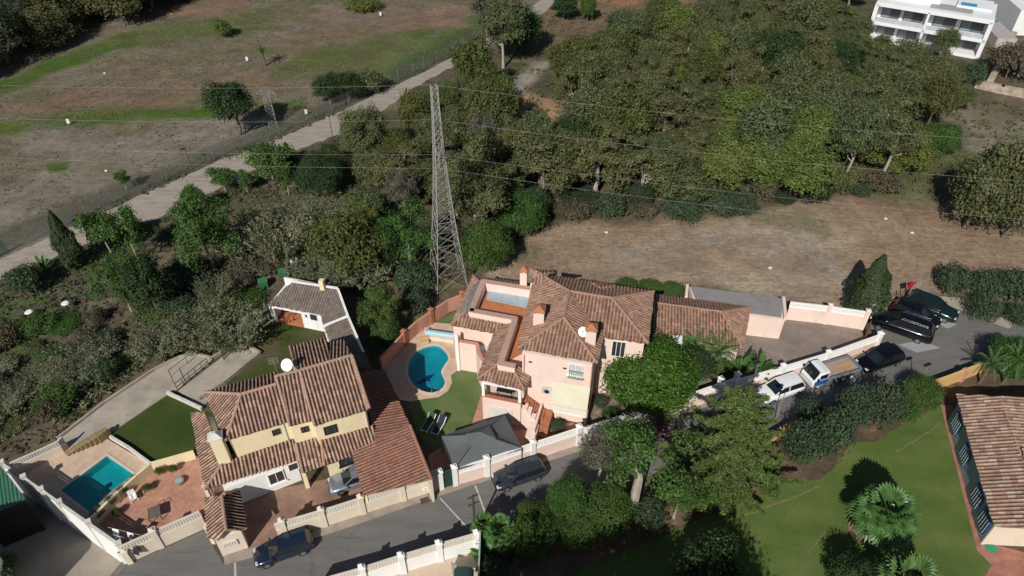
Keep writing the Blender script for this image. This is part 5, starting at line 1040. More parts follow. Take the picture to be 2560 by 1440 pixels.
# gazebo canopy
cg = thing('garden_canopy', 'large grey fabric garden canopy beside the street wall', 'canopy', P(1200, 1130)); gz = 2.4; cc = R((1104, 1090, gz), (1136, 1174, gz), (1305, 1119, gz), (1262, 1037, gz)); pk_ = P(1200, 1084, 3.7); mb = MB(); CANV = plain('grey_canvas', (.105, .115, .122), .85, .08, .5, stain=(.7, .62, .85))
n_ = 10
for i in range(4):
    a, b_ = cc[i], cc[(i+1) % 4]; vs = []; 
    for r_ in range(n_+1):
        t_ = r_/n_
        for k in range(n_+1):
            e = a.lerp(b_, k/n_); p = e.lerp(pk_, t_); p.z -= .22*sin(pi*t_)*(1-abs(2*k/n_-1)*.6)+.10*(1-t_)*sin(pi*k/n_); vs.append(p)
    mb.add(vs, [(r_*(n_+1)+k, r_*(n_+1)+k+1, (r_+1)*(n_+1)+k+1, (r_+1)*(n_+1)+k) for r_ in range(n_) for k in range(n_)])
    mb.add([a, b_, b_-Vector((0, 0, .28)), a-Vector((0, 0, .28))], [(0, 3, 2, 1)])
mb.build('roof_fabric', CANV, cg, smooth=True); mb = MB()
tc = [c.lerp(pk_, .62)+Vector((0, 0, .10)) for c in cc]; pk2 = pk_+Vector((0, 0, .22))
for i in range(4): mb.add([tc[i], tc[(i+1) % 4], pk2], [(0, 1, 2)])
mb.build('vent_cap', CANV, cg); mb = MB()
for c in cc: mb.tube([c.lerp(pk_, .02)+Vector((0, 0, .03)), pk_+Vector((0, 0, .0))], .025, 5)
mb.build('seam', DARKM, cg)
for c in cc: mb = MB(); mb.beam(Vector((c.x, c.y, 0)), c, .1); mb.build('leg', DARKM, cg)
# loungers
def lounger(px, py, col, lab):
    b = P(px, py); th = thing('sun_lounger', lab, 'sun lounger', b, radians(-22), 'sun loungers on the pool lawn'); mb = MB()
    mb.box((0, -.35, .38), (.68, 1.3, .06)); 
    for s_ in (-1, 1): mb.beam((s_*.33, -1.0, .36), (s_*.33, .3, .36), .07); mb.beam((s_*.33, .28, .36), (s_*.33, .95, .72), .07)
    mb.build('frame', WHITE, th, local=True); mb = MB(); mb.box((0, -.32, .45), (.56, 1.2, .1)); mb.add([(-.28, .28, .42), (.28, .28, .42), (.28, .95, .80), (-.28, .95, .80), (-.28, .25, .52), (.28, .25, .52), (.28, .92, .9), (-.28, .92, .9)], [(4, 5, 6, 7), (3, 2, 1, 0), (0, 1, 5, 4), (1, 2, 6, 5), (2, 3, 7, 6), (3, 0, 4, 7)]); mb.build('cushion', plain('cushion_'+lab[:5], col, .9), th, local=True)
    for x in (-.3, .3):
        for y in (-.85, .3): mb = MB(); mb.beam((x, y, 0), (x, y, .36), .06); mb.build('leg', WHITE, th, local=True)
lounger(1072, 1064, (.02, .08, .045), 'dark green cushioned white sun lounger, left one on the pool lawn')
lounger(1098, 1071, (.02, .03, .05), 'navy cushioned white sun lounger, right one on the pool lawn')
# white plastic chair, table frame, barbecue
b = P(337, 1250); th = thing('garden_chair', 'white plastic garden chair on the terracotta patio', 'chair', b, radians(35)); mb = MB(); mb.box((0, 0, .43), (.55, .55, .05)); mb.build('seat', WHITE, th, local=True); mb = MB(); mb.box((0, .28, .75), (.55, .05, .6)); mb.build('backrest', WHITE, th, local=True)
for x in (-.25, .25):
    mb = MB(); mb.box((x, 0, .65), (.06, .5, .04)); mb.build('armrest', WHITE, th, local=True)
    for y in (-.24, .24): mb = MB(); mb.beam((x*1.1, y*1.1, 0), (x, y, .43 if y > 0 else .65), .05); mb.build('leg', WHITE, th, local=True)
b = P(392, 1292); th = thing('garden_table', 'rusty grey metal garden table frame on the patio', 'table', b, radians(25)); mb = MB(); mb.box((0, 0, .7), (.95, 1.1, .05)); mb.build('tabletop', plain('rusty_sheet', (.12, .10, .09), .7, .4, 3), th, local=True)
for x in (-.42, .42):
    for y in (-.5, .5): mb = MB(); mb.beam((x, y, 0), (x, y, .7), .05); mb.build('leg', DARKM, th, local=True)
mb = MB()
for x in (-.4, .1): mb.tube([(x+.5, .4, .74), (x+1.0, 1.5, .05)], .02, 5)
mb.build('rods', DARKM, th, local=True)
b = P(450, 1208); th = thing('round_basin', 'small round stone basin on the patio', 'basin', b); mb = MB(); mb.cyl(b, .32, .4, 16, .42); mb.build('bowl', CONC2, th); mb = MB(); mb.cyl(b+Vector((0, 0, .38)), .3, .04, 16); mb.build('water', BLUEG, th)
# laundry
b = P(300, 1345); th = thing('clothes_line', 'clothes line with coloured washing in the patio corner', 'clothes line', b); mb = MB(); la_, lb_ = P(270, 1318, 1.7), P(352, 1338, 1.7)
for k in range(3): mb.tube([la_+Vector((0, -.5*k, 0)), lb_+Vector((0, -.5*k, 0))], .012, 4)
mb.build('lines', DIRTYW, th)
for k, (cl, nm) in enumerate((((.75, .77, .8), 'white shirt'), ((.35, .36, .6), 'lilac towel'), ((.45, .03, .06), 'red towel'), ((.7, .66, .7), 'pale cloth'), ((.05, .25, .33), 'teal cloth'), ((.02, .02, .03), 'black cloth'))):
    p = la_.lerp(lb_, .12+.15*k)+Vector((0, -.5*(k % 3), 0)); w_ = .55; mb = MB(); d_ = (lb_-la_).normalized()*w_; mb.add([p, p+d_, p+d_+Vector((0, -.22, -.8)), p+Vector((0, -.25, -.75)), p+d_+Vector((0, .15, -.8)), p+Vector((0, .15, -.7))], [(0, 1, 2, 3), (0, 1, 4, 5)]); tag(mb.build('washing', plain('cloth_%d' % k, cl, .9)), nm+' hanging on the clothes line', 'washing')
# pool-cover reel, small steps, plaque, drain, tile gate board
b = P(1100, 836); th = thing('pool_cover_roller', 'rolled pale blue pool cover on a stand beside the kidney pool', 'pool cover', b); a, c_ = P(1064, 830, .5), P(1136, 840, .5); mb = MB(); mb.tube([a, c_], .34, 14); mb.build('roll', plain('pale_blue_cover', (.30, .48, .55), .5, .15, 4), th)
for p in (a, c_): mb = MB(); mb.box((p.x, p.y, .45), (.1, .6, .9), .1); mb.build('stand', WHITE, th)
mb = MB(); mb.box((a+c_)/2+Vector((0, -.45, -.25)), ((c_-a).length, .4, .5), atan2((c_-a).y, (c_-a).x)); mb.build('bench', CREAM, th)
mb = MB(); b = P(1062, 856); mb.box(b+Vector((0, 0, .2)), (.9, .7, .4), .2); mb.box(b+Vector((0, .3, .4)), (.9, .3, .3), .2); tag(mb.build('wooden_bench', plain('sandy_wood', (.5, .34, .2), .8), bevel=.02), 'small sandy wooden step stool on the pool deck', 'bench')
a, b_ = P(970, 1264), P(1088, 1226); d_, n_, rz_ = fn(a, b_); c_ = onwall(1063, 1222, a, b_, .14); pq = thing('house_plaque', 'small white name tile with dark lettering on the cream street wall', 'sign', c_); mb = MB(); mb.box(c_, (.5, .04, .3), rz_); mb.build('tile', WHITE, pq)
fc_ = bpy.data.curves.new('lettering', 'FONT'); fc_.body = '19'; fc_.size = .2; fc_.align_x = 'CENTER'; fc_.align_y = 'CENTER'; fc_.extrude = .004; fc_.materials.append(DARKM); tmp_ = bpy.data.objects.new('tmp', fc_); C.objects.link(tmp_); lm_ = bpy.data.meshes.new_from_object(tmp_); bpy.data.objects.remove(tmp_); lo_ = bpy.data.objects.new('lettering', lm_); C.objects.link(lo_); lo_.parent = pq; lo_.location = n_*.03; lo_.rotation_euler = (pi/2, 0, rz_)
dr = MB(); dr.add([v+Vector((0, 0, .135)) for v in R((1050, 1250), (1071, 1243), (1073, 1256), (1054, 1263))], [(3, 2, 1, 0)] ); tag(dr.build('drain_grate', plain('drain_brown', (.06, .045, .04), .7)), 'dark brown drain cover set in the pavement by the cream wall', 'drain cover')
dish('satellite_dish', 'large white satellite dish on the ridge of the yellow house', P(723, 926, 7.7), .55, .5)
an_ = thing('tv_antenna', 'thin TV antenna mast rising behind the yellow house', 'antenna', P(694, 935, 7.3)); mb = MB(); a = P(694, 935, 7.3); mb.tube([a-Vector((0, 0, 1)), a+Vector((0, 0, 1.9))], .025, 5)
for k in range(4): mb.beam(a+Vector((-.5, 0, 1.8-.2*k)), a+Vector((.3, .2, 1.8-.2*k)), .03)
mb.build('mast', GALV, an_)
b = P(2262, 752); th = thing('road_sign', 'red and grey sign on a metal post behind the dark cars', 'sign', b); mb = MB(); mb.tube([b, b+Vector((.2, 0, 2.4))], .05, 6); mb.build('post', GALV, th); mb = MB(); mb.box(b+Vector((-.1, -.05, 2.3)), (.8, .08, .75), .3); mb.build('board', plain('red_sign', (.42, .015, .03), .5), th); mb = MB(); mb.box(b+Vector((.75, .1, 2.4)), (.7, .08, .5), .3); mb.build('plate', plain('grey_plate', (.25, .26, .28), .5), th)
fz = thing('wooden_fence', 'broken rustic fence of dark rails behind the parked black cars', 'fence', P(2230, 750)); mb = MB()
for k in range(5): p = P(2210+14*k, 758-4*k); mb.beam(p, p+Vector((.1*(k % 3), 0, 1.3)), .08)
mb.beam(P(2210, 758, .9), P(2266, 742, .9), .06); mb.beam(P(2210, 758, .4), P(2266, 742, .5), .06); mb.build('rails', WOOD, fz)
for (x, y), lab in (((1498, 982), 'terracotta pot beside the right corner of the pink house'), ((1331, 1040), 'terracotta pot with a small shrub on the pink stair wall'), ((1240, 1140), 'low plant pot beside the grey canopy')):
    b = P(x, y); th = thing('plant_pot', lab, 'plant pot', b); z_ = 1.3 if x == 1331 else 0; b = P(x, y, z_); mb = MB(); mb.cyl(b, .2, .35, 12, .3); mb.build('pot', TERRA, th)
m_ = P(2475, 1370)
# ------------------------------------------------------------------ vegetation
L_EUC = leafmat('eucalyptus_leaves', [(.070, .080, .030), (.115, .122, .048), (.18, .178, .075), (.09, .105, .042), (.15, .128, .062)])
L_OLV = leafmat('olive_leaves', [(.062, .080, .034), (.102, .124, .050), (.165, .178, .076), (.08, .105, .042)])
L_DRK = leafmat('dark_leaves', [(.022, .044, .016), (.038, .070, .024), (.060, .098, .032), (.03, .056, .02)])
L_GRN = leafmat('mid_green_leaves', [(.040, .080, .018), (.066, .125, .027), (.105, .170, .040), (.052, .100, .022)])
L_BRI = leafmat('bright_leaves', [(.038, .085, .012), (.068, .145, .020), (.11, .20, .032), (.045, .10, .014)], .4)
L_YEL = leafmat('yellow_green_leaves', [(.080, .115, .026), (.130, .170, .040), (.190, .215, .060), (.10, .14, .032)])
L_BRN = leafmat('dry_brown_leaves', [(.095, .082, .055), (.14, .12, .08), (.12, .10, .065), (.085, .08, .05)])
L_SHD = leafmat('deep_green_leaves', [(.030, .042, .022), (.050, .065, .034), (.075, .090, .050), (.038, .052, .028)])
L_TUF = leafmat('dry_tufts', [(.12, .105, .075), (.16, .145, .10), (.09, .10, .05), (.20, .18, .13)], .8, 0)
L_CLD = leafmat('soil_clods', [(.15, .11, .08), (.20, .155, .115), (.11, .11, .06), (.24, .20, .16)], .9, 0)
L_CAN = leafmat('cane_leaves', [(.17, .175, .10), (.25, .25, .155), (.13, .14, .08), (.29, .28, .19)])
L_CON = leafmat('conifer_needles', [(.070, .115, .030), (.110, .168, .042), (.155, .21, .058), (.055, .09, .024)])
L_CYP = leafmat('cypress_leaves', [(.028, .044, .018), (.048, .070, .028), (.070, .092, .036)])
L_HDG = leafmat('hedge_leaves', [(.038, .062, .034), (.062, .095, .050), (.09, .13, .066), (.05, .078, .04)])
L_PAL = leafmat('palm_leaves', [(.065, .125, .035), (.10, .18, .05), (.15, .23, .075)], .35)
L_PNK = leafmat('bougainvillea_petals', [(.26, .12, .16), (.34, .17, .22), (.06, .09, .04), (.12, .10, .07)])
L_AUT = leafmat('autumn_leaves', [(.085, .090, .028), (.13, .115, .035), (.07, .10, .028), (.11, .14, .035)])
L_TWG = leafmat('grey_twigs', [(.11, .10, .075), (.15, .14, .11), (.075, .085, .045)])
CACHE = {}
def leafmesh(name, P0, Nn, size, rng, asp=.55, mat=None):
    n = len(P0); r = rng.normal(size=(n, 3)); Nn = Nn/np.linalg.norm(Nn, axis=1, keepdims=True)
    x = np.cross(Nn, r); x /= np.linalg.norm(x, axis=1, keepdims=True)+1e-9; y = np.cross(Nn, x); s = size*(.6+.8*rng.rand(n))[:, None]
    a = P0-x*s*.5; b_ = P0+y*s*asp*.5; c_ = P0+x*s*.5; d = P0-y*s*asp*.5
    V_ = np.stack([a, b_, c_, d], 1).reshape(-1, 3).astype(np.float32); me = bpy.data.meshes.new(name); me.vertices.add(4*n); me.vertices.foreach_set('co', V_.ravel())
    me.loops.add(4*n); me.loops.foreach_set('vertex_index', np.arange(4*n, dtype=np.int32)); me.polygons.add(n); me.polygons.foreach_set('loop_start', np.arange(0, 4*n, 4, dtype=np.int32)); me.update(calc_edges=True)
    if mat: me.materials.append(mat)
    return me
def crown_pts(rng, Rr, h0, h1, ncl, clr, nleaf, spread=.9, flat=1.0, surf=.55, lobes=None, topw=1.0):
    cz = (h0+h1)/2; hz = (h1-h0)/2; cs = []
    tries = 0
    while len(cs) < ncl and tries < 4000:
        tries += 1; v = rng.normal(size=3); v /= np.linalg.norm(v)
        if v[2] < -.55: continue
        k = spread*(surf+(1-surf)*rng.rand()); wz = 1+(topw-1)*max(0, v[2]); c = np.array([v[0]*k*(Rr-clr*.6)*wz, v[1]*k*(Rr-clr*.6)*wz, cz+v[2]*k*(hz-clr*.5)])
        if all(np.linalg.norm(c-o[0]) > clr*.62 for o in cs) or tries > 3000: cs.append((c, clr*(.7+.6*rng.rand())))
    Ps, Ns = [], []; per = nleaf//max(1, len(cs))
    for c, r in cs:
        d = rng.normal(size=(per, 3)); d /= np.linalg.norm(d, axis=1, keepdims=True); d[:, 2] = np.where(d[:, 2] < -.3, -d[:, 2]*.5, d[:, 2]); rad = r*(.55+.5*rng.rand(per)**.5)[:, None]
        nz = 1+.25*np.sin(d[:, :1]*5+c[0])+.2*np.cos(d[:, 1:2]*7+c[1]); Ps.append(c+d*rad*nz*np.array([1, 1, flat])); Ns.append(d+rng.normal(size=(per, 3))*.55+np.array([0, 0, .25]))
    return np.concatenate(Ps), np.concatenate(Ns), cs
def trunk_mesh(rng, h, r, cs, mat, lean=.05, nl=6, fork=.35):
    mb = MB(); top = Vector((rng.uniform(-lean, lean)*h, rng.uniform(-lean, lean)*h, h*.72)); f = Vector((0, 0, 0)).lerp(top, fork); mb.tube([(0, 0, 0), f*.5+Vector((.03*h*rng.uniform(-1, 1), 0, 0)), f, f.lerp(top, .5), top], [r*1.25, r, r*.85, r*.55, r*.25], 7)
    for c, _ in sorted(cs, key=lambda q_: rng.rand())[:nl]:
        c = Vector(c); s_ = f.lerp(top, rng.uniform(0, .7)); m_ = s_.lerp(c, .5)+Vector((0, 0, -.06*h)); mb.tube([s_, m_, c], [r*.33, r*.22, r*.07], 5, False)
    me = mb.build('trunk', mat); d = me.data; bpy.data.objects.remove(me); return d
KINDS = {  # R, h0, h1, clumps, clump radius, leaves, leaf size, material, bark, trunk radius, options
 'euc':  (3.2, 1.6, 9.0, 24, .92, 12500, .22, L_EUC, BARKP, .22, dict(surf=.3, spread=1.1)),
 'euc2': (3.6, .8, 7.5, 32, 1.1, 16000, .22, L_OLV, BARKP, .20, dict(surf=.5, spread=1.0)),
 'yel':  (3.4, 1.4, 8.0, 34, 1.1, 13000, .24, L_YEL, BARK, .2, dict(surf=.5, spread=1.0)),
 'aut':  (3.4, .8, 6.5, 34, 1.1, 13000, .24, L_AUT, BARK, .2, dict(surf=.5, spread=1.0)),
 'olv':  (3.4, -.9, 7.5, 34, 1.25, 18000, .24, L_EUC, BARK, .22, dict(surf=.5, spread=1.0)),
 'drk':  (3.4, .2, 8.0, 34, 1.2, 11000, .26, L_SHD, BARK, .2, dict(surf=.5, spread=1.0)),
 'sps':  (3.6, 5.0, 9.3, 18, .85, 5200, .22, L_GRN, BARKP, .34, dict(surf=.3, spread=1.05)),
 'grn':  (3.2, .5, 7.0, 26, .95, 16000, .19, L_GRN, BARKP, .18, dict(surf=.3, spread=1.1)),
 'rnd':  (2.8, .3, 5.2, 60, .95, 24000, .155, L_DRK, BARK, .2, dict(surf=.85, spread=1.0)),
 'rndg': (2.8, .3, 5.2, 60, .85, 25000, .16, L_GRN, BARK, .2, dict(surf=.8, spread=1.0)),
 'fic':  (3.6, .5, 6.0, 110, 1.0, 40000, .20, L_BRI, BARK, .25, dict(surf=.96, spread=.97)),
 'fig':  (2.6, .9, 5.6, 20, .85, 5200, .27, L_GRN, BARKP, .13, dict(surf=.35, spread=1.05, topw=1.1)),
 'figd': (2.6, .6, 6.6, 34, .85, 14000, .20, L_DRK, BARK, .15, dict(surf=.5, spread=1.0)),
 'bsh':  (1.5, .0, 2.2, 26, .55, 4600, .15, L_GRN, BARK, .06, dict(surf=.75)),
 'bshd': (1.5, .0, 2.2, 26, .55, 4600, .15, L_HDG, BARK, .06, dict(surf=.75)),
 'bsho': (1.5, .0, 2.0, 24, .55, 3800, .16, L_OLV, BARK, .06, dict(surf=.7)),
 'bshb': (1.5, .0, 1.6, 22, .5, 3000, .16, L_BRN, BARK, .05, dict(surf=.7)),
 'bshy': (1.5, .0, 2.4, 26, .55, 4600, .16, L_YEL, BARK, .06, dict(surf=.75)),
 'bare': (3.2, 2.0, 7.5, 26, 1.0, 3800, .30, L_TWG, BARKP, .2, dict(surf=.4)),
 'pnk':  (1.7, .2, 3.0, 20, .6, 3000, .17, L_PNK, BARK, .08, dict(surf=.6)),
}
def proto(kind, var):
    key = (kind, var)
    if key in CACHE: return CACHE[key]
    Rr, h0, h1, ncl, clr, nl, ls, lm, bk, tr, op = KINDS[kind]; rng = np.random.RandomState(abs(hash(kind)) % 1 + sum(map(ord, kind))*7+var*131)
    p, n, cs = crown_pts(rng, Rr, h0, h1, ncl, clr, nl, **op); asp = .16 if kind == 'bare' else .55
    CACHE[key] = (leafmesh('crown', p, n, ls*(2.2 if kind == 'bare' else 1), rng, asp, lm), trunk_mesh(rng, h1, tr, cs, bk, nl=4 if kind == 'sps' else 9, lean=.01 if kind == 'sps' else .05, fork=.75 if kind == 'sps' else .35), Rr, h1); return CACHE[key]
RNG = random.Random(5)
def cyp_mesh(var):
    key = ('cyp', var)
    if key not in CACHE:
        rng = np.random.RandomState(40+var); n = 16000; z = rng.rand(n)**.8*7.6+.3; a = rng.rand(n)*2*pi; t = z/8; rad = 1.25*np.clip(np.minimum(1, (1-t)*1.7+.06), 0, 1)*np.minimum(1, t*4+.4); rad = rad*(.62+.62*vnoise(a*2.6+10, z*.9+5, 1, 5+var))*(.85+.3*vnoise(a*6+3, z*2.6+9, 1, 15+var))*(.75+.25*rng.rand(n)**.4)
        p = np.stack([np.cos(a)*rad, np.sin(a)*rad, z], -1); nn = np.stack([np.cos(a), np.sin(a), .35+0*a], -1)+rng.normal(size=(n, 3))*.4
        CACHE[key] = (leafmesh('crown', p, nn, .16, rng, .6, L_CYP), trunk_mesh(rng, 7, .14, [], BARK, .0, 0), 1.25, 8.0)
    return CACHE[key]
def cane_mesh(var):
    key = ('cane', var)
    if key not in CACHE:
        rng = np.random.RandomState(60+var); Ps, Ns = [], []
        for i in range(420):
            a = rng.rand()*2*pi; r0 = rng.rand()**.5*1.1; L_ = 1.8+1.6*rng.rand(); out = .15+.6*rng.rand()*(r0+.2); d = np.array([cos(a)*out, sin(a)*out, 1.3]); d /= np.linalg.norm(d); t = (.15+.85*rng.rand(24))[:, None]
            Ps.append(np.array([cos(a)*r0, sin(a)*r0, 0])+d*t*L_+np.array([cos(a), sin(a), -.5])*.35*t**3+rng.normal(size=(24, 3))*.07); Ns.append(np.array([sin(a), -cos(a), .5])+rng.normal(size=(24, 3))*.8)
        CACHE[key] = (leafmesh('stems', np.concatenate(Ps), np.concatenate(Ns), .24, rng, .3, L_CAN), None, 1.7, 3.1)
    return CACHE[key]
def palm_mesh(kind, var=0):
    key = (kind, var)
    if key in CACHE: return CACHE[key]
    rng = np.random.RandomState(80+var); mb = MB(); st = MB()
    if kind == 'fan':      # fan palm: petioles with pleated round blades
        Hh = 2.3; R_ = 3.0
        for i in range(34):
            a = i*2.39996; el = 1.25-1.5*(i/33); L_ = 1.5+.3*rng.rand(); d = Vector((cos(a)*cos(el), sin(a)*cos(el), sin(el))); o = Vector((0, 0, Hh)); e = o+d*L_; st.tube([o, e], [.04, .025], 4, False)
            dn = (d+Vector((0, 0, -.35))).normalized(); sd_ = dn.cross(Vector((0, 0, 1))).normalized(); up = sd_.cross(dn); nb = 15; rad = 1.25; 
            for j in range(nb):
                b0 = (j/nb-.5)*4.2; b1 = ((j+1)/nb-.5)*4.2; bm = (b0+b1)/2; q0 = e+(dn*cos(b0)+sd_*sin(b0))*rad*.72; q1 = e+(dn*cos(b1)+sd_*sin(b1))*rad*.72; tip = e+(dn*cos(bm)+sd_*sin(bm))*rad-Vector((0, 0, .12))+up*.0; md = e+(dn*cos(bm)+sd_*sin(bm))*rad*.5+up*.08
                k = len(mb.v); mb.add([e, q0, tip, q1, md+up*.04], [(0, 1, 4), (1, 2, 4), (2, 3, 4), (3, 0, 4)])
        tr_ = MB(); tr_.tube([(0, 0, 0), (0, 0, 1.2), (0, 0, Hh)], [.32, .26, .22], 10)
    elif kind == 'feather':
        Hh = 2.6; R_ = 2.2
        for i in range(22):
            a = i*2.39996; el = 1.2-1.3*i/21; pts = []; p = Vector((0, 0, Hh)); v = Vector((cos(a)*cos(el), sin(a)*cos(el), sin(el)))
            for s_ in range(7): pts.append(p.copy()); p = p+v*.36; v = (v+Vector((0, 0, -.16))).normalized()
            st.tube(pts, [.03]*7, 4, False)
            for s_ in range(1, 7):
                for hh_ in (0, .5):
                    q_ = pts[s_-1].lerp(pts[s_], hh_); v2 = (pts[s_]-pts[s_-1]).normalized(); sd_ = v2.cross(Vector((0, 0, 1))).normalized()
                    for sg in (-1, 1): e = q_+sd_*sg*.5*(1-.08*s_)+v2*.25-Vector((0, 0, .12)); mb.add([q_-v2*.05, q_+v2*.05, e], [(0, 1, 2)])
        tr_ = MB(); tr_.tube([(0, 0, 0), (0, 0, Hh)], [.2, .15], 8)
    else:                  # banana / bird-of-paradise leaves
        Hh = .5; R_ = 1.9
        for i in range(38):
            a = rng.rand()*2*pi; el = 1.35-.95*rng.rand(); L_ = 1.5+1.2*rng.rand(); o = Vector((cos(a)*.35*rng.rand(), sin(a)*.35*rng.rand(), 0)); v = Vector((cos(a)*cos(el), sin(a)*cos(el), sin(el))); pts = [o]; 
            for s_ in range(6): pts.append(pts[-1]+v*L_/6*1.25); v = (v+Vector((0, 0, -.17))).normalized()
            st.tube(pts[:4], [.05, .04, .03, .02], 4, False); sd_ = v.cross(Vector((0, 0, 1))).normalized(); ws = [0, .22, .34, .3, .02]
            k = len(mb.v)
            for s_ in range(5): q_ = pts[s_+2]; mb.v += [tuple(q_-sd_*ws[s_]+Vector((0, 0, .06))), tuple(q_), tuple(q_+sd_*ws[s_]+Vector((0, 0, .06)))]
            for s_ in range(4):
                for j in (0, 1): b0 = k+s_*3+j; mb.f.append((b0, b0+1, b0+4, b0+3)); mb.m.append(0)
        tr_ = MB(); tr_.tube([(0, 0, 0), (0, 0, .8)], [.15, .1], 8)
    for v_, f_, in ((st, None),):
        b0 = len(mb.v); mb.v += st.v; mb.f += [tuple(i+b0 for i in f) for f in st.f]; mb.m += st.m
    o = mb.build('fronds', L_PAL); t_ = tr_.build('trunk', BARK); CACHE[key] = (o.data, t_.data, R_, {'fan': 3.6, 'feather': 3.6, 'banana': 2.9}[kind]); bpy.data.objects.remove(o); bpy.data.objects.remove(t_); return CACHE[key]
def conifer_mesh():
    key = ('con', 0)
    if key not in CACHE:
        rng = np.random.RandomState(7); Ps, Ns = [], []; mb = MB(); mb.tube([(0, 0, 0), (0, 0, 9.5)], [.3, .05], 8)
        for i in range(84):
            z = 1.0+8.4*(i/84); L_ = 4.6*(1-z/10.4)**.8*(.7+.45*rng.rand())+.35; a = i*2.39996+rng.rand()*.3; d = np.array([cos(a), sin(a), .30]); n = int(300*L_/3)+40; t = rng.rand(n)**.7; c_ = np.array([0, 0, z])+d*(t*L_)[:, None]+np.array([0, 0, -.25])*(t**2)[:, None]*L_*.5
            sd_ = np.array([-sin(a), cos(a), 0]); wdt = .42*(1.1-t*.9); c_ = c_+sd_*(rng.normal(size=n)*wdt*.7)[:, None]+rng.normal(size=(n, 3))*.05; Ps.append(c_); Ns.append(np.array([0, 0, 1])+rng.normal(size=(n, 3))*.35)
            e = Vector((0, 0, z))+Vector(d)*L_*.8; mb.tube([(0, 0, z), e], [.05, .015], 4, False)
        o = mb.build('trunk', BARK); CACHE[key] = (leafmesh('crown', np.concatenate(Ps), np.concatenate(Ns), .26, rng, .3, L_CON), o.data, 4.3, 9.8); bpy.data.objects.remove(o)
    return CACHE[key]
PARTN = {'cane': 'stems', 'fan': 'fronds', 'feather': 'fronds', 'banana': 'fronds'}
def plant(kind, b, w_, h_, label, name='tree', cat='tree', group=None, var=None, mat=None):
    var = RNG.randrange(3) if var is None else var
    if kind == 'cyp': c_, t_, Rr, Hh = cyp_mesh(var % 2)
    elif kind == 'cane': c_, t_, Rr, Hh = cane_mesh(var % 2)
    elif kind in ('fan', 'feather', 'banana'): c_, t_, Rr, Hh = palm_mesh(kind, var % 2)
    elif kind == 'con': c_, t_, Rr, Hh = conifer_mesh()
    else: c_, t_, Rr, Hh = proto(kind, var)
    r = thing(name, label, cat, b, RNG.uniform(0, 6.28), group); s_ = w_/2/Rr; r.scale = (s_, s_, h_/Hh)
    for me_, nm in ((c_, PARTN.get(kind, 'crown')), (t_, 'trunk')):
        if me_ is None: continue
        o = bpy.data.objects.new(nm, me_); C.objects.link(o); o.parent = r
    return r
def BB(kind, x0, y0, x1, y1, label, name='tree', cat='tree', group=None, kb=.62, var=None, hmin=.8):
    rp = (x1-x0)/2; cxp = (x0+x1)/2; a = PITCH+math.atan((y1-720)/F); by = y1-kb*sin(a)*rp; my = (by+y0)/2; bx = cxp+(1280-cxp)*(by-my)/(2912-my)
    h_ = max(hmin, hgt(bx, by, y0+.18*rp)) if by > y0+.18*rp+3 else hmin
    return plant(kind, P(bx, by), 2*rp/scl(by)*1.0, h_, label, name, cat, group, var)
def inp_(x, y, pts):
    c_ = False
    for i in range(len(pts)):
        x1, y1 = pts[i]; x2, y2 = pts[i-1]
        if (y1 > y) != (y2 > y) and x < (x2-x1)*(y-y1)/(y2-y1)+x1: c_ = not c_
    return c_
TENS = ['twenty', 'thirty', 'forty', 'fifty']
def ordn(i):
    if i < 19: return ORD[i]
    t_, u_ = divmod(i+1, 10); return (TENS[t_-2][:-1]+'ieth') if u_ == 0 else TENS[t_-2]+'-'+ORD[u_-1]
NUM = ['one', 'two', 'three', 'four', 'five', 'six', 'seven', 'eight', 'nine', 'ten', 'eleven', 'twelve', 'thirteen', 'fourteen', 'fifteen', 'sixteen', 'seventeen', 'eighteen', 'nineteen', 'twenty']
ORD = ['first', 'second', 'third', 'fourth', 'fifth', 'sixth', 'seventh', 'eighth', 'ninth', 'tenth', 'eleventh', 'twelfth', 'thirteenth', 'fourteenth', 'fifteenth', 'sixteenth', 'seventeenth', 'eighteenth', 'nineteenth', 'twentieth', 'twenty-first', 'twenty-second', 'twenty-third']
sh = dict(name='shrub', cat='shrub')
BB('bshy', 525, 45, 577, 99, 'round yellow-green bush alone on the dry field', **sh)
BB('bshy', 858, -12, 958, 32, 'wide yellow-green shrub at the top edge of the dry field', **sh)
plant('figd', P(600, 338), 7.4, 9.4, 'dense dark green tree with upright boughs beside the small lattice mast', var=0)
BB('figd', 778, 176, 862, 264, 'dark spiky tree-like succulent clump, left one by the track fence', kb=.25, var=1); BB('figd', 828, 176, 908, 256, 'dark spiky tree-like succulent clump, right one by the track fence', kb=.25, var=2)
BB('bsho', 880, 170, 962, 240, 'olive green rounded tree at the right end of the spiky clump', kb=.5)
BB('feather', 632, 110, 684, 166, 'small palm alone on the dry field', 'palm_tree', 'palm', kb=.1)
BB('fig', 288, 425, 327, 476, 'small leafy tree growing through the track fence', kb=.2)
ULW = [(-300, 330), (0, 205), (130, 120), (300, 66), (430, 30), (560, 8), (700, -12), (760, -190), (-400, -190)]; rq_ = random.Random(3); rws = {}
for i in range(-40, 8):
    for j in range(0, 20):
        X = i*7.6+(j % 2)*3.8+rq_.uniform(-1.2, 1.2); Y = 96+j*7.4+rq_.uniform(-1.2, 1.2); x, y = proj((X, Y, 0))
        if x > -160 and y > -150 and inp_(x, y, ULW): rws.setdefault(j, []).append((X, Y))
for k, kj in enumerate(sorted(rws)):
    for c_, (X, Y) in enumerate(sorted(rws[kj])):
        kd = 'drk' if rq_.random() < .8 else 'olv'; plant(kd, Vector((X, Y, 0)), rq_.uniform(9.5, 12.5), rq_.uniform(8, 11.5), '%s tree, %s from the left in row %s of the shaded upper left wood' % ('very dark' if kd == 'drk' else 'dull olive', ordn(c_), NUM[min(k, 19)]), group='trees of the shaded upper left wood')
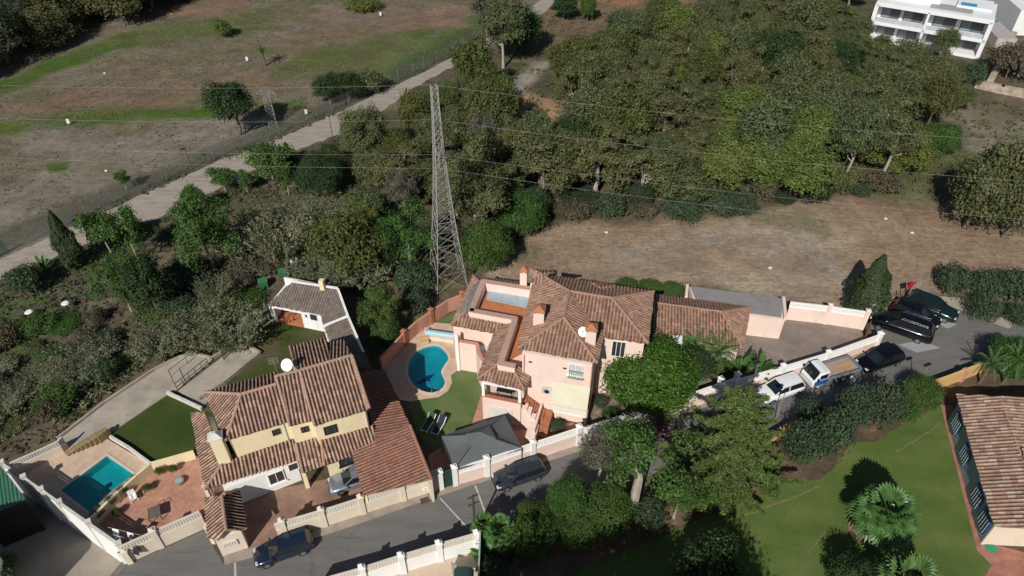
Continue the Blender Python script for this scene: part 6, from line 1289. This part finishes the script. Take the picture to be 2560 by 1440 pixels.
# track side
BB('cyp', 128, 520, 186, 668, 'tall narrow dark cypress beside the dirt track', 'cypress_tree', kb=.1)
BB('banana', 80, 635, 124, 684, 'small palm-like plant left of the cypress', 'plant', 'plant', kb=.2)
BB('bshd', 8, 660, 104, 750, 'large round dark bush at the left edge by the track', **sh)
BB('fig', 208, 515, 300, 640, 'leafy fig tree just right of the cypress', kb=.1); BB('fig', 270, 518, 370, 655, 'taller leafy fig tree overlapping the one by the cypress', kb=.1)
BB('fig', 455, 450, 520, 540, 'slender fig tree reaching over the dirt track', kb=.1); BB('grn', 425, 480, 580, 690, 'big leafy green tree in the scrub right of the fig trees', kb=.25)
BB('fig', 518, 413, 592, 482, 'small fig tree at the near edge of the track', kb=.15); BB('fig', 588, 424, 634, 482, 'slim green bush tree at the near edge of the track', kb=.15)
BB('fig', 606, 352, 735, 452, 'spreading fig tree at the track edge, left of the dark cypress-like bush', kb=.12); BB('cyp', 704, 352, 732, 408, 'short dark conifer beside the spreading fig tree', 'cypress_tree', kb=.1)
BB('fig', 690, 410, 740, 490, 'small green tree below the spreading fig tree', kb=.15)
BB('grn', 240, 630, 360, 800, 'green tree in the scrub between track and path, left one', kb=.3); BB('figd', 300, 640, 430, 800, 'dark green tree in the scrub between track and path, right one', kb=.3)
BB('bshd', 400, 650, 520, 740, 'dark green shrub under the big leafy tree', **sh); BB('grn', 395, 690, 470, 760, 'green bushy tree left of the dry canes', kb=.4)
BB('rnd', 742, 380, 858, 505, 'very dark dense tree near the track, left of the olive trees', kb=.4); BB('rnd', 800, 360, 852, 420, 'small very dark tree above the dense one', kb=.3)
for a, k, lab in (((560, 540, 680, 650), 'cane', 'pale grey-green willow-like clump, left of a pair'), ((640, 530, 760, 660), 'cane', 'pale grey-green willow-like clump, right of a pair'), ((505, 690, 565, 765), 'cane', 'dry cane clump left of the green bins'), ((740, 640, 850, 700), 'cane', 'pale cane clump behind the pool house, left one'), ((830, 620, 960, 710), 'cane', 'pale cane clump behind the pool house, right one'), ((440, 785, 560, 872), 'cane', 'tall reed clump above the curved path, middle one'), ((520, 775, 640, 870), 'cane', 'tall reed clump beside the green mesh fence'), ((350, 820, 440, 895), 'cane', 'tall reed clump above the curved path, left one'), ((150, 900, 240, 960), 'cane', 'pale reed clump in the scrub at the left'), ((730, 510, 850, 600), 'cane', 'feathery pale shrub beside the autumn-coloured tree')):
    BB(k, *a, lab, 'cane_clump', 'reeds', kb=.35)
for a, k, lab in (((560, 640, 660, 700), 'bshb', 'brown shrub above the green bins'), ((620, 635, 720, 690), 'bshb', 'reddish brown shrub right above the green bins'), ((560, 680, 640, 730), 'bshb', 'brown shrub left of the green bins')): BB(k, *a, lab, **sh)
BB('aut', 770, 520, 960, 730, 'large autumn-coloured tree above the pool house', kb=.4, var=0); BB('yel', 870, 500, 950, 610, 'yellow-green tree peeping out right of the autumn-coloured one', kb=.3)
BB('grn', 940, 510, 1095, 695, 'soft mid-green conifer-like tree left of the pylon', kb=.35, var=0); BB('rnd', 930, 560, 1000, 700, 'dark tree between the autumn tree and the pylon', kb=.35)
BB('grn', 900, 715, 1005, 850, 'bright green bushy tree behind the pool wall', kb=.35); BB('bshd', 1000, 722, 1078, 795, 'grey-green round bush behind the pool wall', **sh); BB('bshd', 975, 655, 1095, 740, 'grey-green shrub left of the pylon foot', **sh); BB('grn', 930, 790, 1000, 870, 'lower green bush behind the curved pool wall', kb=.4, **sh)
BB('rndg', 1148, 553, 1280, 692, 'big round green tree right of the pylon', kb=.5, var=1); BB('rndg', 1245, 480, 1362, 602, 'big round green tree at the left end of the bare plot', kb=.5, var=2)
for a, k, lab in (((1480, 480, 1570, 555), 'bshd', 'dark bush at the left part of the bare plot edge'), ((1650, 490, 1760, 560), 'bshd', 'dark bush in the middle of the bare plot edge'), ((1760, 480, 1850, 552), 'bshd', 'dark bush on the bare plot edge below the yellow-green tree'), ((1560, 500, 1650, 555), 'bshb', 'brownish bush between the dark bushes of the bare plot edge'), ((1400, 500, 1480, 560), 'bshb', 'brownish bush at the left end of the bare plot edge')): BB(k, *a, lab, **sh)
# the wood: individual trees on a jittered grid
WOODP = [(890, 430), (960, 380), (1060, 320), (1130, 275), (1200, 235), (1250, 190), (1290, 120), (1340, 20), (1330, -30), (1340, -30), (1300, 130), (1230, 200), (1270, 240), (1420, 180), (1560, 130), (1660, 90), (1880, 60), (1900, -20), (2120, -20), (2160, 120), (2260, 170), (2400, 240), (2370, 330), (2300, 370), (2230, 480), (2140, 490), (1980, 500), (1830, 530), (1600, 510), (1450, 500), (1330, 560), (1230, 600), (1150, 640), (1070, 560), (960, 600), (830, 560), (830, 420)]
HOLES = [[(1215, 190), (1400, 150), (1410, 400), (1370, 430), (1280, 420), (1240, 300)], [(1060, 590), (1180, 590), (1180, 730), (1060, 730)], [(2180, 340), (2330, 330), (2330, 500), (2230, 500)]]
wood = []; rr_ = random.Random(11); sp_ = 5.3
for i in range(-20, 40):
    for j in range(0, 40):
        X = i*sp_+(j % 2)*sp_/2+rr_.uniform(-1.3, 1.3); Y = 40+j*sp_*.95+rr_.uniform(-1.3, 1.3); x, y = proj((X, Y, 0))
        if inp_(x, y, WOODP) and not any(inp_(x, y, h) for h in HOLES): wood.append((X, Y, x, y))
print('wood trees', len(wood))
wood.sort(key=lambda q_: q_[3]); rows = {}
for q_ in wood: rows.setdefault(int((q_[1]-40)/(sp_*1.9)), []).append(q_)
rk = sorted(rows)
for ri, k in enumerate(rk):
    for ci, (X, Y, x, y) in enumerate(sorted(rows[k], key=lambda q_: q_[2])):
        r_ = rr_.random(); kind = 'euc' if r_ < .42 else 'euc2' if r_ < .78 else 'yel' if r_ < .84 else 'aut' if r_ < .92 else 'rnd' if r_ < .97 else 'bare'
        if x > 1780 and x < 2000 and 330 < y < 520: kind = 'yel' if rr_.random() < .15 else 'euc2'
        if x < 1150 and y < 420: kind = rr_.choice(['euc2', 'aut', 'euc2', 'yel'])
        if x > 2020 and y < 420 and rr_.random() < .35: kind = rr_.choice(['bare', 'euc', 'olv'])
        w_, h_ = rr_.uniform(5.6, 10.2), rr_.uniform(5.0, 12.5)
        if rr_.random() < .09: continue
        if x < 1150: w_ *= .85; h_ *= .74
        if y < 200 and x > 1400: h_ *= .85
        if x > 2040 and y < 290: h_ *= .62; w_ *= .85
        cw_ = {'euc': 'grey-green eucalyptus', 'euc2': 'olive green broad tree', 'yel': 'yellow-green tree', 'aut': 'brownish green tree', 'rnd': 'dark green dense tree', 'bare': 'half bare grey twiggy tree', 'olv': 'dull olive low tree'}[kind]
        plant(kind, Vector((X, Y, 0)), w_, h_, '%s, %s from the left in row %s of the wood' % (cw_, ordn(ci), ['one', 'two', 'three', 'four', 'five', 'six', 'seven', 'eight', 'nine', 'ten', 'eleven', 'twelve', 'thirteen', 'fourteen'][min(ri, 13)]), group='trees of the wood behind the bare plot', var=rr_.randrange(4))
BB('yel', 1800, 330, 1975, 490, 'big bright yellow-green tree at the near edge of the wood', kb=.3, var=0); BB('yel', 2160, 325, 2330, 440, 'yellow-green tree at the right end of the wood', kb=.3, var=1)
BB('olv', 2390, 320, 2550, 590, 'large olive green tree at the right edge above the bare plot', kb=.4, var=0); BB('olv', 2490, 340, 2660, 610, 'large olive green tree cut by the right edge', kb=.3, var=1); BB('rndg', 2300, 305, 2400, 400, 'bright green cane-like thicket right of the wood', kb=.4, **sh)
BB('euc2', 1195, -40, 1320, 175, 'tall tree standing beside the far end of the dirt track', kb=.2, var=2); BB('bare', 1170, -50, 1260, 120, 'bare grey tree at the far end of the dry field', kb=.2)
for a, k, lab in (((1372, -20, 1445, 58), 'figd', 'dark round tree at the top, right of the dirt track'), ((1450, -20, 1490, 60), 'rndg', 'slim green tree at the top, right of the dark round one'), ((1518, 25, 1580, 108), 'rnd', 'very dark bush alone on the red soil'), ((1615, -15, 1705, 65), 'rndg', 'green tree on the red soil at the top'), ((1680, 45, 1760, 110), 'bshd', 'blue-green bush below the red soil'), ((1780, -40, 1880, 60), 'euc2', 'olive tree left of the pale slope at the top'), ((2470, 20+80, 2600, 210), 'bshb', 'brown shrub beside the stone wall at the right'), ((2220, 90, 2330, 200), 'euc2', 'olive tree in front of the white villa, left'), ((2330, 60, 2400, 160), 'euc2', 'small olive tree in front of the white villa, middle'), ((2280, 150, 2400, 230), 'bshb', 'brownish shrub below the white villa'), ((2400, 150, 2470, 225), 'bshd', 'green shrub below the corner of the white villa')):
    BB(k, *a, lab, name='shrub' if k.startswith('bsh') else 'tree', cat='shrub' if k.startswith('bsh') else 'tree')
for a, lab in (((2345, 665, 2440, 752), 'dark bush, left third of the hedge above the turning area'), ((2420, 672, 2510, 765), 'dark bush, middle third of the hedge above the turning area'), ((2490, 672, 2600, 770), 'dark bush, right third of the hedge above the turning area'), ((2422, 742, 2508, 815), 'clipped round green bush at the road edge'), ((2512, 762, 2590, 820), 'clipped round green bush at the right edge of the picture')): BB('bshd' if y1_ is None else 'bshd', *a, lab, **sh) if False else BB('bshd', *a, lab, **sh)
BB('con', 2098, 645, 2212, 790, 'pointed dark green conifer left of the parked black cars', kb=.3) if False else None
cy = plant('cyp', P(2150, 786), 3.9, 8.2, 'broad pointed green cypress left of the parked black cars', 'cypress_tree', var=1)
for i, a in enumerate(((1535, 700, 1600, 738), (1590, 705, 1660, 742), (1650, 712, 1715, 748))): BB('bsh', *a, ('left', 'middle', 'right')[i]+' part of the bright green creeper hedge behind the pink house', group='creeper hedge', **sh)
FRT = [(1340, 545), (1400, 535), (1450, 520), (1590, 530), (1700, 520), (1840, 528), (1900, 512), (1960, 505), (2020, 500), (2090, 495), (2150, 488), (2200, 480), (1290, 575), (1240, 600), (1190, 560), (1120, 620), (1060, 600)]
FRT = sorted(FRT)
for i, (x, y) in enumerate(FRT): plant(('bshd', 'drk', 'bsho', 'bshb', 'drk')[i*3 % 5], P(x, y-6*(i % 3)), (3.0, 6.0, 4.2)[i % 3], (1.4, 3.8, 2.2)[i*5 % 3], 'low bush under the wood edge, %s from the left of seventeen' % ordn(i), 'shrub', 'shrub', 'bushes under the wood edge')
rs_ = random.Random(9); SL = [(-60, 1120), (-60, 860), (150, 800), (330, 800), (470, 740), (600, 720), (640, 790), (540, 850), (380, 850), (250, 960), (120, 1060)]; sb = []
while len(sb) < 34:
    x, y = rs_.uniform(-60, 640), rs_.uniform(720, 1120)
    if inp_(x, y, SL) and all(math.dist((x, y), q_) > 30 for q_ in sb): sb.append((x, y))
for i, (x, y) in enumerate(sorted(sb)): kd = rs_.choice(['bshd', 'bsho', 'bsh', 'bsho', 'bshb', 'bshb', 'cane', 'drk']); plant(kd, P(x, y), rs_.uniform(2.0, 5.0), rs_.uniform(.8, 2.2), '%s shrub on the scrubby slope above the curved path, %s from the left' % ({'bshd': 'grey-green', 'bsh': 'green', 'bsho': 'olive', 'bshb': 'brown', 'cane': 'pale feathery', 'drk': 'dark'}[kd], ordn(i)), 'shrub', 'shrub', 'shrubs on the scrubby slope')
# garden of the pink house
BB('fic', 1512, 868, 1735, 1045, 'large dense bright green round tree in front of the pink house', kb=.55)
plant('feather', P(1728, 925), 4.3, 4.2, 'golden green feather palm in front of the annex, left one', 'palm_tree', 'palm', var=0); plant('feather', P(1782, 935), 4.6, 4.2, 'golden green feather palm in front of the annex, right one', 'palm_tree', 'palm', var=1)
BB('banana', 1828, 875, 1885, 950, 'banana plant by the yard, left one', 'plant', 'plant', kb=.3); BB('banana', 1872, 880, 1930, 950, 'banana plant by the yard, right one', 'plant', 'plant', kb=.3)
BB('figd', 1690, 870, 1790, 985, 'dark leafy tree between the round tree and the annex', kb=.35); BB('bsh', 1780, 900, 1840, 960, 'green bush under the annex wall', **sh); BB('fan', 1680, 860, 1750, 930, 'small grey-green fan palm beside the round tree', 'palm_tree', 'palm', kb=.3)
BB('bshd', 1372, 1052, 1417, 1086, 'round clipped bush beside the terracotta steps', **sh); BB('bsh', 1484, 935, 1518, 980, 'green bush at the right corner of the pink house', **sh); BB('bshd', 1480, 985, 1520, 1030, 'dark bush below the right corner of the pink house', **sh)
BB('bsh', 1322, 1028, 1345, 1050, 'small shrub on the pink stair wall', hmin=1.9, **sh); BB('bshd', 1500, 1030, 1560, 1060, 'low dark shrub in the sandy garden', **sh)
for i, a in enumerate(((232, 1270, 262, 1300), (262, 1240, 292, 1270), (290, 1215, 320, 1245), (318, 1195, 345, 1215))): BB('bshb', *a, ('first', 'second', 'third', 'fourth')[i]+' dry plant from the left along the pool planter', group='planter plants', hmin=.7, **sh)
for i, (x, y, l) in enumerate(((402, 1186, 'left flower pot at the patio back wall'), (436, 1180, 'right flower pot at the patio back wall'), (372, 1228, 'potted plant beside the white garden chair'), (296, 1288, 'potted plant at the left of the patio'))): b = P(x, y); plant('bsh', b, .8, .9, l, 'potted_plant', 'plant')
# bottom right garden
plant('con', P(1795, 1225), 10.8, hgt(1795, 1225, 985), 'large spreading conifer beside the street, right of the pale-trunked tree', 'conifer_tree')
for a, k, lab in (((1285, 1265, 1385, 1365), 'rndg', 'broad green street tree, left part of the row below the dark car'), ((1370, 1195, 1470, 1340), 'rndg', 'broad green street tree, middle of the row below the dark car'), ((1450, 1225, 1580, 1355), 'rndg', 'broad green street tree left of the pale trunk'), ((1280, 1300, 1345, 1410), 'bsh', 'green shrub below the left street tree'), ((1640, 1160, 1760, 1320), 'grn', 'green tree at the lawn edge under the conifer, left'), ((1740, 1190, 1850, 1285), 'grn', 'green tree at the lawn edge under the conifer, middle'), ((1840, 1160, 1950, 1245), 'grn', 'green tree at the lawn edge under the conifer, right'), ((1580, 1245, 1665, 1340), 'bshd', 'dark shrub beside the pale trunk'), ((1285, 1290, 1400, 1400), 'rndg', 'lower green tree in front of the street row, left'), ((1390, 1280, 1500, 1385), 'rndg', 'lower green tree in front of the street row, right')):
    BB(k, *a, lab, name='shrub' if k.startswith('bsh') else 'tree', cat='shrub' if k.startswith('bsh') else 'tree', kb=.8 if a[0] < 1460 else .5)
pt_ = plant('sps', P(1582, 1290), 8.4, 9.8, 'tall tree with a thick pale trunk and sparse crown at the street', var=3)
BB('bare', 1440, 1080, 1570, 1220, 'leafless grey-branched tree beside the street', kb=.3); BB('pnk', 1600, 1040, 1690, 1120, 'pink flowering bougainvillea at the street wall', 'shrub', 'shrub', kb=.4); BB('pnk', 1650, 1090, 1720, 1150, 'lower pink flowering bougainvillea under the conifer', 'shrub', 'shrub', kb=.4)
for i, (a, lab) in enumerate((((1960, 1050, 2060, 1180), 'dark hedge bush at the lawn edge, first from the left'), ((2030, 1010, 2135, 1175), 'dark hedge bush at the lawn edge, second from the left'), ((1990, 990, 2060, 1080), 'pointed dark bush at the road, behind the hedge'), ((2090, 965, 2180, 1095), 'dark hedge bush at the lawn edge, third from the left'), ((2160, 955, 2265, 1085), 'dark hedge bush at the lawn edge, fourth from the left'))):
    BB('bshd', *a, lab, name='hedge_bush', cat='hedge', group='dark bushes along the road', kb=.5)
BB('rndg', 2262, 945, 2350, 1040, 'green shrub in front of the ochre wall', **sh); BB('bsh', 2240, 1010, 2300, 1065, 'yellowish green shrub at the upper lawn edge', **sh)
plant('fan', P(2180, 1340), 5.6, 4.2, 'large fan palm in a round bed on the lawn', 'palm_tree', 'palm', var=0)
plant('fan', P(2225, 1520), 5.2, 4.6, 'fan palm cut by the bottom edge below the round bed', 'palm_tree', 'palm', var=1)
plant('fan', P(1212, 1352), 2.5, 2.6, 'fan palm beside the utility pole, left one', 'palm_tree', 'palm', var=0); plant('fan', P(1250, 1368), 3.0, 2.9, 'fan palm beside the utility pole, right one', 'palm_tree', 'palm', var=1); BB('banana', 1190, 1345, 1260, 1410, 'broad-leaved plant below the two fan palms', 'plant', 'plant', kb=.3); BB('bshd', 1195, 1395, 1270, 1470, 'dark shrub at the bottom beside the white villa', **sh)
BB('figd', 1680, 1355, 1860, 1520, 'dark leafy tree at the bottom edge in the lawn', kb=.3); BB('figd', 2070, 1400, 2180, 1500, 'dark tree at the bottom edge left of the fan palm', kb=.3)
for i, (x0, x1) in enumerate(((2430, 2500), (2490, 2570))): BB('feather', x0, 885-15*i, x1+10, 965, ('left', 'right')[i]+' palm of the pair at the right edge by the road', 'palm_tree', 'palm', kb=.2)
BB('rndg', 2480, 850, 2600, 950, 'leafy tree overhanging the road at the right edge', kb=.3)
plant('bsh', P(8, 1440, YZ), 3.2, 1.8, 'green shrub in the lower left corner of the concrete yard', 'shrub', 'shrub')
# tall trees just below the frame that shade the garden
for i, (x, y, w_, h_) in enumerate(((-5.0, 14.6, 9, 14.5), (1.5, 14.6, 9.5, 14.8), (8.0, 14.4, 9, 14.2))): plant('rnd', Vector((x+2.5, y, 0)), w_, h_, ('left', 'middle', 'right')[i]+' one of three dense trees below the bottom edge that shade the garden', group='trees below the frame', var=i)
# ground cover
def scatter(name, label, polys, n, size, hgt_, mat, seed, blades=7, kind='stuff', holes=()):
    rng = np.random.RandomState(seed); pts = []
    for poly in polys:
        W_ = [P(*p) for p in poly]; x0, x1 = min(p.x for p in W_), max(p.x for p in W_); y0, y1 = min(p.y for p in W_), max(p.y for p in W_); pp = [(p.x, p.y) for p in W_]; ar = (x1-x0)*(y1-y0)
        X = rng.uniform(x0, x1, int(n*ar)); Y = rng.uniform(y0, y1, int(n*ar)); k = inpoly(X, Y, pp) & (fbm(X+300, Y+300, 5, seed) > .42)
        for h in holes: k &= ~inpoly(X, Y, [tuple(P(*p).xy) for p in h])
        pts.append(np.stack([X[k], Y[k]], -1))
    pts = np.concatenate(pts); m = len(pts); print(name, m); c_ = np.repeat(pts, blades, 0); N_ = len(c_); d = rng.normal(size=(N_, 3)); d[:, 2] = abs(d[:, 2])+.2; d /= np.linalg.norm(d, axis=1, keepdims=True); s_ = np.repeat(.4+rng.rand(m)*1.1, blades)[:, None]
    p = np.concatenate([c_, np.zeros((N_, 1))], 1)+d*s_*np.array([size, size, hgt_])*(.4+.6*rng.rand(N_, 1)); o = bpy.data.objects.new(name, leafmesh(name, p, d+rng.normal(size=(N_, 3))*.5, size*.75, rng, .5, mat)); C.objects.link(o); tag(o, label, 'ground cover', kind='stuff')
SCR = [(-80, 760), (0, 715), (230, 612), (400, 552), (640, 430), (850, 342), (960, 290), (1000, 400), (900, 560), (960, 700), (1000, 860), (930, 950), (860, 720), (720, 700), (670, 790), (600, 850), (530, 890), (480, 880), (380, 920), (250, 1005), (140, 1095), (0, 1165), (-100, 1210)]
HS = [[(665, 700), (860, 700), (940, 930), (800, 830), (660, 800)]]
scatter('dry_scrub', 'dry brown scrub covering the slope between the track and the houses', [SCR], 2.4, .36, .42, L_BRN, 3, 10, holes=HS)
scatter('green_scrub', 'green weeds and low bushes on the slope between the track and the houses', [SCR], 1.2, .40, .6, L_GRN, 8, 12, holes=HS)
scatter('olive_scrub', 'pale olive brush along the outer edge of the curved path', [[(130, 900), (380, 840), (560, 760), (620, 840), (530, 885), (480, 875), (380, 915), (250, 1000), (100, 1090), (0, 1140), (-60, 1100)]], 1.1, .55, .9, L_CAN, 12, 10)
scatter('undergrowth', 'dark undergrowth on the floor of the wood', [WOODP], .45, .6, .8, L_OLV, 15, 9)
scatter('bank_scrub', 'dry brush among the red soil at the top of the picture', [[(1330, 60), (1420, -20), (1860, -20), (1800, 60), (1650, 100), (1420, 180), (1280, 190)], [(2230, 190), (2420, 240), (2560, 270), (2560, 330), (2400, 480), (2250, 500), (2300, 330)], [(1180, 620), (1330, 590), (1480, 520), (1500, 545), (1380, 575), (1290, 610), (1230, 680)]], .5, .5, .6, L_EUC, 21, 9)
FLD = [(-100, 640), (220, 545), (420, 455), (700, 342), (960, 225), (1200, 95), (1360, -20), (700, -20), (400, 60), (0, 210), (-100, 260)]
scatter('field_grass', 'short dry grass tufts over the wide field', [FLD], .9, .30, .22, L_TUF, 41, 5)
scatter('rubble', 'small pale rubble pieces spilled on the bare plot', [[(1385, 566), (1425, 560), (1445, 580), (1410, 595)], [(1550, 635), (1620, 630), (1630, 655), (1570, 660)], [(1900, 600), (1960, 590), (1990, 620), (1930, 640)]], 2.2, .2, .1, leafmat('rubble_chips', [(.5, .46, .42), (.36, .32, .28), (.42, .36, .3)], .9, 0), 47, 3)
scatter('plot_weeds', 'small dry weeds and clods over the bare brown plot', [PLOT], 1.0, .24, .16, L_CLD, 43, 5)
scatter('fence_weeds', 'tall dry weeds along the track fence', [[(-60, 660), (220, 535), (420, 445), (700, 330), (960, 210), (1180, 100), (1200, 85), (1190, 110), (960, 232), (700, 350), (420, 463), (220, 555), (-60, 690)]], 1.4, .4, .55, L_EUC, 25, 9)
scatter('garden_weeds', 'low plants under the hedge and the street trees', [[(1200, 1330), (1400, 1255), (1600, 1205), (1930, 1085), (2080, 1020), (2240, 985), (2350, 1010), (2260, 1060), (2100, 1110), (1950, 1190), (1800, 1260), (1650, 1340), (1400, 1400), (1220, 1430)]], 1.2, .4, .45, L_GRN, 31, 9)
# tidy: everything the photograph shows is built above
